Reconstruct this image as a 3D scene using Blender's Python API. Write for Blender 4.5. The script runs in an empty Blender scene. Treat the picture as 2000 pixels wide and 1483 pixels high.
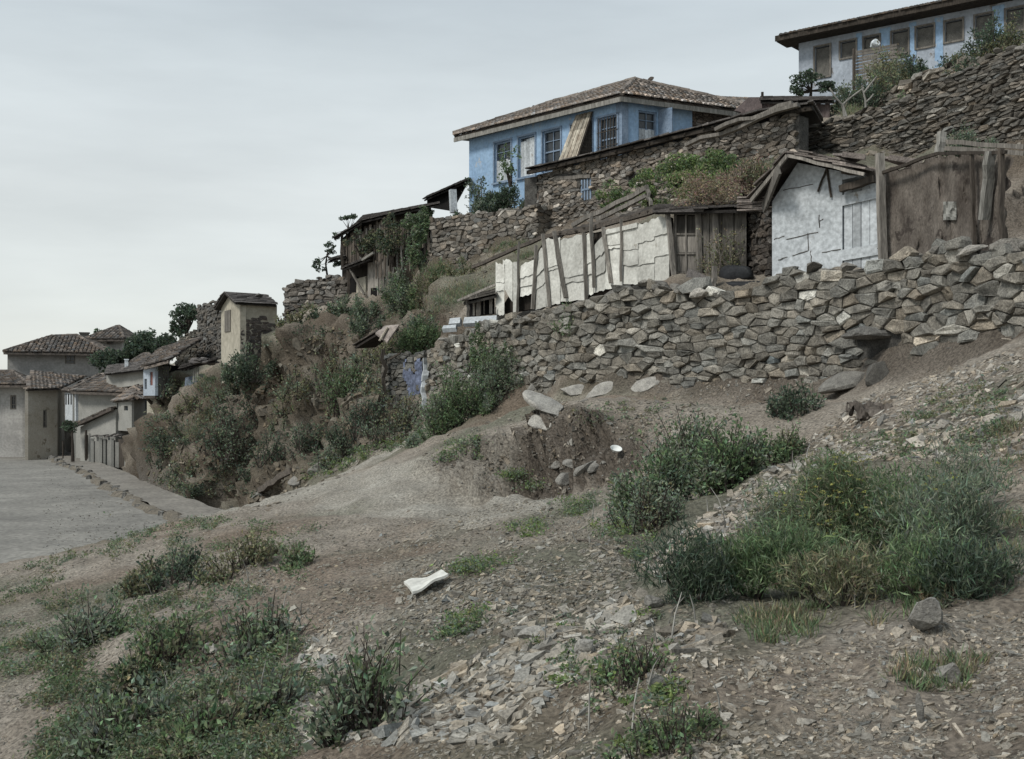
import bpy, math, random
import numpy as np
from mathutils import Vector, Matrix
from mathutils.bvhtree import BVHTree

# ------------------------------------------------------------------ camera, sky, sun, exposure
SC = bpy.context.scene
COL = SC.collection
F, CX, HZ = 2250.0, 1000.0, 780.0          # focal length, centre column and horizon row of the 2000 x 1483 photograph
cam_d = bpy.data.cameras.new("camera")
cam = bpy.data.objects.new("camera", cam_d); COL.objects.link(cam)
cam.location = (0, 0, 0); cam.rotation_euler = (math.radians(90), 0, 0)
cam_d.sensor_width = 36.0; cam_d.lens = 36.0 * F / 2000.0
cam_d.shift_y = (HZ - 741.5) / 2000.0
cam_d.clip_start = 0.1; cam_d.clip_end = 8000.0
SC.camera = cam

SUN_EL, SUN_AZ = 48.0, 232.0               # azimuth clockwise from +Y: over the left shoulder
wd = bpy.data.worlds.new("World"); SC.world = wd; wd.use_nodes = True
nt = wd.node_tree; nt.nodes.clear()
w_out = nt.nodes.new("ShaderNodeOutputWorld"); w_bg = nt.nodes.new("ShaderNodeBackground")
sky = nt.nodes.new("ShaderNodeTexSky"); sky.sky_type = 'NISHITA'; sky.sun_disc = False
sky.sun_elevation = math.radians(SUN_EL); sky.sun_rotation = math.radians(SUN_AZ)
w_bg.inputs["Strength"].default_value = 0.12
tc = nt.nodes.new("ShaderNodeTexCoord")
mp = nt.nodes.new("ShaderNodeMapping"); mp.inputs["Scale"].default_value = (1.0, 1.0, 5.0)
nz = nt.nodes.new("ShaderNodeTexNoise"); nz.inputs["Scale"].default_value = 2.2; nz.inputs["Detail"].default_value = 6.0
nz.inputs["Roughness"].default_value = 0.55
sep = nt.nodes.new("ShaderNodeSeparateXYZ")
rmp = nt.nodes.new("ShaderNodeValToRGB")   # overcast veil: brighter low down, bluer and darker high up
rmp.color_ramp.elements[0].position = 0.0; rmp.color_ramp.elements[0].color = (4.3, 4.42, 4.27, 1)
rmp.color_ramp.elements[1].position = 0.42; rmp.color_ramp.elements[1].color = (3.2, 3.65, 3.9, 1)
e = rmp.color_ramp.elements.new(0.17); e.color = (4.35, 4.5, 4.36, 1)
e = rmp.color_ramp.elements.new(0.27); e.color = (4.0, 4.28, 4.26, 1)
cl = nt.nodes.new("ShaderNodeMapRange"); cl.inputs["From Min"].default_value = 0.3; cl.inputs["From Max"].default_value = 0.7
cl.inputs["To Min"].default_value = 0.85; cl.inputs["To Max"].default_value = 1.1
vm = nt.nodes.new("ShaderNodeVectorMath"); vm.operation = 'SCALE'
mx = nt.nodes.new("ShaderNodeMix"); mx.data_type = 'RGBA'; mx.inputs[0].default_value = 0.86
L = nt.links.new
L(tc.outputs["Generated"], mp.inputs[0]); L(mp.outputs[0], nz.inputs["Vector"])
L(tc.outputs["Generated"], sep.inputs[0]); L(sep.outputs["Z"], rmp.inputs[0])
L(nz.outputs[0], cl.inputs["Value"]); L(rmp.outputs[0], vm.inputs[0]); L(cl.outputs[0], vm.inputs["Scale"])
L(sky.outputs[0], mx.inputs[6]); L(vm.outputs[0], mx.inputs[7])
L(mx.outputs[2], w_bg.inputs[0]); L(w_bg.outputs[0], w_out.inputs[0])

sun_d = bpy.data.lights.new("sun", 'SUN'); sun_d.energy = 1.9; sun_d.angle = math.radians(14); sun_d.color = (1.0, 0.965, 0.9)
sun = bpy.data.objects.new("sun", sun_d); COL.objects.link(sun)
_a, _e = math.radians(SUN_AZ), math.radians(SUN_EL)
sdir = Vector((math.sin(_a) * math.cos(_e), math.cos(_a) * math.cos(_e), math.sin(_e)))
sun.rotation_euler = sdir.to_track_quat('Z', 'Y').to_euler()
SC.view_settings.view_transform = 'Standard'; SC.view_settings.look = 'None'
SC.view_settings.exposure = 0.56; SC.view_settings.gamma = 1.0; SC.view_settings.use_curve_mapping = False

# ------------------------------------------------------------------ helpers
rng = np.random.default_rng(7)
random.seed(7)

def P(px, py, D):
    """point at distance D ahead that stands at this place of the photograph"""
    return np.array(((px - CX) / F * D, D, (HZ - py) / F * D), float)

def proj(p):
    return CX + F * p[..., 0] / p[..., 1], HZ - F * p[..., 2] / p[..., 1]

def _h(ix, iy, iz):
    n = (ix * 374761393 + iy * 668265263 + iz * 2147483647 * 3 + 1013904223) & 0xffffffff
    n = ((n ^ (n >> 13)) * 1274126177) & 0xffffffff
    n = ((n ^ (n >> 16)) * 2246822519) & 0xffffffff
    return ((n ^ (n >> 15)) & 0xffffff) / float(0xffffff) * 2 - 1

def vnoise(p):
    p = np.asarray(p, float); i = np.floor(p).astype(np.int64); f = p - i; f = f * f * (3 - 2 * f)
    r = 0
    for dx in (0, 1):
        wx = f[..., 0] if dx else 1 - f[..., 0]
        for dy in (0, 1):
            wy = f[..., 1] if dy else 1 - f[..., 1]
            for dz in (0, 1):
                wz = f[..., 2] if dz else 1 - f[..., 2]
                r = r + wx * wy * wz * _h(i[..., 0] + dx, i[..., 1] + dy, i[..., 2] + dz)
    return r

def fbm(p, oct=4, gain=0.5):
    p = np.asarray(p, float); r = 0; a = 1.0
    for k in range(oct):
        r = r + a * vnoise(p * (2.03 ** k) + 17.3 * k); a *= gain
    return r

# ---- materials
MATS = {}
def mk(name, c1, c2=None, scale=3.0, bump=0.3, rough=0.95, attr=None, fine=30.0, finea=0.35, stretch=(1, 1, 1), spots=None, spec=0.15, transl=0.0, bscale=None, bdist=0.02):
    """noise-mixed rough surface; attr: name of a colour attribute that multiplies the colour"""
    m = bpy.data.materials.new(name); m.use_nodes = True; t = m.node_tree; N = t.nodes; N.clear(); K = t.links.new
    out = N.new("ShaderNodeOutputMaterial"); b = N.new("ShaderNodeBsdfPrincipled"); K(b.outputs[0], out.inputs[0])
    b.inputs["Roughness"].default_value = rough; b.inputs["Specular IOR Level"].default_value = spec
    tc = N.new("ShaderNodeTexCoord"); mp = N.new("ShaderNodeMapping"); mp.inputs["Scale"].default_value = stretch
    K(tc.outputs["Object"], mp.inputs[0])
    n1 = N.new("ShaderNodeTexNoise"); n1.inputs["Scale"].default_value = scale; n1.inputs["Detail"].default_value = 5; n1.inputs["Roughness"].default_value = 0.65
    K(mp.outputs[0], n1.inputs["Vector"])
    r = N.new("ShaderNodeValToRGB"); r.color_ramp.elements[0].position = 0.32; r.color_ramp.elements[1].position = 0.68
    c2 = c2 or tuple(x * 0.7 for x in c1)
    r.color_ramp.elements[0].color = (*c2, 1); r.color_ramp.elements[1].color = (*c1, 1)
    K(n1.outputs[0], r.inputs[0]); col = r.outputs[0]
    n2 = N.new("ShaderNodeTexNoise"); n2.inputs["Scale"].default_value = fine; n2.inputs["Detail"].default_value = 3
    K(mp.outputs[0], n2.inputs["Vector"])
    mr = N.new("ShaderNodeMapRange"); mr.inputs[1].default_value = 0.3; mr.inputs[2].default_value = 0.7
    mr.inputs[3].default_value = 1 - finea; mr.inputs[4].default_value = 1 + finea; K(n2.outputs[0], mr.inputs[0])
    sc = N.new("ShaderNodeVectorMath"); sc.operation = 'SCALE'; K(col, sc.inputs[0]); K(mr.outputs[0], sc.inputs["Scale"]); col = sc.outputs[0]
    if spots:
        c3, s3, th = spots
        n3 = N.new("ShaderNodeTexNoise"); n3.inputs["Scale"].default_value = s3; n3.inputs["Detail"].default_value = 6; n3.inputs["Roughness"].default_value = 0.7
        K(tc.outputs["Object"], n3.inputs["Vector"])
        r3 = N.new("ShaderNodeMapRange"); r3.inputs[1].default_value = th; r3.inputs[2].default_value = th + 0.05; K(n3.outputs[0], r3.inputs[0])
        m3 = N.new("ShaderNodeMix"); m3.data_type = 'RGBA'; K(r3.outputs[0], m3.inputs[0]); K(col, m3.inputs[6]); m3.inputs[7].default_value = (*c3, 1); col = m3.outputs[2]
    if attr:
        at = N.new("ShaderNodeAttribute"); at.attribute_name = attr
        mm = N.new("ShaderNodeVectorMath"); mm.operation = 'MULTIPLY'; K(col, mm.inputs[0]); K(at.outputs["Color"], mm.inputs[1]); col = mm.outputs[0]
    K(col, b.inputs["Base Color"])
    if bump:
        bp = N.new("ShaderNodeBump"); bp.inputs["Strength"].default_value = bump; bp.inputs["Distance"].default_value = bdist
        nb = n2
        if bscale:
            nb = N.new("ShaderNodeTexNoise"); nb.inputs["Scale"].default_value = bscale; nb.inputs["Detail"].default_value = 6; nb.inputs["Roughness"].default_value = 0.7
            K(mp.outputs[0], nb.inputs["Vector"])
        K(nb.outputs[0], bp.inputs["Height"]); K(bp.outputs[0], b.inputs["Normal"])
    if transl:
        tr = N.new("ShaderNodeBsdfTranslucent"); K(col, tr.inputs[0]); ms = N.new("ShaderNodeMixShader"); ms.inputs[0].default_value = transl
        K(b.outputs[0], ms.inputs[1]); K(tr.outputs[0], ms.inputs[2]); K(ms.outputs[0], out.inputs[0])
    MATS[name] = m
    return m

# ---- mesh collection
class MB:
    def __init__(s): s.v = []; s.f = []; s.c = []; s.n = 0
    def add(s, v, f, c=1.0):
        v = np.asarray(v, float).reshape(-1, 3); k = len(v)
        c = np.asarray(c, float)
        if c.ndim == 0: c = np.full((k, 3), float(c))
        elif c.ndim == 1: c = np.tile(c, (k, 1)) if c.size == 3 else np.repeat(c[:, None], 3, 1)
        s.v.append(v); s.c.append(c)
        n = s.n
        s.f.extend([tuple(i + n for i in q) for q in f]); s.n += k
    def quads(s, v, c):                       # v: (N,4,3), c: (N,3)
        v = np.asarray(v, float); N = len(v)
        s.v.append(v.reshape(-1, 3)); s.c.append(np.repeat(np.asarray(c, float), 4, 0))
        idx = (np.arange(N * 4).reshape(N, 4) + s.n).tolist(); s.f.extend(map(tuple, idx)); s.n += N * 4

def box8(mb, p, c=1.0):                       # p: 8 corners, bottom 4 ccw then top 4
    mb.add(p, [(0, 3, 2, 1), (4, 5, 6, 7), (0, 1, 5, 4), (1, 2, 6, 5), (2, 3, 7, 6), (3, 0, 4, 7)], c)

def slab(mb, a, b, c, d, t, col=1.0):         # quad a b c d thickened by t along -normal (away)
    a, b, c, d = map(lambda q: np.asarray(q, float), (a, b, c, d))
    n = np.cross(b - a, d - a); n = n / (np.linalg.norm(n) + 1e-9)
    box8(mb, [a - n * t, b - n * t, c - n * t, d - n * t, a, b, c, d], col)

def beam(mb, p0, p1, w, h=None, col=1.0, up=(0, 0, 1), taper=1.0, wob=0.0, seg=1):
    """squared timber between two points, optionally crooked"""
    h = h or w; p0 = np.asarray(p0, float); p1 = np.asarray(p1, float); d = p1 - p0; Ln = np.linalg.norm(d); d /= Ln
    up = np.asarray(up, float)
    if abs(np.dot(d, up)) > 0.9: up = np.array((0.3, -1, 0.0))
    s = np.cross(d, up); s /= np.linalg.norm(s); u = np.cross(s, d)
    seg = max(seg, 1 if not wob else 4); V = []
    for k in range(seg + 1):
        t = k / seg; q = p0 + d * Ln * t
        if wob and 0 < k < seg: q = q + s * rng.normal(0, wob) + u * rng.normal(0, wob)
        sc = 1 + (taper - 1) * t
        for a, b in ((-1, -1), (1, -1), (1, 1), (-1, 1)): V.append(q + s * a * w / 2 * sc + u * b * h / 2 * sc)
    Fc = [(0, 3, 2, 1), tuple(4 * seg + i for i in (0, 1, 2, 3))]
    for k in range(seg):
        for i in range(4):
            j = (i + 1) % 4; Fc.append((4 * k + i, 4 * k + j, 4 * k + 4 + j, 4 * k + 4 + i))
    mb.add(V, Fc, col)

def tube(mb, pts, rad, n=7, col=1.0):
    pts = [np.asarray(q, float) for q in pts]; m = len(pts)
    if np.isscalar(rad): rad = [rad] * m
    V = []; Fc = []
    for k, q in enumerate(pts):
        d = pts[min(k + 1, m - 1)] - pts[max(k - 1, 0)]; d = d / (np.linalg.norm(d) + 1e-9)
        ref = np.array((0, 0, 1.0)) if abs(d[2]) < 0.9 else np.array((1.0, 0, 0))
        s = np.cross(d, ref); s /= np.linalg.norm(s); u = np.cross(s, d)
        for i in range(n):
            a = 2 * math.pi * i / n; V.append(q + (s * math.cos(a) + u * math.sin(a)) * rad[k])
    for k in range(m - 1):
        for i in range(n):
            j = (i + 1) % n; Fc.append((k * n + i, k * n + j, (k + 1) * n + j, (k + 1) * n + i))
    Fc.append(tuple(range(n))[::-1]); Fc.append(tuple((m - 1) * n + i for i in range(n)))
    mb.add(V, Fc, col)

def tag(o, label=None, cat=None, group=None, kind=None):
    if label: o["label"] = label
    if cat: o["category"] = cat
    if group: o["group"] = group
    if kind: o["kind"] = kind
    return o

def empty(name, loc, label, cat, group=None):
    o = bpy.data.objects.new(name, None); COL.objects.link(o); o.location = tuple(float(q) for q in loc)
    o.empty_display_size = 0.3
    o["_o"] = 1; del o["_o"]
    ORG[o.name] = np.array(loc, float)
    return tag(o, label, cat, group)
ORG = {}

def obj(name, mb, mat, parent=None, label=None, cat=None, group=None, kind=None, smooth=False, origin=None):
    v = np.concatenate(mb.v); c = np.concatenate(mb.c)
    if parent is not None: o0 = ORG[parent.name]
    else:
        o0 = np.array(origin, float) if origin is not None else np.array(((v[:, 0].min() + v[:, 0].max()) / 2, (v[:, 1].min() + v[:, 1].max()) / 2, v[:, 2].min()))
    me = bpy.data.meshes.new(name); vv = v - o0
    fl = mb.f; nf = len(fl); tot = np.fromiter((len(q) for q in fl), dtype=np.int32, count=nf)
    me.vertices.add(len(vv)); me.vertices.foreach_set("co", vv.astype(np.float32).ravel())
    me.loops.add(int(tot.sum())); me.loops.foreach_set("vertex_index", np.fromiter((i for q in fl for i in q), dtype=np.int32, count=int(tot.sum())))
    me.polygons.add(nf); st = np.zeros(nf, np.int32); st[1:] = np.cumsum(tot)[:-1]
    me.polygons.foreach_set("loop_start", st); me.polygons.foreach_set("loop_total", tot)
    me.update(calc_edges=True); me.validate()
    at = me.color_attributes.new("col", 'FLOAT_COLOR', 'POINT')
    c4 = np.ones((len(vv), 4), np.float32); c4[:, :3] = c
    if len(me.vertices) == len(vv): at.data.foreach_set("color", c4.ravel())
    me.polygons.foreach_set("use_smooth", np.full(len(me.polygons), bool(smooth)))
    me.materials.append(mat if not isinstance(mat, str) else MATS[mat])
    o = bpy.data.objects.new(name, me); COL.objects.link(o)
    if parent is not None: o.parent = parent; ORG[o.name] = o0
    else: o.location = tuple(o0); ORG[o.name] = o0
    return tag(o, label, cat, group, kind)

# ---- materials used
mk("ground", (1, 1, 1), (0.62, 0.6, 0.58), scale=0.9, fine=26, finea=0.5, bump=1.0, bscale=26, bdist=0.05, attr="col", spots=((0.5, 0.45, 0.4), 3.0, 0.62))
mk("road", (0.245, 0.236, 0.213), (0.145, 0.14, 0.128), scale=0.35, fine=7, finea=0.28, spots=((0.13, 0.13, 0.105), 0.8, 0.66), bump=0.4)
mk("dirt_walk", (0.23, 0.215, 0.19), (0.15, 0.14, 0.125), scale=0.7, fine=8, finea=0.3, bump=0.6)
mk("stone", (0.215, 0.208, 0.192), (0.1, 0.098, 0.093), scale=5, fine=40, finea=0.35, bump=0.8, bscale=25, attr="col", bdist=0.03)
mk("rock", (0.27, 0.26, 0.235), (0.14, 0.135, 0.125), scale=7, fine=60, finea=0.3, bump=0.8, bscale=40, attr="col")
mk("blue_plaster", (0.28, 0.40, 0.54), (0.215, 0.325, 0.47), scale=1.1, fine=9, finea=0.14, bump=0.3, spots=((0.36, 0.39, 0.42), 2.6, 0.60))
mk("pale_plaster", (0.40, 0.39, 0.37), (0.25, 0.245, 0.235), scale=0.8, fine=7, finea=0.15, bump=0.3, attr="col")
mk("ochre_plaster", (0.43, 0.40, 0.33), (0.28, 0.26, 0.21), scale=0.7, fine=6, finea=0.18, bump=0.35, attr="col")
mk("whitewash", (0.50, 0.53, 0.55), (0.36, 0.385, 0.40), scale=1.3, fine=13, finea=0.24, bump=0.45, attr="col", spots=((0.27, 0.25, 0.22), 3.0, 0.64))
mk("white_sheet", (0.63, 0.63, 0.585), (0.42, 0.415, 0.38), scale=2.2, fine=14, finea=0.16, bump=0.35, attr="col", spots=((0.24, 0.21, 0.165), 3.6, 0.635))
mk("grey_wood", (0.2, 0.185, 0.165), (0.1, 0.093, 0.083), scale=6, fine=40, finea=0.35, bump=0.6, attr="col", stretch=(1, 1, 0.12))
mk("dark_wood", (0.085, 0.072, 0.06), (0.04, 0.035, 0.03), scale=5, fine=30, finea=0.35, bump=0.6, attr="col", stretch=(1, 1, 0.2))
mk("log", (0.15, 0.13, 0.11), (0.07, 0.062, 0.055), scale=8, fine=40, finea=0.4, bump=0.7, attr="col")
mk("blue_wood", (0.22, 0.28, 0.36), (0.14, 0.19, 0.26), scale=4, fine=20, finea=0.2, bump=0.2, attr="col")
mk("tile", (0.235, 0.2, 0.172), (0.12, 0.108, 0.098), scale=3, fine=16, finea=0.35, bump=0.3, attr="col")
mk("slate", (0.17, 0.155, 0.145), (0.085, 0.08, 0.077), scale=4, fine=30, finea=0.35, bump=0.6, attr="col")
mk("glass", (0.035, 0.042, 0.05), (0.02, 0.025, 0.03), scale=2, fine=9, finea=0.3, bump=0.05, rough=0.2, spec=0.5)
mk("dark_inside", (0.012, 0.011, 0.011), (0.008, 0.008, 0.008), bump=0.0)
mk("sacking", (0.17, 0.15, 0.13), (0.06, 0.05, 0.043), scale=2.6, fine=45, finea=0.28, bump=0.7, attr="col", stretch=(1, 1, 0.4), spots=((0.05, 0.042, 0.037), 2.2, 0.58))
mk("tarpaulin", (0.028, 0.03, 0.032), (0.018, 0.018, 0.02), scale=4, fine=20, finea=0.3, bump=0.4, rough=0.6)
mk("bark", (0.2, 0.18, 0.155), (0.1, 0.09, 0.08), scale=9, fine=40, finea=0.3, bump=0.6)
mk("dark_bark", (0.06, 0.05, 0.042), (0.035, 0.03, 0.027), scale=9, fine=40, finea=0.3, bump=0.6)
mk("enamel", (0.75, 0.76, 0.74), (0.6, 0.62, 0.6), scale=3, rough=0.4, bump=0.0, finea=0.05)
mk("leaf", (1, 1, 1), (0.75, 0.78, 0.72), scale=2.0, fine=20, finea=0.2, bump=0.0, attr="col", transl=0.4, rough=0.7, spec=0.25)
# ------------------------------------------------------------------ the hillside
W_NEAR = [(2640,440,545,11.5),(2480,448,562,12.4),(2330,457,580,13.3),(2200,465,600,14.2),(2100,470,622,15),(1990,482,655,16),(1940,485,672,16.5),(1850,480,690,17.4),(1760,490,712,18.4),(1700,520,722,19),(1600,525,735,20),(1540,527,740,20.6),(1480,552,742,21.2),(1420,575,742,21.8),(1330,560,744,22.7),(1240,552,748,23.5),(1160,583,760,24.5),(1060,610,775,26),(960,628,790,28),(890,655,805,30),(838,690,812,31.5)]
W_MID = [(840,430,528,43),(900,418,522,42),(1052,400,462,38.9)]
W_HOUSE = [(1050,340,452,40),(1160,312,440,37.6),(1370,262,400,34.0),(1480,238,330,32.5),(1560,222,300,31.3)]
W_UP = [(1340,292,345,36),(1500,262,310,34.5),(1594,246,292,33),(1675,223,300,31.7),(1766,194,306,30),(1805,166,305,29.3),(1937,116,292,27),(2060,70,280,25.2),(2200,20,270,23.5)]
W_TERR = [(555,560,625,51),(600,545,615,50.3),(650,540,605,49.5),(682,540,600,48.8)]
WALLS = {"near": W_NEAR, "mid": W_MID, "house": W_HOUSE, "up": W_UP}

pix = [ # px, py, D on the visible ground
 (0,1483,9),(300,1440,8),(600,1440,7),(1000,1440,5.8),(1400,1440,5.0),(1800,1440,4.5),(1990,1440,4.3),(1990,1250,5.6),(1990,1050,7.6),(1990,900,9.6),
 (1800,1200,6),(1400,1200,6.6),(1050,1230,7.5),(800,1160,9.5),(400,1200,11),(100,1200,14),(100,1300,11),(250,1330,9.7),(450,1330,9),(650,1300,8.6),
 (90,1110,18),(250,1052,20),(430,1000,24),(560,975,28),(650,940,29),(740,895,30),(800,868,30),(850,1000,18),(700,1060,15),(550,1100,14),(300,1120,15.5),
 (1200,1000,13),(1000,1000,15),(1000,960,16.6),(880,872,21.3),(880,915,20.7),(920,862,20.3),(920,928,19.8),(970,858,19.2),(970,942,18.75),(1020,858,18.4),(1020,950,17.95),(1070,862,17.9),(1070,955,17.45),(1120,866,17.3),(1120,950,16.9),(1180,876,16.6),(1180,930,16.2),(830,880,24.5),(1050,835,21.3),(1050,788,23.6),(1200,775,21.6),(1300,805,19.5),(1500,790,17.5),(1100,850,20),
 (850,855,25),(1100,965,15.6),(1400,850,16),(1400,950,13),(1600,800,15.5),(1800,760,14),(1900,740,13.5),(1990,715,13),
 (1600,900,12),(1800,880,10.5),(1700,1000,9.3),(1900,1000,8.6),(1500,1050,9.3),(1900,1150,6.6),(1650,1200,6.5),(1250,1200,7.2),(1250,1100,9.3),
 (900,1100,11.5),(1050,1100,10.6),(850,1350,7.1),(950,800,26.5),(880,830,28.5),
 # cliff: foot, face, brow
 (300,948,60),(400,990,46),(480,990,42),(540,990,40),(330,860,60),(400,850,48.5),(560,800,44.3),(480,870,44.5),(650,720,43),(650,870,39.3),(740,800,36.5),(820,840,31.5),(800,700,37),
 (330,745,61),(370,760,57),(425,735,50.5),(470,722,48.3),(505,668,47.6),(545,655,48),(600,640,47.5),(680,605,46.5),(740,610,44.5),(790,600,43),(850,560,41),(900,560,38.5),(960,560,36),(860,605,36.5),(880,640,34),(800,650,39),
 (250,905,69),
 # slopes above
 (830,520,44.5),(900,524,41.5),(1000,500,38.5),(1150,455,36.2),(1300,400,32),(1400,345,31.5),(1450,330,31),(1500,320,31.5),(1600,330,27.5),(1750,310,28.5),(1650,300,30),
 (1700,205,43),(1850,180,39),(1600,240,38),(1950,90,38),
]
wpts = [ # world x, y, z: hidden ground that has to make sense from the side
 (0,0,-1.65),(1.5,1,-1.25),(-2,0,-2.3),(3.5,1,-0.6),(5,6,-.2),(8,10,1.2),(11,14,2.6),(-5,2,-3.3),(-6,6,-3.3),(-9,10,-3.9),(-11,15,-3.9),(-13,20,-3.95),(0,-5,-1.9),(5,-5,-.6),(-6,-5,-3.5),
 (-14,4,-4),(12,5,2.5),(18,14,5.5),(20,0,5),(24,22,9),(-12,26,-4),(-9,30,-4),(-7,31,-3.4),(-8,36,-4),
 (9,18.5,2.3),(7,21,2.4),(5,23,2.3),(5.3,25.3,2.7),(3.6,26.5,2.4),(2,28,2.4),(0.2,30.2,2.2),(7.5,24.8,3.0),(8.5,22.5,2.7),(10.5,23,4.2),(9.4,26.5,5.2),(3.6,29.2,3.4),(5.4,28.7,4.2),(1.5,31.5,3.3),
 (1.5,43,6.7),(5,41,7.2),(8,38,7.6),(-1,45.5,7.3),(2,50,8),(7,47,8),(-4,48.5,6.2),(-5,52,5.2),(-3,60,5.5),(5,60,8),(12,60,11),(14,50,12.8),(20,48,13.5),(24,40,14),(28,30,13),(14,42,11.5),(10.5,40,9.2),(12,36,9),(16,33,9.7),(20,32,11.5),
 (11,55,12),(20,60,14),(30,60,15),(40,40,18),(35,10,10),(60,60,20),(60,0,14),(10,90,9),(40,90,16),(-10,90,5),(-8,70,4.6),
 (-13,57,2.2),(-14,62,2.5),(-16,66,2.4),(-20,72,1.6),(-12.5,60,3.9),(-10,60,4.5),(-18,80,3.5),(-27,84,-.5),(-30,95,2.0),(-36,100,2.0),(-30,112,5),(-20,100,4),(-45,110,0),(-42,90,-4),
 (-21.5,69.5,-4),(-24,72.5,-4),(-27,78,-4),(-30,81,-3.8),(-20,66,-3.9),(-19,69,-2.5),(-22.5,78,-2),
 (-36,60,-5),(-30,40,-5),(-26,20,-5),(-40,10,-7),(-60,50,-7),(-60,-5,-8),(-70,90,-6),(-60,120,-4),
]
def wall_line(w):                              # world columns: bottom, top
    b = np.array([P(a, c, d) for a, _, c, d in w]); t = np.array([P(a, q, d) for a, q, _, d in w]); return b, t
pts = [P(*q) for q in pix] + [np.array(q, float) for q in wpts]
for nm, w in WALLS.items():
    b, t = wall_line(w)
    for i in range(len(b) - 1):
        n = max(1, int(np.linalg.norm(b[i + 1] - b[i]) / 1.3))
        d = (b[i + 1] - b[i])[:2]; d = d / np.linalg.norm(d); nr = np.array((-d[1], d[0]))
        if nr[1] < 0: nr = -nr
        for k in range(n):
            f = k / n; q = b[i] * (1 - f) + b[i + 1] * f; r = t[i] * (1 - f) + t[i + 1] * f
            back = r[2] - {"near": 0.25, "mid": 0.15, "house": 0.9, "up": 0.3}[nm]
            fr = q[2]
            pts.append(np.array((q[0] - nr[0] * .12, q[1] - nr[1] * .12, fr)))
            pts.append(np.array((q[0] + nr[0] * .75, q[1] + nr[1] * .75, back)))
pts = np.array(pts)
def _phi(r): return np.sqrt(r * r + 0.15 ** 2)
_D = np.linalg.norm(pts[:, None, :2] - pts[None, :, :2], axis=2)
_A = _phi(_D) + np.eye(len(pts)) * 0.03; _n = len(pts)
_M = np.zeros((_n + 3, _n + 3)); _M[:_n, :_n] = _A; _M[:_n, _n] = 1; _M[:_n, _n + 1:] = pts[:, :2]; _M[_n, :_n] = 1; _M[_n + 1:, :_n] = pts[:, :2].T
_W = np.linalg.solve(_M, np.concatenate([pts[:, 2], np.zeros(3)]))
# kerb line between the road and the footpath
KERB = np.array([(-6.5,27.0),(-8.6,33.0),(-11.6,39.0),(-16.4,48.0),(-22.0,60.0),(-31.0,77.5),(-40,95.0),(-48,108.)])
def seg_dist(x, y, line):
    """signed distance to polyline (positive to the left/road side) in the plane"""
    best = np.full(x.shape, 1e9); sg = np.zeros(x.shape)
    for a, b in zip(line[:-1], line[1:]):
        d = b - a; L2 = d @ d; t = np.clip(((x - a[0]) * d[0] + (y - a[1]) * d[1]) / L2, 0, 1)
        ex = x - a[0] - t * d[0]; ey = y - a[1] - t * d[1]; r = np.hypot(ex, ey)
        s = np.sign(d[0] * ey - d[1] * ex); m = r < best; best = np.where(m, r, best); sg = np.where(m, s, sg)
    return best * sg
ROADZ = -4.0
def sm(a, b, x): t = np.clip((x - a) / (b - a), 0, 1); return t * t * (3 - 2 * t)
def H(x, y):
    x = np.asarray(x, float); y = np.asarray(y, float); sh = x.shape; X = x.ravel(); Y = y.ravel(); out = np.empty(X.size)
    for s in range(0, X.size, 20000):
        e = min(s + 20000, X.size)
        R = np.hypot(X[s:e, None] - pts[None, :, 0], Y[s:e, None] - pts[None, :, 1])
        out[s:e] = _phi(R) @ _W[:_n] + _W[_n] + X[s:e] * _W[_n + 1] + Y[s:e] * _W[_n + 2]
    z = out.reshape(sh)
    k = seg_dist(x, y, KERB)                    # flat bed of the road (left of the kerb) and the footpath (right)
    inb = sm(-2.4, -1.5, k) * (1 - sm(7.5, 9.5, k)) * sm(24.5, 29, y) * (1 - sm(100, 108, y))
    z = z * (1 - inb) + (ROADZ - 0.15) * inb
    far = sm(95, 160, y); z = z * (1 - far) + far * np.where(x < 0, -4.0, 4.0)
    far2 = sm(55, 90, np.abs(x)); z = z * (1 - far2) + far2 * np.where(x < 0, -7.0, 12.0)
    return z

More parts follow.
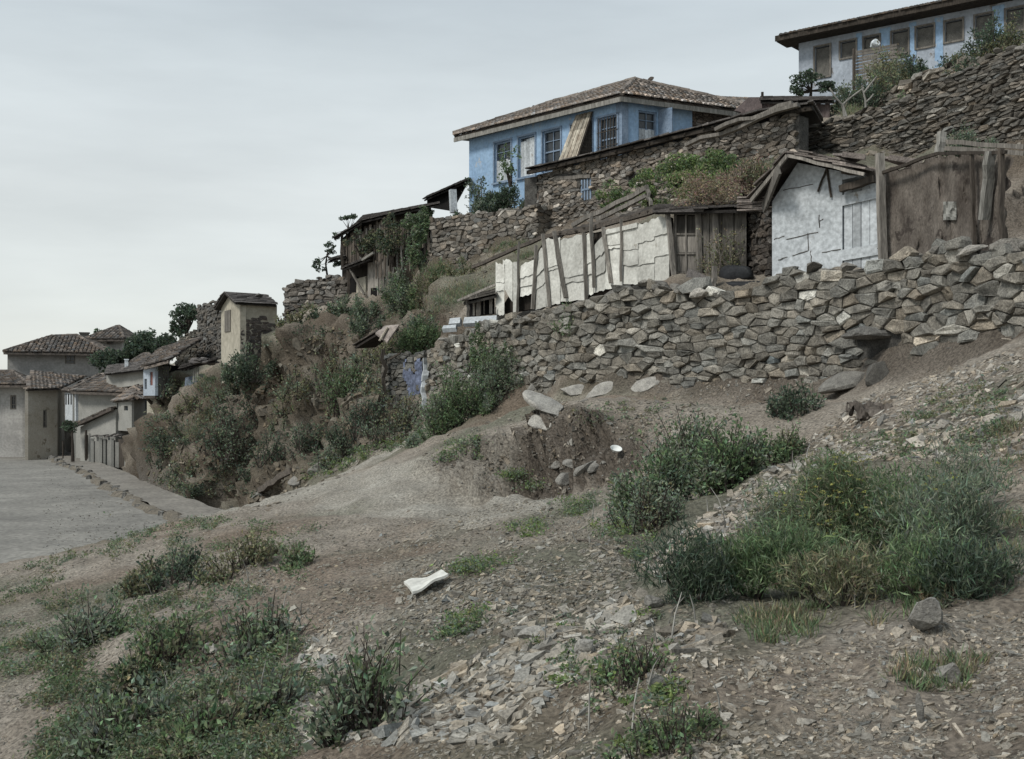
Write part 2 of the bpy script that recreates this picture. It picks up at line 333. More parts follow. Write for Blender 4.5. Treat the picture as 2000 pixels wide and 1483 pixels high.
def build_ground():
    ys = [-9.0]
    while ys[-1] < 130:
        y = ys[-1]; ys.append(y + (0.6 if y < 3 else max(0.05, y * 0.0115) if y < 29 else 0.13 if y < 62 else 1.2))
    ys += [140, 160, 200, 300, 500, 900, 1600, 3000]
    ts = np.concatenate([np.linspace(-3.0, -0.62, 40)[:-1], np.linspace(-0.62, -0.47, 14)[:-1], np.linspace(-0.47, 0.47, 470), np.linspace(0.47, 0.62, 14)[1:], np.linspace(0.62, 3.0, 40)[1:]])
    Yg, Tg = np.meshgrid(np.array(ys), ts, indexing='ij'); Xg = Tg * (Yg + 4.0 + 6.0 * (Yg < 0) * 0)
    Xg = np.where(Yg < -3, Tg * 4.0 + Tg * (Yg + 3) * -1.0, Xg) if False else Tg * np.maximum(Yg + 4.0, 3.0)
    Z = H(Xg, Yg)
    p = np.stack([Xg, Yg, Z], -1)
    gy, gx = np.gradient(Z, axis=0) / np.maximum(np.gradient(Yg, axis=0), 1e-6), np.gradient(Z, axis=1) / np.maximum(np.gradient(Xg, axis=1), 1e-6)
    n = np.stack([-gx, -gy, np.ones_like(Z)], -1); sl = np.hypot(gx, gy); n /= np.linalg.norm(n, axis=-1, keepdims=True)
    k = seg_dist(Xg, Yg, KERB)
    rd = sm(-2.2, -1.5, k) * (1 - sm(7.6, 9, k)) * (Yg > 26)
    steep = sm(0.5, 1.3, sl)
    base = fbm(p * 0.55, 3) * 0.12 + fbm(p * 2.3, 3) * 0.05 + fbm(p * 8, 2) * 0.018 * (Yg < 30) + fbm(p * 19, 2) * 0.008 * (Yg < 16)
    crag = fbm(p * np.array((0.5, 0.5, 0.22)), 5, 0.58) * 1.0 - np.abs(fbm(p * np.array((.28, .28, .12)) + 9, 3)) * 1.5 + .05
    lay = p[..., 2] * 1.6 + fbm(p * 0.5, 2) * 0.8
    crag = crag + (np.abs(((lay) % 1) - 0.5) - 0.25) * 0.5 + (np.abs(((lay * 2.7) % 1) - 0.5) - 0.25) * 0.22
    cl = steep * sm(30, 35, Yg) * (Xg < 1) * (1 - sm(80, 90, Yg))
    amp = np.where(Yg > 30, 1.4, 1.0)
    wd_ = np.full(Xg.shape, 99.0)
    for w_ in WALLS.values(): wd_ = np.minimum(wd_, np.abs(seg_dist(Xg, Yg, wall_line(w_)[0][:, :2])))
    cl = cl * sm(1.0, 3.0, wd_)
    crag = crag + fbm(p * 2.1 + 3, 3, .6) * .22 + np.abs(fbm(p * np.array((1.1, 1.1, 2.4)), 3)) * .35
    cl2 = sm(0.35, 0.9, sl) * (Yg > 14) * (Yg < 24) * (Xg > -6)
    crag2 = fbm(p * np.array((1.8, 1.8, 5.0)), 4, 0.65) * 0.24 + (np.abs(((p[..., 2] * 6 + fbm(p * .9, 2)) % 1) - .5) - .25) * .22
    d = base * amp * (1 - rd) + crag * cl * (1 - rd) + crag2 * cl2 * sm(.8, 2.0, wd_)
    # undercut earth bank below the dry-stone wall
    px, py = proj(p + 1e-9)
    p = p + n * d[..., None]
    # colours: soil, pale trodden path, stony rock, greenish slopes
    soil = np.array((0.325, 0.292, 0.248)); pale = np.array((0.38, 0.36, 0.315)); rockc = np.array((0.122, 0.102, 0.08)); green = np.array((0.15, 0.155, 0.115)); red = np.array((0.26, 0.215, 0.172))
    c = np.broadcast_to(soil, p.shape).copy()
    def mixc(c, c2, w): return c * (1 - w[..., None]) + c2 * w[..., None]
    nn = fbm(p * 0.35 + 5, 4)
    c = mixc(c, red, sm(0.0, 0.8, fbm(p * 0.5 + 31, 3)))
    c = mixc(c, rockc, steep)
    c = mixc(c, np.array((.215, .19, .158)), steep * sm(.15, .6, fbm(p * np.array((.9, .9, .6)) + 77, 4)))
    c = mixc(c, np.array((.15, .132, .112)), cl2 * .85)
    c = mixc(c, green, sm(0.0, 0.7, nn + 0.25 * (Yg > 28)) * 0.8 * (1 - .8 * steep))
    for line, wd_ in (([(430,1005,24),(560,1000,25),(700,1000,22),(860,1000,18.5)],1.0), ([(470,1000,25),(600,960,27.5),(700,915,29.5),(800,862,30.5)],1.25), ([(860,1000,18.5),(1000,985,15.5)],0.6)):
        ln = np.array([P(*q)[:2] for q in line]); dd = np.abs(seg_dist(Xg, Yg, ln))
        c = mixc(c, pale, (1 - sm(wd_ * .5, wd_ * 1.5, dd + 0.3 * fbm(p * 1.2, 3))) * 1.0)
    c = mixc(c, np.array((0.14, 0.132, 0.12)), rd)
    bank = np.exp(-(((px - 1000) / 190) ** 2 + ((py - 905) / 42) ** 2)) * (Yg > 14) * (Yg < 26)
    ny, nx = Z.shape
    mb = MB(); idx = np.arange(ny * nx).reshape(ny, nx)
    q = np.stack([idx[:-1, :-1], idx[:-1, 1:], idx[1:, 1:], idx[1:, :-1]], -1).reshape(-1, 4)
    mb.v = [p.reshape(-1, 3)]; mb.c = [c.reshape(-1, 3)]; mb.f = q.tolist(); mb.n = ny * nx
    return mb, q
_gmb, _gq = build_ground()
ground = obj("ground", _gmb, "ground", kind="structure", origin=(0, 0, 0), smooth=True)
ground["label"] = "bare stony hillside rising to the right"
BV = BVHTree.FromPolygons([tuple(v) for v in _gmb.v[0]], _gmb.f)

def G(px, py, dmin=0.0):
    """where the ray through this place of the photograph meets the ground"""
    d = Vector(((px - CX) / F, 1, (HZ - py) / F)); o = Vector((0, 0, 0)) + d * dmin
    r = BV.ray_cast(o, d.normalized())
    return None if r[0] is None else np.array(r[0])
def GZ(x, y):
    r = BV.ray_cast(Vector((x, y, 80)), Vector((0, 0, -1)))
    return float(r[0][2]) if r[0] is not None else 0.0
def GN(x, y):
    r = BV.ray_cast(Vector((x, y, 80)), Vector((0, 0, -1)))
    return np.array(r[1]) if r[0] is not None else np.array((0, 0, 1.0))

# road sheet, footpath and its rough kerb
def strip(line, off0, off1, z0, z1, y0=None, step=0.8, nz=0.0):
    out = []; 
    for a, b in zip(line[:-1], line[1:]):
        n = max(1, int(np.linalg.norm(b - a) / step))
        for k in range(n): out.append(a + (b - a) * k / n)
    out.append(line[-1]); out = np.array(out)
    d = np.gradient(out, axis=0); d /= np.linalg.norm(d, axis=1)[:, None]; nr = np.stack([-d[:, 1], d[:, 0]], 1)
    m = MB(); V = []; cols = 9
    for i, (q, r) in enumerate(zip(out, nr)):
        for j in range(cols):
            f = j / (cols - 1); o = off0 + (off1 - off0) * f
            o += nz * float(fbm(np.array((q[0], q[1], j * 3.0)) * 0.8, 2)) if j in (0, cols - 1) else 0
            V.append((q[0] + r[0] * o, q[1] + r[1] * o, z0 + (z1 - z0) * f + (0.015 * math.sin(i * 1.3 + j))))
    Fq = [(i * cols + j, i * cols + j + 1, (i + 1) * cols + j + 1, (i + 1) * cols + j) for i in range(len(out) - 1) for j in range(cols - 1)]
    m.add(V, Fq); return m, out, nr
m, _, _ = strip(KERB, 0.0, 7.6, ROADZ, ROADZ - 0.05)
obj("road", m, "road", kind="structure", smooth=True)["label"] = "pale dusty road running down to the left"
m, kl, kn = strip(KERB, -0.02, -1.75, ROADZ + 0.16, ROADZ + 0.2, nz=0.1)
obj("footpath", m, "dirt_walk", kind="structure", smooth=True)["label"] = "trodden dirt footpath beside the road"
m = MB(); V = []; prof = ((-.34, -.12), (-.22, .10), (-.05, .17), (.12, .15), (.26, .02), (.34, -.12))
KL = []
for a_, b_ in zip(kl[:-1], kl[1:]):
    for k in range(3): KL.append(a_ + (b_ - a_) * k / 3)
KL = np.array(KL); dK = np.gradient(KL, axis=0); dK /= np.linalg.norm(dK, axis=1)[:, None]; nK = np.stack([-dK[:, 1], dK[:, 0]], 1)
for i, (q, r) in enumerate(zip(KL, nK)):
    wob_ = .16 * float(fbm(np.array((i * .21, 0, 0)), 3)); hs = 1 + .5 * float(fbm(np.array((i * .35, 5.0, 0)), 3))
    for o_, z_ in prof:
        oo = o_ * (1 + .3 * float(fbm(np.array((i * .6, o_ * 7, 2.0)), 2))) + wob_; V.append((q[0] + r[0] * oo, q[1] + r[1] * oo, ROADZ + (z_ * hs if z_ > 0 else z_)))
np_ = len(prof); m.add(V, [(i * np_ + j, i * np_ + j + 1, (i + 1) * np_ + j + 1, (i + 1) * np_ + j) for i in range(len(KL) - 1) for j in range(np_ - 1)], (.85, .78, .68))
for q, r in zip(kl, kn):
    if rng.random() < .55:
        o = q + rng.normal(0, 0.14, 2); sz = rng.uniform(.15, .4); V = []
        for zz, sc in ((-0.1, 1.0), (rng.uniform(.12, .26), 0.7)):
            for a in range(5):
                an = a * math.pi / 2.5 + sz * 9; V.append((o[0] + math.cos(an) * sz * sc * rng.uniform(.6, 1.2), o[1] + math.sin(an) * sz * sc * rng.uniform(.6, 1.2), ROADZ + zz + rng.uniform(-.03, .03)))
        m.add(V, [(4, 3, 2, 1, 0), (5, 6, 7, 8, 9)] + [(i, (i + 1) % 5, 5 + (i + 1) % 5, 5 + i) for i in range(5)], rng.uniform(.7, 1.3))
obj("kerb", m, "stone", kind="structure")["label"] = "rough earth and stone kerb along the road"
# ------------------------------------------------------------------ rubble masonry: irregular fitted stones
def clip_cell(poly, mid, nrm):
    out = []; n = len(poly)
    dist = [(q[0] - mid[0]) * nrm[0] + (q[1] - mid[1]) * nrm[1] for q in poly]
    for i in range(n):
        a, b = poly[i], poly[(i + 1) % n]; da, db = dist[i], dist[(i + 1) % n]
        if da <= 0: out.append(a)
        if da * db < 0:
            t = da / (da - db); out.append((a[0] + (b[0] - a[0]) * t, a[1] + (b[1] - a[1]) * t))
    return out

def masonry(mb, bot, top, size, aspect=1.9, depth=0.12, gap=0.06, tilt=0.0, tint=(1, 1, 1), spread=0.45, hole=None, pale=0.06, crumble=0.35, sink=0.25, thick=0.5, core=0.5, drop=0.16):
    """fills the strip between two 3-D lines with fitted stones; bottom is sunk into the ground"""
    bot = np.asarray(bot, float).copy(); top = np.asarray(top, float); bot[:, 2] -= sink
    seg = np.hypot(*(np.diff(bot[:, :2], axis=0).T)); S = np.concatenate([[0], np.cumsum(seg)]); Ln = S[-1]
    d2 = np.gradient(bot[:, :2], axis=0); d2 /= np.linalg.norm(d2, axis=1)[:, None]; nr = np.stack([d2[:, 1], -d2[:, 0]], 1)
    # outward = towards the camera
    if np.mean(np.sum(nr * (-bot[:, :2]), 1)) < 0: nr = -nr
    def at(s): return np.stack([np.interp(s, S, bot[:, k]) for k in range(2)], -1)
    zb = lambda s: np.interp(s, S, bot[:, 2]); zt = lambda s: np.interp(s, S, top[:, 2])
    def nrm(s): v = np.stack([np.interp(s, S, nr[:, k]) for k in range(2)], -1); return v / np.linalg.norm(v, axis=-1, keepdims=True)
    z0, z1 = bot[:, 2].min() - size, top[:, 2].max() + size; w = size * aspect
    seeds = []; z = z0; row = 0
    while z < z1:
        hrow = size * rng.uniform(0.4, 1.5); s = -w * rng.uniform(0, 1)
        while s < Ln + w:
            ww = w * rng.uniform(0.45, 1.5)
            zz = z + hrow * rng.uniform(0.25, 0.75)
            if zb(s) - size < zz < zt(s) + 1.5 * size: seeds.append((s + ww / 2, zz))
            if hrow > size and rng.random() < 0.35 and zb(s) < zz < zt(s): seeds.append((s + ww / 2 + rng.uniform(-.2, .2) * w, zz + hrow * 0.5))
            s += ww
        z += hrow; row += 1
    sd = np.array(seeds); sd = sd[rng.random(len(sd)) > drop]
    sc = np.array((1 / aspect, 1.0)); ss = sd * sc
    for i in range(len(sd)):
        if not (0 <= sd[i, 0] <= Ln): continue
        ed = sd[i, 1] - zt(sd[i, 0]) + rng.uniform(-crumble, crumble) * size
        if ed > -0.1 * size or sd[i, 1] < zb(sd[i, 0]) - 0.3 * size: continue
        if hole is not None and hole(sd[i, 0], sd[i, 1], at(sd[i, 0])): continue
        dd = np.hypot(ss[:, 0] - ss[i, 0], ss[:, 1] - ss[i, 1]); nb = np.argsort(dd)[1:15]
        R = size * 1.6; poly = [(ss[i, 0] - R, ss[i, 1] - R), (ss[i, 0] + R, ss[i, 1] - R), (ss[i, 0] + R, ss[i, 1] + R), (ss[i, 0] - R, ss[i, 1] + R)]
        for j in nb:
            if dd[j] > 3.2 * size: break
            mid = (ss[i] + ss[j]) / 2; poly = clip_cell(poly, mid, ss[j] - ss[i])
            if len(poly) < 3: break
        if len(poly) < 3: continue
        pl = np.array(poly) / sc; cen = pl.mean(0); m = len(pl)
        g = 1 - gap * rng.uniform(0.6, 2.2)
        dpt = depth * rng.uniform(0.25, 1.15); rg = []
        for sc_, dp in ((1.0, -0.08), (1.0, dpt * 0.45), (0.95, dpt * 0.85), (0.72, dpt)):
            q = cen + (pl - cen) * g * sc_
            q = q + rng.normal(0, size * 0.05, q.shape)
            rg.append((q, dp + rng.normal(0, depth * 0.07, m) * (dp > 0)))
        V = []
        slope_s, slope_z = rng.normal(0, 0.15, 2)
        for q, dp in rg + [(cen[None], np.array([dpt * rng.uniform(0.85, 1.1)]))]:
            xy = at(q[:, 0]); nn = nrm(q[:, 0]); dpp = dp + ((q[:, 0] - cen[0]) * slope_s + (q[:, 1] - cen[1]) * slope_z) * (dp > 0)
            V += [(a[0] + b[0] * e_, a[1] + b[1] * e_, zz) for a, b, e_, zz in zip(xy, nn, dpp, q[:, 1])]
        Fc = []
        for k in range(3):
            for a in range(m):
                b = (a + 1) % m; Fc.append((k * m + a, k * m + b, (k + 1) * m + b, (k + 1) * m + a))
        for a in range(m): Fc.append((3 * m + a, 3 * m + (a + 1) % m, 4 * m))
        br = math.exp(rng.normal(0, spread * 0.6)); hue = rng.normal(0, 0.035)
        if rng.random() < pale: br *= 2.1
        mb.add(V, Fc, np.array(tint) * br * np.array((1 + hue, 1, 1 - hue)))
    # dark core behind the faces and a rough thickness
    ns = max(2, int(Ln / 0.8)); ssx = np.linspace(0, Ln, ns); A = at(ssx); NN = nrm(ssx)
    fz = zt(ssx) - size * 0.35 + rng.uniform(-.3, .1, ns) * size; bz = zb(ssx) - 0.1
    V = []
    for a, n_, f_, b_ in zip(A, NN, fz, bz):
        f0 = a - n_ * 0.02 ; f1 = a - n_ * thick
        V += [(f0[0], f0[1], b_), (f0[0], f0[1], f_), (f1[0], f1[1], f_ - .03), (f1[0], f1[1], b_)]
    Fc = [(0, 1, 2, 3), (4 * ns - 1, 4 * ns - 2, 4 * ns - 3, 4 * ns - 4)]
    for i in range(ns - 1):
        for k in range(4):
            l = (k + 1) % 4; Fc.append((4 * i + k, 4 * i + l, 4 * i + 4 + l, 4 * i + 4 + k))
    mb.add(V, Fc, core)
    return S, at, zt, nrm

def rock_mesh(mb, c, size, squash=(1, 1, 0.5), rot=0.0, cuts=12, sub=2, col=1.0, tilt=(0, 0), normal=None, seed=None):
    """faceted stone: a ball cut by random planes"""
    r_ = np.random.default_rng(seed) if seed is not None else rng
    v, f = ICO[sub]
    v = v * (1 + 0.15 * r_.normal(0, 0.5, (1, 3)))
    for k in range(cuts):
        n = r_.normal(0, 1, 3); n /= np.linalg.norm(n); h = r_.uniform(0.34, 0.72); d = v @ n; ex = np.maximum(d - h, 0)
        v = v - ex[:, None] * n * 0.96
    v = v * (1 + 0.06 * fbm(v * 2.5 + r_.uniform(0, 99), 3)[:, None])
    v = v / np.percentile(np.abs(v), 96) * .92 * np.array(squash) * size / 1.3
    ct, st = math.cos(rot), math.sin(rot); v = v @ np.array(((ct, st, 0), (-st, ct, 0), (0, 0, 1)))
    if normal is not None or tilt != (0, 0):
        z = np.array(normal if normal is not None else (0, 0, 1.0), float) + np.array((tilt[0], tilt[1], 0)); z /= np.linalg.norm(z)
        x = np.cross((0, 1, 0), z); x /= np.linalg.norm(x); y = np.cross(z, x); v = v @ np.array((x, y, z))
    mb.add(v + np.asarray(c), f, col)
def _ico(sub):
    import bmesh
    b = bmesh.new(); bmesh.ops.create_icosphere(b, subdivisions=sub, radius=1.0)
    b.verts.ensure_lookup_table(); v = np.array([tuple(q.co) for q in b.verts]); f = [tuple(q.index for q in p.verts) for p in b.faces]; b.free(); return v, f
ICO = {k: _ico(k) for k in (1, 2, 3, 4)}

def cap_stones(mb, S, at, zt, nrm, size, dens=1.0, col=(1.05, 1.02, 0.98), inset=0.2):
    n = int(S[-1] / size * 0.9 * dens)
    for s in rng.uniform(0, S[-1], n):
        a = at(s); q = a - nrm(s) * rng.uniform(-.05, inset * 2)
        sz = size * rng.uniform(0.35, 1.0)
        rock_mesh(mb, (q[0], q[1], zt(s) - size * 0.25 + rng.uniform(-.1, .25) * size), sz, squash=(1, 0.75, rng.uniform(.3, .6)), rot=rng.uniform(0, 6.3), cuts=8, sub=2, tilt=(rng.normal(0, .25), rng.normal(0, .25)), col=np.array(col) * math.exp(rng.normal(0, .25)))

# the near dry-stone wall, with the dark hollow under a lintel slab
b, t = wall_line(W_NEAR)
def _hole(s, z, xy):
    px, py = proj(np.array((xy[0], xy[1], z))); return ((px - 1722) / 44) ** 2 + ((py - 682) / 27) ** 2 < 1
m = MB(); r = masonry(m, b, t, 0.155, aspect=2.15, depth=0.13, gap=0.035, hole=_hole, sink=0.35, spread=0.36, core=0.35, crumble=0.5, pale=0.05, tint=(1.14, 1.11, 1.04), drop=.2)
cap_stones(m, *r, 0.42, dens=1.7)
q = P(1712, 650, 18.75)
rock_mesh(m, q, 0.62, squash=(1.5, 0.5, 0.22), rot=0.1, col=0.9)
obj("dry_stone_wall", m, "stone", label="long dry-stone retaining wall of rough grey rubble with a dark hollow at its foot", cat="wall")
# wall below the blue house
b, t = wall_line(W_MID + [(1085,396,455,39.6)]); m = MB(); r = masonry(m, b, t, 0.13, aspect=2.3, depth=0.10, tint=(1.02, 0.95, 0.88), spread=0.5); cap_stones(m, *r, 0.26)
obj("terrace_wall", m, "stone", label="thin-coursed brown stone terrace wall below the corner of the blue house", cat="wall")
# upper long wall
b, t = wall_line(W_UP); m = MB(); r = masonry(m, b, t, 0.085, aspect=4.0, depth=0.11, tint=(0.8, 0.76, 0.71), spread=0.45, pale=0.04, sink=0.6); cap_stones(m, *r, 0.3, dens=1.2)
obj("slate_wall", m, "stone", label="high wall of thin dark slates climbing to the upper right corner", cat="wall")
# second tier above it on the right
W_UP2 = [(1700,205,240,38),(1788,146,215,36),(1860,124,180,34.5),(1931,106,150,33),(2100,50,100,30.5),(2200,20,70,29)]
b, t = wall_line(W_UP2); m = MB(); r = masonry(m, b, t, 0.15, aspect=2.6, depth=0.15, tint=(0.95, 0.88, 0.8), spread=0.5, sink=0.8); cap_stones(m, *r, 0.35, dens=1.2)
obj("rubble_wall", m, "stone", label="loose rubble wall on the bank behind the high slate wall", cat="wall")
# broken wall on the left brow
b, t = wall_line(W_TERR); m = MB(); r = masonry(m, b, t, 0.17, aspect=2.4, depth=0.14, tint=(0.85, 0.8, 0.76), sink=0.8); cap_stones(m, *r, 0.35, dens=1.2)
obj("broken_wall", m, "stone", label="broken dry-stone wall on the skyline between the small cream house and the timber shack", cat="wall")
# ------------------------------------------------------------------ building helpers
def face_basis(A, B):
    A = np.asarray(A, float); B = np.asarray(B, float); d = (B - A)[:2]; Ln = np.linalg.norm(d); d = d / Ln
    n = np.array((d[1], -d[0]))
    if n @ (-(A[:2] + B[:2]) / 2) < 0: n = -n
    return A[:2], d, n, Ln
class Face:
    """a vertical wall face through A and B; u along, z absolute, w outwards (towards the viewer)"""
    def __init__(s, A, B): s.a, s.d, s.n, s.L = face_basis(A, B)
    def p(s, u, z, w=0.0): q = s.a + s.d * u + s.n * w; return np.array((q[0], q[1], z))
    def hit(s, px, py):                      # photograph position -> (u, z) on this face
        r = np.array(((px - CX) / F, 1.0)); M = np.array(((s.d[0], -r[0]), (s.d[1], -r[1]))); u, D = np.linalg.solve(M, -s.a)
        return u, (HZ - py) / F * D
    def box(s, mb, u0, u1, z0, z1, w0, w1, c=1.0):
        V = [s.p(u0, z0, w0), s.p(u1, z0, w0), s.p(u1, z0, w1), s.p(u0, z0, w1), s.p(u0, z1, w0), s.p(u1, z1, w0), s.p(u1, z1, w1), s.p(u0, z1, w1)]
        fl = [(0, 3, 2, 1), (4, 5, 6, 7), (0, 1, 5, 4), (1, 2, 6, 5), (2, 3, 7, 6), (3, 0, 4, 7)]
        mb.add(V, fl, c)
def wall_openings(mb, fc, u0, u1, z0, z1, th, ops, c=1.0):
    us = sorted({u0, u1, *[o[0] for o in ops], *[o[1] for o in ops]}); zs = sorted({z0, z1, *[o[2] for o in ops], *[o[3] for o in ops]})
    for a, b in zip(us[:-1], us[1:]):
        run = None
        for e_, f_ in zip(zs[:-1], zs[1:]):
            mu, mz = (a + b) / 2, (e_ + f_) / 2
            if any(o[0] < mu < o[1] and o[2] < mz < o[3] for o in ops):
                if run: fc.box(mb, a, b, run[0], run[1], -th, 0, c); run = None
            else: run = (run[0], f_) if run else (e_, f_)
        if run: fc.box(mb, a, b, run[0], run[1], -th, 0, c)

def sash_window(par, fc, u0, u1, z0, z1, cols=2, rows=4, mat="blue_wood", rec=0.12, fw=0.06, bars=0, glass="glass", label=None, midrail=True, boards=None):
    m = MB()
    for a, b, c_, d_ in ((u0, u0 + fw, z0, z1), (u1 - fw, u1, z0, z1), (u0 + fw, u1 - fw, z0, z0 + fw), (u0 + fw, u1 - fw, z1 - fw, z1)):
        fc.box(m, a, b, c_, d_, -rec - 0.03, -rec + 0.06)
    for k in range(1, cols):
        u = u0 + (u1 - u0) * k / cols; fc.box(m, u - .014, u + .014, z0 + fw, z1 - fw, -rec - 0.01, -rec + 0.02)
    for k in range(1, rows):
        z = z0 + (z1 - z0) * k / rows; h = 0.028 if (midrail and k == rows // 2) else 0.013
        fc.box(m, u0 + fw, u1 - fw, z - h, z + h, -rec - 0.008, -rec + 0.025)
    w = obj("window", m, mat, par, label=label)
    m = MB(); fc.box(m, u0 + fw * .5, u1 - fw * .5, z0 + fw * .5, z1 - fw * .5, -rec - 0.05, -rec - 0.02)
    obj("pane", m, glass, w)
    if bars:
        m = MB()
        for k in range(bars):
            u = u0 + (u1 - u0) * (k + .5) / bars; fc.box(m, u - .011, u + .011, z0 + .02, z1 - .02, 0.02, 0.042)
        for z in (z0 + (z1 - z0) * .33, z0 + (z1 - z0) * .66): fc.box(m, u0, u1, z - .012, z + .012, 0.045, 0.06)
        obj("bars", m, "dark_wood", w)
    if boards:
        m = MB(); n = 5
        for k in range(n):
            a = u0 + fw + (u1 - u0 - 2 * fw) * k / n; b = u0 + fw + (u1 - u0 - 2 * fw) * (k + 1) / n - .008
            fc.box(m, a, b, z0 + fw + boards[0] * (z1 - z0), z0 + fw + (boards[1] + rng.uniform(-.03, .03)) * (z1 - z0 - 2 * fw), -rec + 0.03, -rec + 0.05, rng.uniform(.7, 1.2))
        obj("board", m, "whitewash", w)
    return w

def tile_roof(mb, corners, eave_i=(0, 1), w=0.2, ln=0.42, jit=0.02, col=1.0, lift=0.03, th=0.05, pale_eave=False):
    """barrel tiles laid over a planar polygon; corners[eave_i] is the eave edge"""
    C = [np.asarray(q, float) for q in corners]; o = C[eave_i[0]]; ex = C[eave_i[1]] - o; ex /= np.linalg.norm(ex)
    n = None
    for i in range(len(C)):
        n = np.cross(C[(i + 1) % len(C)] - C[i], C[(i + 2) % len(C)] - C[i])
        if np.linalg.norm(n) > 1e-6: break
    n /= np.linalg.norm(n)
    if n[2] < 0: n = -n
    ey = np.cross(n, ex)
    pl = np.array([((q - o) @ ex, (q - o) @ ey) for q in C]); 
    if pl[:, 1].mean() < 0: ey = -ey; pl[:, 1] *= -1
    # under-boarding
    V = [q - n * 0.02 for q in C] + [q - n * (0.02 + th) for q in C]; k = len(C)
    mb.add(V, [tuple(range(k)), tuple(range(2 * k - 1, k - 1, -1))] + [(i, (i + 1) % k, k + (i + 1) % k, k + i) for i in range(k)], 0.45 * col)
    def inside(u, v):
        r = False; j = k - 1
        for i in range(k):
            if (pl[i, 1] > v) != (pl[j, 1] > v) and u < (pl[j, 0] - pl[i, 0]) * (v - pl[i, 1]) / (pl[j, 1] - pl[i, 1]) + pl[i, 0]: r = not r
            j = i
        return r
    nu = int(pl[:, 0].max() / w) + 2; v = -0.06; rows = int((pl[:, 1].max()) / ln) + 2
    for a in range(int(pl[:, 0].min() / w) - 1, nu):
        for b in range(rows):
            u = (a + .5) * w + rng.normal(0, jit); v = b * ln - 0.08 + rng.normal(0, jit)
            if not inside(u, max(v + ln * .5, 0.02)): continue
            cc = col * math.exp(rng.normal(0, 0.25)) * (2.0 if (b == 0 and pale_eave) else 1.0); hue = rng.normal(0, .06); V = []
            for kk, (vv, rr, lf) in enumerate(((v, .5 * w, lift + .045), (v + ln * 1.08, .42 * w, lift))):
                for ai in range(5):
                    an = math.pi * ai / 4; V.append(o + ex * (u + math.cos(an) * rr) + ey * vv + n * (lf + math.sin(an) * rr * .75))
            mb.add(V, [(i, i + 1, i + 6, i + 5) for i in range(4)] + [(4, 3, 2, 1, 0)], np.array((1 + hue, 1, 1 - hue)) * cc)

def ridge_tiles(mb, a, b, r=0.11, step=0.36, col=0.9):
    a = np.asarray(a, float); b = np.asarray(b, float); n = max(1, int(np.linalg.norm(b - a) / step))
    for k in range(n):
        p0 = a + (b - a) * k / n; p1 = a + (b - a) * (k + 1.12) / n + np.array((0, 0, .02)); tube(mb, [p0 + rng.normal(0, .012, 3), p1], [r, r * .85], 8, col * math.exp(rng.normal(0, .25)))

def slab_roof(mb, a, b, c, d, size=0.5, th=0.03, col=1.0, rows=None):
    """irregular overlapping slates or boards over quad a(eave) b(eave) c(ridge) d(ridge)"""
    a, b, c, d = map(lambda q: np.asarray(q, float), (a, b, c, d)); n = np.cross(b - a, d - a); n /= np.linalg.norm(n)
    if n[2] < 0: n = -n
    Lu = np.linalg.norm(b - a); Lv = np.linalg.norm(d - a); nv = rows or max(2, int(Lv / (size * .6)));
    box8(mb, [a - n * .06, b - n * .06, c - n * .06, d - n * .06, a, b, c, d], .4 * col)
    bi = lambda u, v: (a * (1 - u) + b * u) * (1 - v) + (d * (1 - u) + c * u) * v
    for r_ in range(nv):
        u = -0.02
        while u < 1:
            du = size / Lu * rng.uniform(.5, 1.4); v0 = r_ / nv - .04 + rng.uniform(-.02, .02); v1 = min((r_ + 1.5) / nv, 1.0)
            p0, p1, p2, p3 = bi(u, v0), bi(min(u + du * .97, 1.03), v0 + rng.uniform(-.03, .03)), bi(min(u + du, 1.02), v1), bi(u, v1)
            l0 = .05 + .012 * rng.random(); 
            box8(mb, [p0 + n * l0, p1 + n * (l0 + rng.uniform(-.01, .02)), p2 + n * .012, p3 + n * .012] + [q_ + n * (th + e_) for q_, e_ in ((p0, l0), (p1, l0 + rng.uniform(-.005, .02)), (p2, .012), (p3, .012))], col * math.exp(rng.normal(0, .25)))
            u += du

def planks(mb, bot, top, w=0.16, th=0.03, col=1.0, gapp=0.12, ragged=0.05, lean=0.0, spread=.25, front=0.0):
    """upright boards between two 3-D lines"""
    bot = np.asarray(bot, float); top = np.asarray(top, float)
    S = np.concatenate([[0], np.cumsum(np.linalg.norm(np.diff(bot[:, :2], axis=0), axis=1))]); n = max(1, int(S[-1] / w))
    for k in range(n):
        s0, s1 = S[-1] * k / n, S[-1] * (k + 1) / n - w * gapp * rng.uniform(.2, 1.4)
        b0, b1, t0, t1 = [np.array([np.interp(s, S, L_[:, i]) for i in range(3)]) for s, L_ in ((s0, bot), (s1, bot), (s0, top), (s1, top))]
        jz = rng.normal(0, ragged); t0[2] += jz; t1[2] += jz + rng.normal(0, ragged * .4)
        sh = (b1 - b0) * rng.normal(0, lean); t0 += sh; t1 += sh
        nn = np.cross(b1 - b0, (0, 0, 1.0)); nn /= np.linalg.norm(nn) + 1e-9
        if nn @ -b0 < 0: nn = -nn
        off = nn * (rng.uniform(0, .015) + front); box8(mb, [b0 + off, b1 + off, b1 + off + nn * th, b0 + off + nn * th, t0 + off, t1 + off, t1 + off + nn * th, t0 + off + nn * th], col * math.exp(rng.normal(0, spread)))

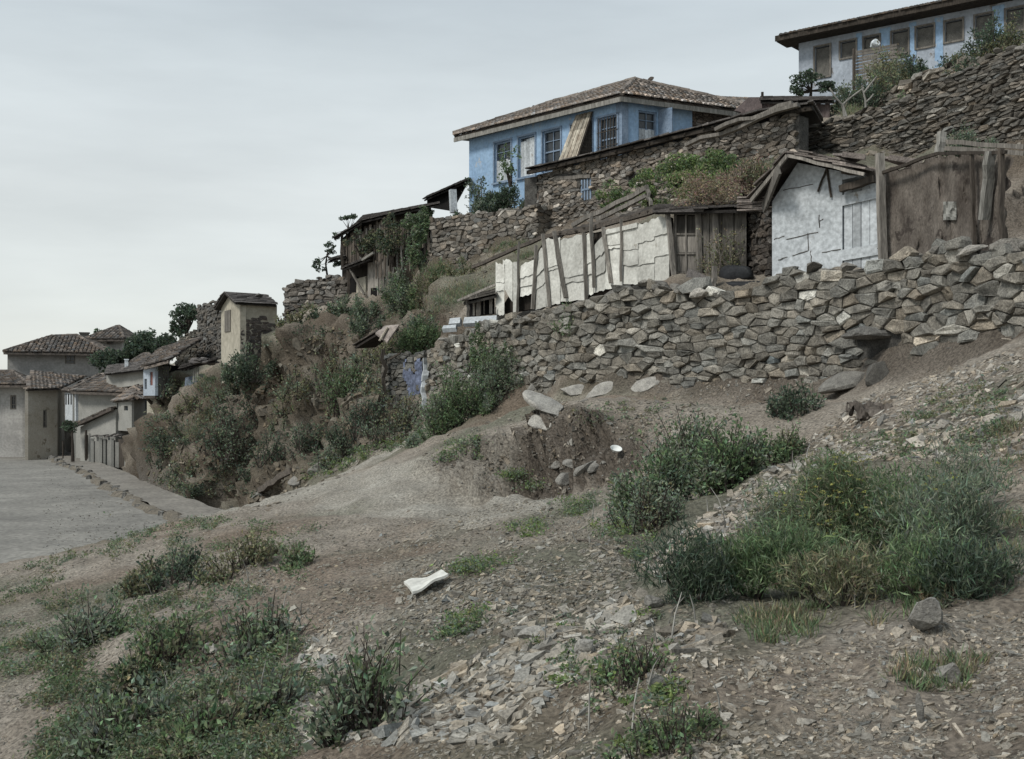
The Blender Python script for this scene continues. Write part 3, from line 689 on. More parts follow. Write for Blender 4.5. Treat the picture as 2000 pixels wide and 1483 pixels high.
# ------------------------------------------------------------------ the blue house
C0, C1, C2 = np.array((-1.75, 47.0, 0)), np.array((3.92, 41.0, 0)), np.array((9.7, 43.9, 0)); C3 = np.array((5.0, 50.4, 0))
ZE, ZB = 10.62, 6.6
bh = empty("blue_house", (3.92, 41.0, 7.4), "long pale blue plastered house under a low tiled hip roof, above the stone outbuilding", "house")
f1, f2 = Face(C0, C1), Face(C1, C2); f3, f4 = Face(C0, C3), Face(C3, C2)
wins = []
for (a, b, tp, bt) in ((966, 998, 276, 352), (1013, 1045, 262, 345), (1060, 1095, 246, 330), (1115, 1157, 232, 318), (1168, 1208, 213, 303)):
    ua, _ = f1.hit(a, tp); ub, zt_ = f1.hit(b, tp); _, zb_ = f1.hit(b, bt); wins.append((ua, ub, zb_, min(zt_, ZE - .22)))
zw0, zw1 = np.mean([w[2] for w in wins[1:3]]), np.mean([w[3] for w in wins[:3]])
wins = [(a, b, zw0, zw1) for a, b, _, _ in wins]
u, z = f2.hit(1247, 285); u2, z2 = f2.hit(1283, 219); w6 = (u, u2, z, min(z2, ZE - .25))
ustone, _ = f2.hit(1352, 240)
m = MB()
wall_openings(m, f1, 0, f1.L, ZB, ZE, .25, wins)
wall_openings(m, f2, 0.25, ustone, ZB, ZE, .25, [w6])
box8(m, [f1.p(0, ZB, -.25), f1.p(.25, ZB, -.25), np.append(C3[:2] + (-.2, 0), ZB), np.append(C3[:2], ZB), f1.p(0, ZE, -.25), f1.p(.25, ZE, -.25), np.append(C3[:2] + (-.2, 0), ZE), np.append(C3[:2], ZE)])
obj("wall", m, "blue_plaster", bh)
m = MB()   # pale corner board, eaves boards and the blue pilaster strips
f1.box(m, f1.L - .26, f1.L + .03, ZB, ZE, 0.003, .035); f2.box(m, -.03, .24, ZB, ZE, .003, .035)
obj("corner_board", m, "blue_wood", bh)
b_ = np.array([f2.p(ustone, 0, -.06), f2.p(f2.L + .1, 0, -.06)]); t_ = b_.copy(); b_[:, 2] = 7.3; t_[:, 2] = ZE + .06
m = MB(); masonry(m, b_, t_, 0.12, aspect=2.2, depth=.08, tint=(.62, .55, .52), sink=.2, spread=.35, pale=0.0); obj("stone_end", m, "stone", bh, label="bare dark stone end wall where the blue plaster stops")
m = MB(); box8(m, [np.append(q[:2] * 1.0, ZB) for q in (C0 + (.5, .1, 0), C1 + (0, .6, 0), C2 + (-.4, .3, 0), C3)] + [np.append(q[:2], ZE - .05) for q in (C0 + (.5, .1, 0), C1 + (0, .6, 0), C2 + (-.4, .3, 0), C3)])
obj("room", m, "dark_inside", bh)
for i, w in enumerate(wins):
    if i == 3: continue
    kw = {}
    if i == 0: kw = dict(label="leftmost window, half covered by pale boards", boards=(0, .55))
    if i == 1: kw = dict(label="second window, covered by pale boards", boards=(0, .95))
    if i == 4: kw = dict(label="window with upright iron bars", bars=7)
    sash_window(bh, f1, *w, cols=3 if i == 4 else 2, rows=4, **kw)
sash_window(bh, f2, *w6, cols=2, rows=4, label="side window with a broken lower sash", boards=(0, .5))
# window surrounds
for i, w in enumerate(wins):
    m = MB(); t = .07
    f1.box(m, w[0] - t, w[0] - .002, w[2] - t, w[3] + t, .002, .035); f1.box(m, w[1] + .002, w[1] + t, w[2] - t, w[3] + t, .002, .035); f1.box(m, w[0], w[1], w[3] + .002, w[3] + t, .002, .035); f1.box(m, w[0] - t - .03, w[1] + t + .03, w[2] - t, w[2] - .002, .04, .09)
    obj("window_surround", m, "blue_wood", bh)
# open shutter beside the side window
m = MB(); a = f2.p(w6[1] + .05, w6[2] - .1, .03); b = f2.p(w6[1] + .28, w6[2] - .1, .55)
hh = np.array((0, 0, w6[3] - w6[2] + .2)); slab(m, a, b, b + hh, a + hh, .04); obj("shutter", m, "blue_wood", bh, label="plain blue shutter standing open at the side window")
# projecting shaded box window of lattice and boards
w = wins[3]; m = MB()
tl, tr = f1.hit(1127, 224), f1.hit(1158, 220); ztop = min(tl[1], ZE - .15)
ua, ub = f1.hit(1127, 224)[0] - .02, w[1] + .04
zbt = w[2] + .08; out = .75
A, B = f1.p(ua, ztop, .05), f1.p(ub, ztop, .05); Cc, D_ = f1.p(ub - .12, zbt, out), f1.p(ua - .25, zbt, out)
n = 9
for k in range(n):
    for r_ in range(3):
        f_, g_ = k / n, (k + .95) / n; h0, h1 = r_ / 3, (r_ + 1.04) / 3
        q = [(A * (1 - x) + B * x) * (1 - y) + (D_ * (1 - x) + Cc * x) * y for x, y in ((f_, h1), (g_, h1), (g_, h0), (f_, h0))]
        o_ = f1.n[0] * .02 * (k % 2), f1.n[1] * .02 * (k % 2), .012 * (2 - r_)
        slab(m, *[z_ + np.array(o_) for z_ in q], .02, math.exp(rng.normal(0, .2)) * (1.0 if r_ else .55))
obj("box_window", m, "shade_boards" if "shade_boards" in MATS else mk("shade_boards", (.44, .41, .34), (.22, .18, .14), scale=5, fine=20, finea=.25, bump=.3, attr="col", stretch=(1, 1, .3)), bh, label="slanting boarded sunshade over the fourth window")
m = MB()   # lattice side
E_ = f1.p(ub, zbt, .05)
nl = 11
for k in range(1, nl):
    f_ = k / nl
    p0 = B * (1 - f_) + Cc * f_; p1 = B * (1 - f_) + E_ * f_; beam(m, p0, p1, .014, .014)
    q0 = E_ * (1 - f_) + Cc * f_; q1 = B * (1 - f_) + Cc * f_ if False else E_ * (1 - f_) + B * 0 + Cc * f_
    tt = B * 1.0; hi = f1.p(ub - .12 * f_, zbt + (ztop - zbt) * (1 - f_), .05 + (out - .05) * f_); lo = f1.p(ub - .12 * f_, zbt, .05 + (out - .05) * f_); beam(m, lo, hi, .014, .014)
beam(m, B, Cc, .05, .05); beam(m, E_, Cc, .05, .05)
slab(m, f1.p(ub - .03, zbt, .06), f1.p(ub - .14, zbt, out - .04), f1.p(ub - .14, zbt + .03, out - .04), f1.p(ub - .05, ztop - .1, .06), .01, .55)
obj("lattice", m, "dark_wood", bh)
m = MB(); f1.box(m, ua - .25, ub + .02, zbt - .09, zbt - .01, .02, out + .03); 
for u_ in (ua - .1, ub - .15): beam(m, f1.p(u_, zbt - .5, .03), f1.p(u_, zbt - .08, out - .1), .06)
obj("shelf", m, "dark_wood", bh)
# roof
ov = .42
def off2(p, a, b):  # push corner outward
    return p + a * ov + b * ov
n1 = np.append(f1.n, 0); n2 = np.append(f2.n, 0)
e0, e1, e2 = C0 + n1 * ov - np.append(f1.d, 0) * .45, C1 + n1 * ov * .6 + n2 * ov * .6, C2 + n2 * ov + np.append(f2.d, 0) * .45
e3 = C3 - n1 * ov - n2 * ov * .2
for q in (e0, e1, e2, e3): q[2] = ZE + .12
r0, r1 = np.array((1.75, 48.0, 12.28)), np.array((4.85, 45.6, 12.55))
m = MB()
tile_roof(m, [e0, e1, r1, r0], w=.19, pale_eave=True); tile_roof(m, [e1, e2, r1], w=.19, pale_eave=True); tile_roof(m, [e2, e3, r0, r1], w=.19); tile_roof(m, [e3, e0, r0], w=.19)
for a, b in ((e0, r0), (e1, r1), (e2, r1), (r0, r1), (e3, r0)): ridge_tiles(m, a + (0, 0, .1), b + (0, 0, .1), .12)
for k in range(16): rock_mesh(m, r1 + np.array((rng.normal(0, .3), rng.normal(0, .3), rng.uniform(-.14, -.02))), .2, squash=(1, .8, .5), rot=rng.uniform(0, 6), col=math.exp(rng.normal(0, .3)))
rf = obj("roof", m, "tile", bh)
m = MB()
for a, b, nn in ((e0, e1, n1), (e1, e2, n2)):
    aa, bb = a - (0, 0, .16), b - (0, 0, .16); beam(m, aa, bb, .05, .17)
    k = int(np.linalg.norm(b - a) / .5)
box8(m, [q - (0, 0, .14) for q in (e0, e1, e2, e3)] + [q - (0, 0, .09) for q in (e0, e1, e2, e3)], .9)
obj("eaves", m, mk("pale_timber", (.27, .262, .24), (.15, .145, .13), scale=6, fine=40, finea=.4, bump=.5, attr="col", stretch=(1, 1, .12)), rf)

# ------------------------------------------------------------------ stone outbuilding under it
b, t = wall_line(W_HOUSE)
sh = empty("stone_outbuilding", tuple(b[0]), "low rubble-stone outbuilding with a small blue-grey window, right under the blue house", "house")
lo = min(0, 0)
def _hw(s, z, xy):
    px, py = proj(np.array((xy[0], xy[1], z))); return (1138 < px < 1157 and 349 < py < 392) or (1228 < px < 1242 and 340 < py < 368) or (1085 < px < 1158 and 340 < py < 350)
m = MB(); r = masonry(m, b, t, 0.11, aspect=2.4, depth=.09, tint=(.95, .88, .82), spread=.42, pale=.13, hole=_hw, thick=.4, sink=1.2); obj("wall", m, "stone", sh)
# return wall at the left end
a0 = np.array([b[0] + (0, 0, 0), b[0] + (1.4, 3.0, 0)]); t0 = np.array([t[0], t[0] + (1.4, 3.0, 0)]); m = MB(); masonry(m, a0[::-1], t0[::-1], .13, tint=(.8, .7, .65), sink=1.0); obj("end_wall", m, "stone", sh)
fs = Face(b[0], b[2])
ua, zb_ = fs.hit(1139, 391); ub, zt_ = fs.hit(1156, 350); 
m = MB(); fs.box(m, ua - .02, ub + .02, zb_, zt_, -.02, .03, .35)
for u_ in np.linspace(ua, ub, 4): fs.box(m, u_ - .035, u_ + .035, zb_ - .03, zt_ + .03, .035, .07)
fs.box(m, ua, ub, (zb_ + zt_) / 2 - .03, (zb_ + zt_) / 2 + .03, .072, .09); obj("window", m, "blue_wood", sh)
ua, z1_ = fs.hit(1087, 349); ub, z2_ = fs.hit(1157, 344); m = MB(); beam(m, fs.p(ua, z1_, .05), fs.p(ub, z2_ - .02, .05), .14, .12, wob=.01); obj("lintel", m, "grey_wood", sh)
fs2 = Face(b[1], b[2]); ua, z1_ = fs2.hit(1229, 368); ub, z2_ = fs2.hit(1241, 340); m = MB(); fs2.box(m, ua, ub, z1_, z2_, -.1, .01); obj("opening", m, "dark_inside", sh)
# low slate roof with a broken edge
m = MB(); T = np.array([t[i] for i in range(len(t))]); T[:, 2] += .05
edge = [T[0] + (-.35, -.15, .05), T[1] + (-.1, -.3, .02), T[2] + (0, -.35, .05), T[3] + (0, -.35, .1), T[4] + (.3, -.3, .1)]
backs = [np.array((1.6, 41.6, 8.35)), np.array((3.2, 40.3, 8.5)), np.array((6.2, 38.8, 8.8)), np.array((8.0, 37.2, 8.6)), np.array((9.5, 35.3, 8.5))]
for i in range(4): slab_roof(m, edge[i], edge[i + 1], backs[i + 1], backs[i], size=.42, col=.8, th=.04)
obj("roof", m, "slate", sh)
m = MB()
for i in range(4): beam(m, edge[i] - (0, 0, .1), edge[i + 1] - (0, 0, .1), .1, .09, wob=.02, col=.6)
for i in range(26):
    f_ = i / 26 * 4; k = min(int(f_), 3); q = edge[k] + (edge[k + 1] - edge[k]) * (f_ - k) - (0, 0, .07); beam(m, q + (0, -.12, 0), q + (0, .5, .06), .06, col=.5)
obj("rafters", m, "dark_wood", sh)
# two weathered boards lying along the roof edge
for (p0, p1, lb) in (((1340, 292, 33.6), (1560, 214, 30.9), "long weathered pole lying along the edge of the outbuilding roof"), ((1398, 262, 32.6), (1548, 210, 31.2), "split pale board propped above the pole on the outbuilding roof")):
    m = MB(); beam(m, P(*p0) + (0, 0, .12), P(*p1) + (0, 0, .12), .16, .1, wob=.04, seg=6); obj("roof_pole", m, "grey_wood", label=lb, cat="pole")

# ------------------------------------------------------------------ top right house
A, B = P(1560, 90, 51.2), P(2100, 90, 44.3); A[2] = B[2] = 0
th = empty("hilltop_house", (A[0], A[1], 13.4), "shabby blue and cream timber-framed house at the top right corner of the hill", "house")
f = Face(A, B); zE = 16.0
_, zE = f.hit(1562, 86); zE += .05
ops = []
for a, b, tp, bt in ((1592, 1621, 84, 150), (1642, 1672, 72, 112), (1688, 1718, 55, 100), (1742, 1774, 45, 110), (1790, 1824, 40, 92), (1846, 1880, 40, 80), (1905, 1938, 30, 70), (1965, 2000, 20, 60)):
    ua, _ = f.hit(a, tp); ub, z1_ = f.hit(b, tp); _, z0_ = f.hit((a + b) / 2, bt); ops.append((ua, ub, z0_, zE - .35))
m = MB(); wall_openings(m, f, 0, f.L, 12.0, zE, .25, ops)
A2 = A + np.append(-f.n * 6 + f.d * 1.2, 0); B2 = B + np.append(-f.n * 6, 0)
box8(m, [np.append(f.a - f.n * .25, 12), np.append(f.a - f.n * .25 + f.d * .25, 12), np.append(A2[:2] + f.d * .25, 12), np.append(A2[:2], 12)] + [np.append(f.a - f.n * .25, zE), np.append(f.a - f.n * .25 + f.d * .25, zE), np.append(A2[:2] + f.d * .25, zE), np.append(A2[:2], zE)])
obj("wall", m, mk("faded_blue", (.36, .40, .45), (.25, .28, .32), scale=1.2, fine=8, finea=.15, spots=((.17, .165, .16), 1.5, .6)), th)
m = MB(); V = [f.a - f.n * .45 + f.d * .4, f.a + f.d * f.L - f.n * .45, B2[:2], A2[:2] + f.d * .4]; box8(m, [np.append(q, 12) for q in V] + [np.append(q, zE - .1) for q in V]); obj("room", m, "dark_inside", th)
for i, (a, b) in enumerate(((1718, 1740), (1776, 1790), (1826, 1842), (1672, 1684), (1938, 1962))):
    m = MB(); ua, _ = f.hit(a, 60); ub, _ = f.hit(b, 60); f.box(m, ua, ub, 12.8, zE - .1, .003, .025)
    obj("blue_strip", m, "blue_plaster", th)
for i, (ua, ub, z0_, z1_) in enumerate(ops):
    m = MB(); t = .07
    for q in ((ua - t, ua, z0_ - t, z1_ + t), (ub, ub + t, z0_ - t, z1_ + t), (ua, ub, z1_, z1_ + t), (ua, ub, z0_ - t, z0_)): f.box(m, *q, .004, .06)
    fr = obj("window", m, "grey_wood", th)
    m = MB(); f.box(m, ua + .02, ub - .02, z0_ + .05, z1_ - .05, -.14, -.1, .9)
    if i in (3,): f.box(m, ua + .02, ub - .02, z0_ + .1, z1_ - .9, -.09, -.05, 1.3)
    obj("pane", m, mk("old_shutter%d" % 0, (.16, .155, .14), (.09, .087, .08), scale=3, attr="col") if "old_shutter0" not in MATS else "old_shutter0", fr)
m = MB()
e0 = f.p(-.75, zE + .18, .8); e1 = f.p(f.L, zE + .18, .8); b0 = f.p(2.2, zE + 1.5, -3.2); b1 = f.p(f.L, zE + 1.5, -3.2); e3 = f.p(-.5, zE + .18, -6.5)
tile_roof(m, [e0, e1, b1, b0], w=.22, col=.6); tile_roof(m, [e3, e0, b0], w=.22, col=.6)
rf = obj("roof", m, "tile", th)
m = MB(); f.box(m, -.7, f.L, zE - .02, zE + .06, -.3, .78, .55); beam(m, e0 - (0, 0, .05), e1 - (0, 0, .05), .06, .24, col=.7); obj("eaves", m, "dark_wood", rf)
# lean-to screen of brown boards before it
tb = empty("board_screen", P(1700, 170, 47), "brown slatted screen of old boards in front of the hilltop house", "fence")
m = MB()
for k in range(11):
    y0, y1 = 104 + k * 6.0, 95 + k * 6.0; beam(m, P(1665, y0 + rng.uniform(-1, 1), 47.6), P(1752, y1 - 8 + rng.uniform(-1, 1), 46.4), .03, .1, col=math.exp(rng.normal(0, .25)))
obj("board_panel", m, "grey_wood", tb)
for a in (1668, 1710, 1748):
    m = MB(); beam(m, P(a, 190, 47.3), P(a, 95, 47.3), .09); obj("post", m, "dark_wood", tb)
m = MB(); slab(m, P(1738, 128, 45.2), P(1790, 112, 44.6), P(1784, 122, 43.8), P(1742, 138, 44.2), .05); obj("tin_sheet", m, mk("blue_tin", (.12, .16, .22), (.08, .1, .14), rough=.5), label="dented blue-grey sheet lying under the hilltop house", cat="sheet")
m = MB(); rock_mesh(m, P(1706, 86, 48.0), .33, squash=(1, .8, .8), seed=5, col=1.4); obj("hanging_cloth", m, "whitewash", label="white bundle hung out of the third window of the hilltop house", cat="cloth")

# ------------------------------------------------------------------ sheds on the skyline between the two houses
ps = empty("plank_shed", P(1540, 220, 39), "dark shed of upright planks on the skyline left of the hilltop house", "shed")
m = MB(); planks(m, [P(1492, 232, 39.6), P(1622, 232, 37.6)], [P(1492, 197, 39.6), P(1622, 199, 37.6)], w=.17, th=.03, col=.9); obj("plank_wall", m, mk("red_planks", (.15, .12, .115), (.085, .07, .068), scale=4, attr="col", stretch=(1, 1, .2)), ps)
m = MB(); slab_roof(m, P(1485, 199, 39.3), P(1630, 199, 37.2), P(1625, 192, 39.5), P(1488, 191, 41.5), size=.5, col=.6); obj("roof", m, "slate", ps)
m = MB(); slab(m, P(1440, 220, 41.5), P(1468, 194, 41.0), P(1495, 194, 40.2), P(1494, 232, 39.7), .15, .7); slab(m, P(1452, 212, 41.0), P(1494, 208, 40), P(1494, 240, 39.6), P(1450, 236, 41), .1, .8); obj("gable", m, "red_planks", ps)
ch = MB(); beam(ch, P(1489, 196, 41), P(1489, 180, 41), .07); obj("stovepipe", ch, "dark_wood", ps)
fr = empty("tiled_shed", P(1420, 215, 52), "low tiled roof with a white eaves board showing behind the blue house", "shed")
m = MB(); tile_roof(m, [P(1385, 203, 52), P(1462, 207, 50), P(1464, 196, 53), P(1398, 192, 55)], w=.24); obj("roof", m, "tile", fr)
m = MB(); slab(m, P(1385, 212, 51.8), P(1462, 216, 49.8), P(1462, 208.5, 49.8), P(1385, 204.5, 51.8), .1, 1.3); slab(m, P(1390, 240, 52.3), P(1462, 240, 50.4), P(1462, 216, 50.4), P(1390, 212, 52.3), .1, .6); obj("wall", m, "whitewash", fr)

# ------------------------------------------------------------------ timber shack on the brow
S0, S1 = P(672, 590, 48.5), P(842, 560, 43.6)
tk = empty("timber_shack", (S0[0], S0[1], S0[2]), "tall dark ramshackle timber shack hung with creepers on the brow of the cliff", "shed")
q = lambda px, py, f_=0.0: P(px, py, 48.5 + (px - 672) / 170 * -4.9 + f_)
def pz(px, py, f_=0.0): return q(px, py, f_)
m = MB()
slab(m, q(664, 470, .25), q(838, 470, .25), q(838, 405, .25), q(700, 436, .25), .1, .5)
planks(m, [q(672, 515), q(760, 505)], [q(672, 462), q(760, 432)], w=.17, col=1.5, ragged=.1, lean=.08, spread=.5, gapp=.3)
planks(m, [q(735, 545, -.4), q(842, 520, -.4)], [q(735, 500, -.4), q(842, 470, -.4)], w=.2, col=1.2, ragged=.12, lean=.15, spread=.5, gapp=.8)
planks(m, [q(760, 505, .1), q(840, 480, .1)], [q(760, 432, .1), q(840, 415, .1)], w=.17, col=1.0, ragged=.05, lean=.05, spread=.4, gapp=.3)
obj("board_wall", m, "dark_wood", tk)
m = MB(); planks(m, [q(720, 585, .1), q(752, 575, .1)], [q(720, 512, .1), q(752, 508, .1)], w=.33, col=1.2); planks(m, [q(752, 580, .05), q(772, 572, .05)], [q(752, 520, .05), q(772, 515, .05)], w=.3, col=.8); obj("lower_wall", m, "grey_wood", tk)
m = MB(); slab(m, q(696, 590, .15), q(714, 586, .15), q(714, 540, .15), q(696, 545, .15), .12); obj("plaster_panel", m, "ochre_plaster", tk, label="patch of peeling pale plaster beside the doorway")
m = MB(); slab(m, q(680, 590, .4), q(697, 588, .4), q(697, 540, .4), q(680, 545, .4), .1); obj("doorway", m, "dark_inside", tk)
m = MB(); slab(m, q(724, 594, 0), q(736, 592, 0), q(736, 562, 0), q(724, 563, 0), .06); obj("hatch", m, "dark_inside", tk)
m = MB()
box8(m, [q(668, 600, .6), q(770, 590, .6), q(845, 560, 3.5), q(690, 590, 4), q(668, 470, .6), q(838, 410, .6), q(845, 410, 3.5), q(700, 450, 4)], .5); obj("back_wall", m, "dark_wood", tk)
m = MB(); slab_roof(m, q(652, 467, -.7), q(706, 436, -.6), q(712, 424, 3), q(690, 446, 3.4), size=.5, col=.7); slab_roof(m, q(700, 435, -.6), q(800, 411, -.6), q(802, 408, 3), q(712, 422, 3), size=.5, col=.6); slab_roof(m, q(795, 413, -.6), q(858, 400, -.6), q(858, 398, 3), q(800, 407, 3), size=.5, col=.6); obj("roof", m, "slate", tk)
m = MB(); slab_roof(m, q(668, 527, -1.0), q(722, 506, -1.0), q(728, 500, .2), q(680, 518, .2), size=.4, col=.8); slab_roof(m, q(640, 512, -.3), q(675, 502, -.3), q(675, 497, .8), q(650, 504, .8), size=.4, col=.6); obj("porch_roof", m, "slate", tk)
for a, b in (((668, 527), (668, 460)), ((680, 590), (679, 520))):
    m = MB(); beam(m, q(*a, -.8 if a[0] == 680 else -.3), q(*b, -.8 if a[0] == 680 else -.3), .1, wob=.02); obj("post", m, "dark_wood", tk)
m = MB(); beam(m, q(712, 576, -.5), q(680, 520, -.8), .07); obj("brace", m, "grey_wood", tk)
m = MB(); beam(m, q(708, 508, -1.1), q(730, 494, -1.1), .09); obj("loose_board", m, "pale_timber", tk)
for a in (702, 716, 724, 742, 757, 766, 776, 784):
    m = MB(); lw = 0 if a < 750 else 45; beam(m, q(a + rng.uniform(-2, 2), 512 + lw - (a - 700) * .2, -.25 if a < 750 else -.65), q(a, 450 + lw - (a - 700) * .25, -.2 if a < 750 else -.6), .05, wob=.015); obj("pole", m, "pale_timber", tk)

# lean-to with a white pillar left of the blue house
lt = empty("dark_lean_to", P(880, 412, 47), "black open lean-to with one white pillar at the left end of the blue house", "shed")
m = MB(); slab_roof(m, P(828, 391, 48.2), P(918, 352, 46.4), P(918, 349, 49), P(838, 384, 50), size=.5, col=.4); obj("roof", m, "slate", lt)
m = MB(); box8(m, [P(834, 402, 48.5), P(884, 413, 47.2), P(884, 413, 49.5), P(834, 405, 50), P(834, 391, 48.5), P(915, 356, 47), P(915, 356, 49), P(840, 388, 50)]); obj("back_wall", m, "dark_inside", lt)
m = MB(); beam(m, P(886, 416, 46.6), P(884, 371, 46.6), .26, .26); obj("pillar", m, "whitewash", lt)
# ------------------------------------------------------------------ fence of whitewashed sheets
fe = empty("sheet_fence", P(1180, 575, 27.5), "patchwork fence of whitewashed metal sheets on leaning posts above the dry-stone wall", "fence")
def fq(px, py, w=0.0): return P(px, py, 30.6 + (px - 970) / 340 * -5.3 - w)
panels = [((968, 512, 616), (985, 516, 614)), ((982, 506, 560), (1001, 511, 590)), ((1002, 512, 612), (1013, 512, 608)), ((1016, 520, 578), (1047, 505, 573)), ((1046, 504, 605), (1067, 470, 600)), ((1066, 468, 600), (1094, 463, 592)), ((1093, 470, 590), (1144, 457, 585)), ((1143, 460, 580), (1159, 450, 575)), ((1160, 480, 572), (1182, 455, 568)), ((1182, 450, 566), (1216, 446, 560)), ((1215, 446, 556), (1246, 440, 556)), ((1243, 440, 556), (1278, 428, 552)), ((1276, 429, 552), (1307, 419, 552))]
for i, ((x0, t0, b0), (x1, t1, b1)) in enumerate(panels):
    m = MB(); nr = 1 if i in (1, 2) else 3; c = (1.0 + .12 * rng.normal())
    br = [0] + sorted(rng.uniform(.25, .75, nr - 1)) + [1.0] if nr > 1 else [0, 1]
    for k in range(nr):
        f0, f1_ = br[k], min(br[k + 1] + .03, 1.0); ww = .03 + .018 * k + rng.uniform(-.006, .006)
        lo = [fq(x0, b0 + (t0 - b0) * f0, ww + .012), fq(x1, b1 + (t1 - b1) * f0 + rng.uniform(-2, 2), ww + .012 + rng.uniform(-.01, .03))]; hi = [fq(x1, b1 + (t1 - b1) * f1_, ww - .012), fq(x0, b0 + (t0 - b0) * f1_, ww - .012)]
        # a slightly buckled sheet
        nn = 6; V = []; a, b = np.array(lo[0]), np.array(lo[1]); d, c_ = np.array(hi[1]), np.array(hi[0])
        for jj in range(nn + 1):
            for ii in range(nn + 1):
                u_, v_ = ii / nn, jj / nn; p_ = (a * (1 - u_) + b * u_) * (1 - v_) + (d * (1 - u_) + c_ * u_) * v_
                p_[1] -= .022 * float(fbm(p_ * 3.1 + i, 2)); 
                if jj == 0: p_[2] += rng.normal(0, .012)
                if jj == nn and k == nr - 1: p_[2] += rng.normal(0, .02)
                V.append(p_)
        top = len(V); V2 = [v_ + (0, .012, 0) for v_ in V]
        Fq = [(j_ * (nn + 1) + i_, j_ * (nn + 1) + i_ + 1, (j_ + 1) * (nn + 1) + i_ + 1, (j_ + 1) * (nn + 1) + i_) for j_ in range(nn) for i_ in range(nn)]
        m.add(V, Fq, c * math.exp(rng.normal(0, .07))); m.add(V2, [q_[::-1] for q_ in Fq], .5)
    obj("sheet", m, "white_sheet", fe)
for (x0, y0), (x1, y1), w in (((1014, 472), (1010, 612), .07), ((1047, 479), (1040, 604), .10), ((1060, 457), (1073, 600), .10), ((1082, 452), (1105, 582), .12), ((1140, 455), (1145, 590), .10), ((1155, 423), (1160, 562), .09), ((1178, 444), (1193, 553), .10), ((1213, 428), (1213, 550), .07), ((1304, 416), (1318, 566), .12), ((968, 600), (968, 626), .05)):
    m = MB(); beam(m, fq(x1, y1, .14), fq(x0, y0, .14), w * .78, w * .6, wob=.008, seg=5, col=rng.uniform(.9, 1.5)); obj("post", m, "grey_wood", fe)
for (p0, p1, w) in (((1137, 452), (1282, 411), .11), ((923, 522), (1060, 463), .09), ((1058, 464), (1140, 449), .1)):
    m = MB(); beam(m, fq(p0[0], p0[1], -.15 if p0[0] > 1000 else -1.2), fq(p1[0], p1[1], -.15), w, w, wob=.015, seg=6, col=.8); obj("top_rail", m, "log", fe)
m = MB(); slab(m, fq(1183, 458, .12), fq(1244, 444, .12), fq(1244, 435, .12), fq(1183, 450, .12), .03); obj("top_board", m, "white_sheet", fe)
m = MB(); slab(m, fq(970, 616, -.35), fq(1310, 556, -.35), fq(1310, 425, -.35), fq(1060, 475, -.35), .08, .5); obj("back_wall", m, "dark_wood", fe)
# roof boards behind the fence
m = MB()
for k in range(14):
    f_ = k / 13; a = fq(1070 + 205 * f_, 466 - 53 * f_ + rng.uniform(-3, 3), -.15); b = fq(1085 + 205 * f_, 458 - 56 * f_, -1.9) + (0, 0, .02); beam(m, a, b, .28, .03, col=math.exp(rng.normal(0, .3)))
obj("roof_board", m, "dark_wood", fe)
# little hutch at the left end of the fence
hu = empty("small_hutch", P(935, 618, 31), "little hutch of broken boards at the left foot of the sheet fence", "hutch")
m = MB(); planks(m, [P(915, 618, 31.4), P(968, 612, 30.8)], [P(915, 590, 31.4), P(968, 578, 30.8)], w=.16, col=1.1, spread=.6, gapp=.8, ragged=.04); obj("plank_wall", m, "grey_wood", hu)
m = MB(); box8(m, [P(917, 620, 31.7), P(966, 614, 31), P(966, 614, 32.4), P(917, 620, 32.8), P(917, 588, 31.7), P(966, 576, 31), P(966, 576, 32.4), P(917, 588, 32.8)]); obj("inside", m, "dark_inside", hu)
m = MB(); slab_roof(m, P(905, 592, 30.9), P(970, 577, 30.4), P(970, 567, 31.8), P(912, 582, 32.3), size=.4, col=.8); beam(m, P(893, 588, 30.8), P(968, 556, 30.6), .06, col=1.8); obj("roof", m, "grey_wood", hu)
for a in (914, 934): 
    m = MB(); beam(m, P(a, 622, 30.9), P(a - 1, 570 + (934 - a) * .6, 30.9), .07, wob=.01); obj("post", m, "grey_wood", hu)
for i, (a, b, c_, d_, D, lb) in enumerate(((876, 620, 898, 633, 31.2, "squarish pale slab on the wall top left of the small hutch"), (863, 634, 890, 642, 31.0, "flat grey slab leaning at the far left end of the wall top"), (904, 618, 938, 632, 30.6, "whitewashed slab under the small hutch, left one of two"), (936, 616, 969, 630, 30.3, "whitewashed slab under the small hutch, right one of two"))):
    m = MB(); slab(m, P(a, d_, D), P(c_, d_ - 2, D - .2), P(c_ + 1, b, D), P(a + 3, b + 2, D + .2), .12, .9); obj("stone_slab", m, "whitewash", label=lb, cat="slab", group="slabs by the hutch")
# pergola poles behind the fence
for i, (p0, p1, w, lb) in enumerate((((1118, 441, 30.5), (1264, 366, 29.3), .11, "upper of the two long pergola poles above the sheet fence"), ((1165, 430, 29.6), (1262, 382, 29.0), .10, "lower of the two long pergola poles above the sheet fence"), ((1262, 362, 29.0), (1272, 402, 28.9), .08, "short upright pole at the right end of the pergola poles"), ((1205, 420, 28.6), (1300, 404, 27.4), .09, "thin bent pole lying on the roof boards of the sheet fence"))):
    m = MB(); beam(m, P(*p0), P(*p1), w, w, wob=.02, seg=5, col=1.1); obj("pergola_pole", m, "grey_wood", label=lb, cat="pole")

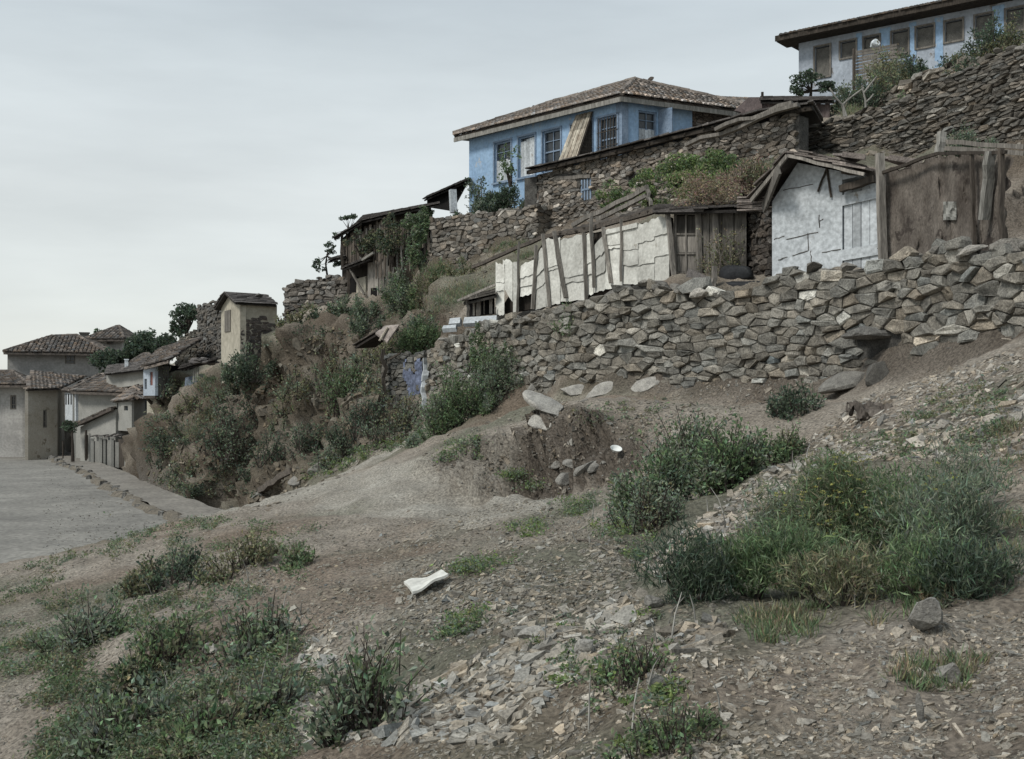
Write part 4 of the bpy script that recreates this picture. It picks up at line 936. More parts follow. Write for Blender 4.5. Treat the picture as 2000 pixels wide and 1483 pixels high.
# ------------------------------------------------------------------ grey plank lean-to between fence and white shed
pl = empty("plank_lean_to", P(1380, 560, 25.2), "grey plank lean-to with a panelled door, between the sheet fence and the white shed", "shed")
def gq(px, py, w=0.0): return P(px, py, 25.4 + (px - 1315) / 145 * -.9 - w)
m = MB()
for ix, (a, b) in enumerate(((1321, 1338), (1341, 1359))):
    for iy, (c_, d_) in enumerate(((422, 455), (459, 493), (497, 530), (534, 556))):
        slab(m, gq(a, d_, .05), gq(b, d_, .05), gq(b, c_, .05), gq(a, c_, .05), .03, (.3 if iy == 0 else .9 if iy > 1 else 1.4))
for a, b, c_, d_ in ((1316, 1321, 416, 562), (1338, 1341, 418, 558), (1359, 1365, 414, 556)): slab(m, gq(a, d_, .09), gq(b, d_, .09), gq(b, c_, .09), gq(a, c_, .09), .05, .9)
for y in (418, 457, 495, 532): slab(m, gq(1321, y + 2, .085), gq(1359, y + 2, .085), gq(1359, y - 1.5, .085), gq(1321, y - 1.5, .085), .03, .8)
obj("door", m, "grey_wood", pl)
m = MB(); planks(m, [gq(1365, 548), gq(1460, 540)], [gq(1365, 414), gq(1460, 408)], w=.24, col=.85, spread=.25, gapp=.06, ragged=.03); obj("plank_wall", m, "grey_wood", pl)
for a in (1366, 1400):
    m = MB(); beam(m, gq(a, 552, .12), gq(a - 3, 408, .12), .1, wob=.01); obj("post", m, "grey_wood", pl)
m = MB(); slab_roof(m, gq(1280, 414, .35), gq(1470, 409, .35), gq(1470, 398, -2.2), gq(1290, 404, -2.2), size=.5, col=.6); beam(m, gq(1276, 411, .36), gq(1376, 410, .36), .1, col=.7); obj("roof", m, "slate", pl)
m = MB(); slab(m, gq(1318, 560, -.4), gq(1460, 548, -.4), gq(1460, 412, -.4), gq(1318, 418, -.4), .1); obj("back_wall", m, "dark_inside", pl)
m = MB()   # small blade of wall between it and the white shed
bb = np.array([P(1458, 548, 24.9), P(1512, 540, 23.6)]); tt = np.array([P(1458, 402, 24.9), P(1512, 396, 23.6)]); masonry(m, bb, tt, .12, aspect=2, depth=.1, tint=(.5, .45, .42), sink=.2, spread=.35, pale=0)
obj("stone_pier", m, "stone", label="dark rubble pier in the gap left of the white shed", cat="wall")
# covered bundle, slab-sided trough
def soft_box(mb, cs, seed=0, col=1.0, n=8, amp=.05):
    """cs: 8 corners (bottom 4, top 4): a rounded lumpy block"""
    cs = np.array(cs, float); V, f = ICO[3]; w = np.sign(V) * np.abs(V) ** .45; w = w / np.abs(w).max(); w = (w + 1) / 2; out = []
    for a, b, c in w:
        lo = (cs[0] * (1 - a) + cs[1] * a) * (1 - b) + (cs[3] * (1 - a) + cs[2] * a) * b; hi = (cs[4] * (1 - a) + cs[5] * a) * (1 - b) + (cs[7] * (1 - a) + cs[6] * a) * b; out.append(lo * (1 - c) + hi * c)
    out = np.array(out); out += (fbm(out * 2.2 + seed, 3) * amp)[:, None] * np.array((.5, .8, 1.0)); mb.add(out, f, col)
m = MB(); soft_box(m, [P(1400, 552, 24.0), P(1476, 548, 23.3), P(1476, 548, 24.3), P(1400, 552, 25), P(1406, 522, 24.0), P(1462, 520, 23.3), P(1462, 520, 24.3), P(1406, 522, 25)], 3)
bo = obj("black_bundle", m, "tarpaulin", label="black tarpaulin-covered bundle beside the plank lean-to, on the wall top", cat="bundle", smooth=True)
m = MB(); soft_box(m, [P(1398, 572, 23.7), P(1492, 560, 23.0), P(1492, 560, 23.9), P(1398, 572, 24.6), P(1402, 552, 23.7), P(1488, 545, 23.0), P(1488, 545, 23.9), P(1402, 552, 24.6)], 9)
obj("dark_mattress", m, "tarpaulin", label="flat dark mattress under the black bundle", cat="mattress", smooth=True)
m = MB(); box8(m, [P(1334, 562, 24.2), P(1402, 564, 23.6), P(1402, 564, 24.4), P(1334, 560, 25), P(1344, 524, 24.2), P(1394, 545, 23.6), P(1394, 545, 24.4), P(1352, 526, 25)], .9); obj("leaning_board", m, "slate", label="grey slanting board leaning by the panelled door of the lean-to", cat="board")
m = MB(); beam(m, P(1393, 566, 23.5), P(1396, 520, 23.5), .09, wob=.01, col=1.2); obj("stake", m, "grey_wood", label="short stake standing left of the black bundle", cat="stake")

# ------------------------------------------------------------------ white shed
A, B = P(1508, 540, 22.2), P(1724, 535, 20.7)
ws = empty("white_shed", tuple(A), "whitewashed gabled shed with a plank door, behind the dry-stone wall", "shed")
f = Face(A, B); gb = [(1508, 394), (1558, 318), (1724, 352)]
(uL, zL), (uA, zA), (uR, zR) = [f.hit(*q) for q in gb]; z0_ = A[2] - .3
ud, zd = f.hit(1645, 362); ud2, zd0 = f.hit(1716, 530)
m = MB()
def prism(mb, poly, w0, w1, c=1.0):
    k = len(poly); V = [f.p(u_, z_, w0) for u_, z_ in poly] + [f.p(u_, z_, w1) for u_, z_ in poly]
    mb.add(V, [tuple(range(k))[::-1], tuple(range(k, 2 * k))] + [(i, (i + 1) % k, k + (i + 1) % k, k + i) for i in range(k)], c)
prism(m, [(uL, z0_), (ud, z0_), (ud, zR + (zA - zR) * (uR - ud) / (uR - uA)), (uA, zA), (uL, zL)], -.3, 0)
prism(m, [(ud, zd + .1), (uR, zd + .15), (uR, zR), (ud, zR + (zA - zR) * (uR - ud) / (uR - uA))], -.3, -.004)
# side and back
back = 3.6
for u_ in (uL, uR): 
    zt_ = zL if u_ == uL else zR; V = []
    s = .25 if u_ == uL else -.25
    box8(m, [f.p(u_, z0_, -.3), f.p(u_ + s, z0_, -.3), f.p(u_ + s, z0_, -back), f.p(u_, z0_, -back), f.p(u_, zt_, -.3), f.p(u_ + s, zt_, -.3), f.p(u_ + s, zt_, -back), f.p(u_, zt_, -back)])
prism(m, [(uL, z0_), (uR, z0_), (uR, zR), (uA, zA), (uL, zL)], -back - .3, -back)
obj("wall", m, "whitewash", ws)
# open joints between the slabs of the wall face
for (x0, y0, x1, y1) in ((1512, 468, 1532, 461), (1536, 468, 1598, 454), (1578, 456, 1579, 490), (1548, 500, 1578, 490), (1606, 493, 1642, 487), (1520, 508, 1538, 502), (1600, 420, 1601, 445), (1584, 490, 1585, 512), (1530, 372, 1588, 360), (1600, 432, 1608, 428)):
    m = MB(); a, b = f.hit(x0, y0), f.hit(x1, y1); beam(m, f.p(*a, .004), f.p(*b, .004), .012, .012, wob=.006, seg=4); obj("crack", m, "dark_wood", ws)
m = MB(); n = 4
for k in range(n):
    ua = ud + .03 + (ud2 - ud - .03) * k / n; ub = ud + .03 + (ud2 - ud - .03) * (k + 1) / n - .012; f.box(m, ua, ub, z0_, zd, -.06, -.02 + .006 * (k % 2), (.95, .7, 1.05, 1.1)[k])
dr = obj("door", m, "whitewash", ws)
for y0, y1 in ((400, 384), (507, 495)):
    m = MB(); a, b = f.hit(1646, y0 - 8), f.hit(1716, y1 - 8); slab(m, f.p(a[0], a[1] - .1, .02), f.p(b[0], b[1] - .1, .02), f.p(b[0], b[1] + .1, .02), f.p(a[0], a[1] + .1, .02), .035); obj("batten", m, "whitewash", dr)
m = MB(); a, b = f.hit(1649, 372), f.hit(1716, 352); beam(m, f.p(*a, .15), f.p(*b, .15), .13, .12, wob=.02, seg=5); obj("lintel", m, "dark_wood", ws)
m = MB(); a, b = f.hit(1651, 336), f.hit(1716, 342); beam(m, f.p(*a, .12), f.p(*b, .12), .07, .1, wob=.01); obj("eaves_beam", m, "dark_wood", ws)
for (x0, y0, x1, y1) in ((1616, 330, 1599, 375), (1616, 330, 1625, 386)):
    m = MB(); a, b = f.hit(x0, y0), f.hit(x1, y1); beam(m, f.p(*a, .03), f.p(*b, .03), .03, wob=.006); obj("strut", m, "dark_wood", ws)
# roof: two slopes of broken slates and boards
AP = f.p(uA + .02, zA + .10, .45); AB = f.p(uA + .1, zA + .22, -back); LF = P(1466, 388, 22.4); LB = LF + (AB - AP) ; RF_ = f.p(uR - .2, zR + .12, .35); RB = RF_ + (AB - AP)
m = MB(); slab_roof(m, RF_, RB, AB, AP, size=.55, col=1.15, th=.035); slab_roof(m, LB, LF, AP, AB, size=.5, col=.9)
for k in range(12):
    a = AP * (1 - k / 12) + AB * (k / 12) + (rng.uniform(-.1, .2), 0, .08); b = RF_ * (1 - k / 12) + RB * (k / 12) + (0, 0, .1); g = rng.uniform(.3, .8); beam(m, a + (b - a) * rng.uniform(0, .2), a + (b - a) * g + (0, 0, .02), .2, .025, col=math.exp(rng.normal(.1, .35)))
rf = obj("roof", m, mk("old_boards", (.23, .2, .18), (.1, .088, .08), scale=5, fine=30, bump=.5, attr="col"), ws)
m = MB(); beam(m, AP - (0, .05, .05), RF_ - (0, .05, .05), .04, .06, col=1.6, wob=.01, seg=5); beam(m, AP - (0, .05, .05), LF - (0, .05, .05), .04, .08, col=1.2)
beam(m, AP - (0, 0, .2) + (-.15, -.02, -.1), LF + (.25, -.02, -.2), .05, .22, col=.9); obj("bargeboard", m, "grey_wood", rf)
for i, (x0, y0, x1, y1, D, lb) in enumerate(((1645, 300, 1690, 306, 21.6, "curled pale sheet lying on the white shed roof, left of the tall post"), (1735, 306, 1800, 316, 21.3, "flat light sheet lying on the white shed roof, right of the tall post"))):
    a, b = P(x0, y0, D), P(x1, y1, D - .2); m = MB(); slab(m, a, b, b + (0.1, 1.0, .12), a + (.1, 1.0, .22), .04, 1.2); beam(m, a - (0, .02, .02), b - (0, .02, .02), .06, .1); obj("roof_sheet", m, "old_boards", label=lb, cat="sheet")
m = MB()
for k in range(7): 
    y = 388 + k * 4; beam(m, P(1444, y + rng.uniform(-3, 3), 22.9), P(1512, y + rng.uniform(-3, 3) - 2, 22.35), .18, .03, col=math.exp(rng.normal(0.2, .35)))
obj("stacked_boards", m, "old_boards", label="ragged stack of boards jutting from the left eave of the white shed", cat="boards")

# ------------------------------------------------------------------ sacking screen on poles at the right
sc_ = empty("sacking_screen", P(1830, 500, 17.8), "brown sacking screen hung between poles with a pale square patch", "screen")
def sq(px, py, w=0.0): return P(px, py, 19.9 + (px - 1720) / 220 * -2.6 - w)
m = MB(); nu, nv = 70, 48; V = []
top = lambda x: np.interp(x, (1716, 1722, 1790, 1832, 1900, 1930, 1990, 2060), (345, 337, 318, 300, 302, 308, 296, 292)); bot = lambda x: np.interp(x, (1716, 1740, 1780, 1820, 1860, 1900, 1935, 1990, 2060), (515, 522, 508, 512, 500, 498, 492, 486, 480))
for j in range(nv + 1):
    for i in range(nu + 1):
        v_ = j / nv; x = 1717 + (1962 + 9 * math.sin(v_ * 9) + 7 * math.sin(v_ * 23) - 1717) * i / nu; y = top(x) * (1 - v_) + bot(x) * v_; p_ = sq(x, y)
        if i == 0: p_[0] += .05 * math.sin(j * .9) + .03 * math.sin(j * 2.3)
        p_[1] -= .16 * float(fbm(np.array((x / 26.0, y / 75.0, 0)), 4)) + .08 * v_ * math.sin(x / 9.0 + 2 * math.sin(y / 40.0)); p_[2] += (.06 * float(fbm(np.array((x / 8.0, 0, 5.0)), 3)) if j in (0, nv) else 0); V.append(p_)
Fq = [(j * (nu + 1) + i, j * (nu + 1) + i + 1, (j + 1) * (nu + 1) + i + 1, (j + 1) * (nu + 1) + i) for j in range(nv) for i in range(nu)]
m.add(V, Fq, 1.0); m.add([v_ + (0, .02, 0) for v_ in V], [q_[::-1] for q_ in Fq], .8)
cl_ = obj("cloth", m, "sacking", sc_, smooth=True)
def PATCHW(x, y): return .10 + .16 * float(fbm(np.array((x / 26.0, y / 75.0, 0)), 4)) + .08 * .55 * math.sin(x / 9.0 + 2 * math.sin(y / 40.0))
m = MB(); nn = 6; V = []
for j in range(nn + 1):
    for i in range(nn + 1): p_ = sq(1843 + 25 * i / nn + 2 * j / nn * 0, 394 + 36 * j / nn, -.02 + .02 * math.sin(i * 1.7 + j) + PATCHW(1843 + 25 * i / nn, 394 + 36 * j / nn)); V.append(p_)
Fq = [(j * (nn + 1) + i, j * (nn + 1) + i + 1, (j + 1) * (nn + 1) + i + 1, (j + 1) * (nn + 1) + i) for j in range(nn) for i in range(nn)]
m.add(V, Fq, .42); m.add([v_ + (0, .015, 0) for v_ in V], [q_[::-1] for q_ in Fq], .5); obj("patch", m, "white_sheet", cl_)
for (x0, y0, x1, y1, w, mt, c_, lb) in ((1726, 530, 1718, 300, .13, "grey_wood", 1.5, None), (1922, 430, 1936, 296, .14, "pale_timber", .9, "thick pale pole at the right edge"), (1905, 500, 1898, 298, .06, "dark_wood", 1.2, None), (1958, 500, 1955, 290, .08, "dark_wood", 1.2, None)):
    m = MB(); beam(m, sq(x0, y0, .22), sq(x1, y1, .22), w, w * .7, wob=.012, seg=5, col=c_); obj("pole", m, mt, sc_, label=lb)
m = MB(); beam(m, sq(1716, 340, .2), sq(1832, 300, .2), .05, wob=.01, col=.8); beam(m, sq(1832, 300, .2), sq(1965, 297, .2), .05, wob=.01, col=.8); obj("rail", m, "dark_wood", sc_)
m = MB(); beam(m, P(1834, 300, 24), P(1840, 258, 24), .15, .12, col=1.2, wob=.01); obj("fence_post", m, "pale_timber", label="stout pale post standing behind the top of the sacking screen", cat="post")
m = MB(); 
for y in (283, 296): beam(m, P(1842, y - 6, 24), P(2000, y + 4, 22.5), .03, .09, wob=.01)
obj("fence_rail", m, "grey_wood", label="pair of thin grey rails running right from the stout pale post", cat="rails")

# ------------------------------------------------------------------ ruin left of the wall end
ru = empty("small_ruin", P(790, 800, 33), "little ruined room with patchy blue plaster at the left end of the dry-stone wall", "ruin")
bb = np.array([P(748, 800, 34.2), P(832, 812, 32.4)]); tt = np.array([P(748, 690, 34.2), P(832, 688, 32.4)])
m = MB(); masonry(m, bb, tt, .14, aspect=2.2, depth=.1, tint=(.62, .62, .6), sink=.4, pale=.03, spread=.3); obj("wall", m, "stone", ru)
fr_ = Face(bb[0], bb[1]); ua, z1_ = fr_.hit(793, 775); ub, z2_ = fr_.hit(829, 700)
m = MB()
nn = 12; V = []
for j in range(nn + 1):
    for i in range(nn + 1):
        u_, z_ = ua + (ub - ua) * i / nn, z1_ + (z2_ - z1_) * j / nn; V.append(fr_.p(u_, z_, .10 + .05 * float(fbm(np.array((u_ * 4, z_ * 4, 1.0)), 3))))
Fq = [(j * (nn + 1) + i, j * (nn + 1) + i + 1, (j + 1) * (nn + 1) + i + 1, (j + 1) * (nn + 1) + i) for j in range(nn) for i in range(nn) if fbm(np.array((i * .3, j * .3, 3.0)), 2) > -.7 + .1 * (abs(i - 6) + abs(j - 6))]
m.add(V, Fq, 1.0); obj("plaster", m, mk("blue_patch", (.15, .175, .25), (.07, .08, .11), scale=5, fine=15), ru)
m = MB(); a, b, c_ = P(829, 800, 31.6), P(829, 745, 31.6), P(832, 700, 31.6); beam(m, a, b, .12, .1, wob=.03, seg=5, col=1.1); beam(m, b, c_, .16, .1, wob=.03, seg=4); obj("plaster_edge", m, "whitewash", ru)
m = MB(); beam(m, P(753, 795, 33.6), P(749, 682, 33.6), .1, wob=.03, seg=6, col=.9); obj("post", m, "dark_wood", ru)
m = MB(); beam(m, P(757, 704, 33.5), P(782, 690, 33.2), .05); obj("brace", m, "dark_wood", ru)
m = MB(); a, b = P(692, 678, 36.3), P(745, 646, 35); slab_roof(m, a, b, b + (.4, 1.2, .15), a + (.5, 1.3, .1), size=.45, col=.6)
slab(m, P(733, 650, 34.8), P(756, 668, 34.3), P(780, 634, 34.3), P(752, 636, 35.2), .06, 1.6); obj("roof", m, "old_boards", ru)
m = MB(); beam(m, P(741, 666, 34.4), P(757, 640, 34.5), .1, .04, col=1.0); obj("pale_board", m, "shade_boards", ru)
# ------------------------------------------------------------------ the village street on the left
def simple_house(name, label, poly, zt, zb, roofpts, mat="pale_plaster", ops=(), tilew=.26, tilecol=1.0, wc=1.0):
    """poly: plan corners (left, front corner, right, back); roofpts: (eave quad, ridge a, ridge b)"""
    h = empty(name, (poly[0][0], poly[0][1], zb), label, "house")
    m = MB(); K = len(poly)
    faces = [Face(poly[i], poly[(i + 1) % K]) for i in range(K)]
    for i, f in enumerate(faces):
        o_ = [o[1:5] for o in ops if o[0] == i]
        wall_openings(m, f, 0, f.L, zb, zt, .2, o_, wc)
    obj("wall", m, mat, h)
    for o in ops:
        f = faces[o[0]]; sash_window(h, f, *o[1:5], cols=2, rows=3, mat=o[5] if len(o) > 5 else "grey_wood", rec=.1, fw=.09, glass=o[6] if len(o) > 6 else "glass")
    return h, faces
def hip_roof(par, E, r0, r1, tilew=.26, col=1.0, name="roof"):
    m = MB(); E = [np.asarray(e, float) for e in E]
    tile_roof(m, [E[0], E[1], r1, r0], w=tilew, ln=.5, col=col); tile_roof(m, [E[1], E[2], r1], w=tilew, ln=.5, col=col); tile_roof(m, [E[2], E[3], r0, r1], w=tilew, ln=.5, col=col); tile_roof(m, [E[3], E[0], r0], w=tilew, ln=.5, col=col)
    for a, b in ((E[0], r0), (E[1], r1), (E[2], r1), (E[3], r0), (r0, r1)): ridge_tiles(m, a + (0, 0, .08), b + (0, 0, .08), .15, col=.9 * col)
    for a, b in ((E[0], E[1]), (E[1], E[2]), (E[3], E[0])): beam(m, a - (0, 0, .1), b - (0, 0, .1), .1, .16, col=.6)
    return obj(name, m, "tile", par)
mk("ochre_wall", (.42, .395, .35), (.29, .26, .21), scale=.5, fine=12, finea=.12, bump=.2, attr="col", spots=((.2, .17, .13), 1.1, .6))
mk("street_wall", (.35, .345, .32), (.23, .228, .21), scale=.5, fine=12, finea=.12, bump=.2, attr="col", spots=((.16, .15, .13), .9, .62))
g2 = lambda px, D: P(px, HZ, D)[:2]
# A: broad pale house with a wide roof, far left
A = [g2(20, 90), g2(205, 92), g2(225, 99), g2(45, 99)]
f = Face(A[0], A[1]); (u0, z1_), (u1, z0_) = f.hit(127, 692), f.hit(147, 711)
h, _ = simple_house("village_house", "broad pale two-storey house with a wide dark hipped roof, far back on the left", A, 3.75, -1.5, None, "pale_plaster", [(0, u0, u1, z0_, z1_)], wc=.8)
hip_roof(h, [P(8, 688, 89.3), P(212, 691, 91.3), P(235, 692, 100), P(35, 690, 100)], P(100, 659, 95), P(150, 657, 95.5), .3, .75)
# B: house behind
A = [g2(172, 104), g2(238, 104), g2(258, 112), g2(185, 112)]
f = Face(A[0], A[1]); (u0, z1_), (u1, z0_) = f.hit(208, 665), f.hit(222, 673)
h, _ = simple_house("village_house", "farthest pale house, its dark pointed roof topping the left skyline", A, 5.5, 1.0, None, "pale_plaster", [(0, u0, u1, z0_, z1_)], wc=.8)
r_ = hip_roof(h, [P(166, 663, 103.2), P(243, 663, 103.2), P(272, 662, 113), P(175, 661, 113)], P(226, 640, 107), P(233, 639, 107), .32, .7)
m = MB(); beam(m, P(165, 668, 104), P(165, 650, 104), .75, .6, col=.8); beam(m, P(165, 652, 104), P(165, 649.5, 104), .9, .8, col=.6); obj("chimney", m, "stone", r_)
# C: middle house with greyish wall
A = [g2(148, 75), g2(246, 73), g2(268, 79), g2(166, 82)]
h, fs_ = simple_house("village_house", "grey-plastered house with a low tiled hip roof, mid-height in the street behind the clipped tree", A, .62, -4.1, None, "street_wall")
hip_roof(h, [P(139, 764, 74.3), P(252, 768, 72.2), P(278, 756, 80), P(155, 752, 83)], P(196, 735, 77.5), P(215, 734, 77.3), .26, .85)
# C2: striped bay at its left corner
m = MB(); cb = empty("striped_bay", P(137, 822, 75.2), "narrow bay with white upright bars at the left corner of the grey-plastered house", "bay")
fb = Face(g2(127, 76.5), g2(148, 74.8)); fb.box(m, 0, fb.L, -1.4, .45, -.8, 0); obj("wall", m, "whitewash", cb)
m = MB()
for k in range(4): fb.box(m, .12 + k * fb.L / 4.2, .12 + k * fb.L / 4.2 + .22, -.35, .35, -.02, .01)
obj("opening", m, "dark_inside", cb)
m = MB(); slab_roof(m, P(120, 764, 76.5), P(152, 768, 74.3), P(156, 758, 76), P(130, 757, 78), size=.5, col=.7); obj("roof", m, "tile", cb)
# D: far-left ochre house with a shabby roof
A = [g2(55, 76), g2(112, 78), g2(124, 84), g2(65, 84)]
f = Face(A[0], A[1]); u0, _ = f.hit(84, 780); u1, _ = f.hit(92, 780)
h, _ = simple_house("village_house", "narrow pale house with ochre streaks, nearest the road at the left edge of the street", A, .75, -4.2, None, "ochre_wall", [(0, u0, u1, -1.9, -.7)])
m = MB(); tile_roof(m, [P(50, 762, 75.4), P(116, 760, 77.3), P(165, 737, 84), P(60, 735, 84)], w=.28, ln=.5, col=.7); obj("roof", m, "tile", h)
# D2, D3: houses running on to the left
A = [g2(-60, 80), g2(50, 80), g2(66, 88), g2(-50, 88)]
f = Face(A[0], A[1]); wn = []
for q_ in (-40, -12, 20): (u0, z1_), (u1, z0_) = f.hit(q_, 772), f.hit(q_ + 12, 800); wn.append((0, u0, u1, z0_, z1_))
h, _ = simple_house("village_house", "pale house with small windows at the far left, lower than the broad one behind it", A, 1.1, -4.6, None, "pale_plaster", wn)
hip_roof(h, [P(-70, 752, 79.2), P(55, 752, 79.2), P(72, 748, 89), P(-60, 746, 89)], P(-30, 728, 84), P(25, 728, 84), .28, .75)
A = [g2(262, 80), g2(300, 79), g2(312, 84), g2(270, 85)]
f = Face(A[0], A[1]); (u0, z1_), (u1, z0_) = f.hit(276, 720), f.hit(284, 733)
h, _ = simple_house("village_house", "little pale house squeezed between the back roof and the oriel house", A, 2.5, -1, None, "pale_plaster", [(0, u0, u1, z0_, z1_)], wc=.75)
hip_roof(h, [P(256, 710, 79.2), P(306, 710, 78.2), P(320, 708, 85), P(262, 706, 86)], P(280, 695, 82), P(290, 694, 82), .28, .7)
# E: lean-to below C
A = [g2(157, 71.3), g2(226, 69), g2(240, 73), g2(160, 75)]
h = empty("street_lean_to", P(185, 905, 70), "grey lean-to with a slanting dark tiled verge, behind the pillared garden wall", "shed")
f = Face(A[0], A[1]); poly = [(0, -4.2), (f.L, -4.2), (f.L, f.hit(226, 800)[1]), (0, f.hit(157, 834)[1])]
k = 4; m = MB(); V = [f.p(u_, z_, -3) for u_, z_ in poly] + [f.p(u_, z_, 0) for u_, z_ in poly]; m.add(V, [(3, 2, 1, 0), (4, 5, 6, 7)] + [(i, (i + 1) % 4, 4 + (i + 1) % 4, 4 + i) for i in range(4)]); obj("wall", m, "street_wall", h)
m = MB(); a, b = f.p(-.3, poly[3][1] + .05, .3), f.p(f.L + .1, poly[2][1] + .05, .3); tile_roof(m, [a, b, b + (.5, 3.4, .3), a + (.5, 3.4, .3)], w=.25, col=.6); beam(m, a, b, .18, .22, col=.5); obj("roof", m, "tile", h)
m = MB()
for a_, b_, c_, d_ in ((166, 172, 850, 896),): (u0, z1_), (u1, z0_) = f.hit(a_, c_), f.hit(b_, d_); f.box(m, u0, u1, z0_, z1_, 0, .03)
obj("door", m, "dark_wood", h)
# F: turret oriel with a pointed cap
h = empty("street_oriel", P(250, 845, 68), "grey plastered turret-like oriel with a pointed cap, jutting over the pillared wall", "oriel")
A, B, Cc = g2(225, 69.5), g2(257, 67.3), g2(283, 69.5)
zt_, zb_ = P(0, 782, 68)[2], P(0, 842, 68)[2]
m = MB(); f_ = Face(A, B); op = [(f_.hit(225, 0)[0] + .25, f_.hit(225, 0)[0] + .5, zb_ + .25, zt_ - .15), (f_.hit(242, 0)[0], f_.hit(250, 0)[0], f_.hit(245, 802)[1], f_.hit(245, 793)[1])]
wall_openings(m, f_, 0, f_.L, zb_, zt_, .15, op); f2_ = Face(B, Cc); f2_.box(m, 0.15, f2_.L, zb_, zt_, -.15, -.002, .8)
obj("wall", m, "street_wall", h)
m = MB(); 
for o in op: f_.box(m, o[0], o[1], o[2], o[3], -.14, -.1)
obj("pane", m, "glass", h)
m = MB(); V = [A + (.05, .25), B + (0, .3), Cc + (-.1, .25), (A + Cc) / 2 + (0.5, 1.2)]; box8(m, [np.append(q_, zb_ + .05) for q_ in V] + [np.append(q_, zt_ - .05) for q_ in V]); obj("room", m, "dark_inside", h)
m = MB(); ap = P(268, 753, 70.2); e_ = [P(219, 785, 69.6), P(258, 781, 66.6), P(290, 779, 69.2), P(262, 774, 73)]
for i in range(4): tile_roof(m, [e_[i], e_[(i + 1) % 4], ap], w=.24, ln=.4, col=.95)
obj("roof", m, "tile", h)
m = MB(); box8(m, [np.append(q_, zb_ - .12) for q_ in V] + [np.append(q_, zb_) for q_ in V]); 
for q_ in (A + (.4, .1), B + (-.2, .3)): beam(m, np.append(q_ + (.3, 1.2), zb_ - .9), np.append(q_, zb_ - .1), .12)
obj("floor_beams", m, "dark_wood", h)
# G: garden wall with pillars and gate
pw = empty("pillared_wall", P(225, 911, 67), "garden wall with pale square pillars and a dark gate beside the footpath", "wall")
def wq(px, py, w=0.): return P(px, py, 69.5 + (px - 180) / 92 * -3.2 - w)
m = MB(); 
for a, b, t_, c_ in ((183, 195, 862, .7), (199, 203, 858, .8), (206, 219, 860, .7), (222, 232, 864, .65)): slab(m, wq(a, 912), wq(b, 914), wq(b, t_), wq(a, t_), .2, c_)
obj("wall", m, "street_wall", pw)
for a, b, t_, c_ in ((178, 184, 858, 1.1), (195, 200, 856, 1.1), (218, 223, 857, 1.0), (244, 256, 855, 1.35), (264, 270, 857, 1.25), (203, 207, 858, .9)):
    m = MB(); c0, c1 = wq((a + b) / 2, 914), wq((a + b) / 2, t_); ww = (b - a) * 68 / F; beam(m, c0 - (0, .05, .2), c1 - (0, .05, 0), ww, .35, c_); beam(m, c1 - (0, .05, 0), c1 - (0, .05, -.09), ww * 1.25, .42, c_); obj("pillar", m, "street_wall", pw)
m = MB(); slab(m, wq(231, 913, -.05), wq(244, 914, -.05), wq(244, 858, -.05), wq(231, 858, -.05), .08); obj("gate", m, "dark_wood", pw)
m = MB(); slab(m, wq(256, 914, -.05), wq(264, 914, -.05), wq(264, 858, -.05), wq(256, 858, -.05), .08); obj("door", m, "dark_wood", pw)
m = MB(); 
for k in range(10): beam(m, wq(178 + k * 7, 853 + rng.uniform(-2, 2), -.3), wq(190 + k * 7, 850 + rng.uniform(-3, 3), -1), .25, .05, col=rng.uniform(.6, 1.1))
obj("coping", m, "slate", pw)
# H: house with the blue-white oriel, nearest of the street
h = empty("oriel_house", P(306, 863, 62), "narrow cream house with a bluish-white oriel under a dark roof, nearest in the street", "house")
A, B = g2(287, 63.5), g2(325, 61.2); f_ = Face(A, B); m = MB(); zb_, zt_ = f_.hit(300, 880)[1], f_.hit(300, 776)[1]
ub = f_.hit(312, 800)[0]; wall_openings(m, f_, 0, f_.L, zb_, zt_, 3.0, []); obj("wall", m, "ochre_plaster", h)
m = MB(); f_.box(m, ub, ub + .12, f_.hit(312, 806)[1], f_.hit(312, 780)[1], .001, .02); obj("slit_window", m, "dark_inside", h)
A, B, Cc = g2(280, 62.7), g2(303, 60.5), g2(330, 60.9); zb_, zt_ = P(0, 773, 61.5)[2], P(0, 716, 61.5)[2]
f_ = Face(A, B); op = [(f_.L * .55, f_.L * .8, zb_ + .55, zt_ - .3), (f_.L * .1, f_.L * .3, zb_ + .35, zt_ - .65)]; m = MB(); wall_openings(m, f_, 0, f_.L, zb_, zt_, .15, op); orl = obj("oriel", m, mk("pale_blue_plaster", (.40, .45, .50), (.3, .34, .39), scale=1.5, attr="col"), h)
for i, o in enumerate(op):
    m = MB(); f_.box(m, o[0], o[1], o[2], o[3], -.1, -.06); obj("shutter", m, mk("brick_red", (.2, .09, .075), (.13, .06, .05)) if "brick_red" not in MATS else "brick_red", orl) if i == 0 else obj("window", m, "glass", orl)
m = MB(); f2_ = Face(B, Cc); f2_.box(m, .15, f2_.L, zb_, zt_, -.15, -.003, .3); obj("side_wall", m, "street_wall", h)
m = MB(); V = [A + (.1, .4), B + (-.05, .3), Cc + (-.1, .3), Cc + (-.3, 4), A + (1, 4)]; 
box8(m, [np.append(q_, zb_ - .15) for q_ in (V[0] - (.1, .3), V[1] - (0, .2), V[2] - (0, .2), V[4])] + [np.append(q_, zb_ - .02) for q_ in (V[0] - (.1, .3), V[1] - (0, .2), V[2] - (0, .2), V[4])])
for q_ in (A * .8 + B * .2, B): beam(m, np.append(q_ + (.35, 1.5), zb_ - 1.0), np.append(q_ + (0, .15), zb_ - .1), .13)
obj("floor_beams", m, "dark_wood", h)
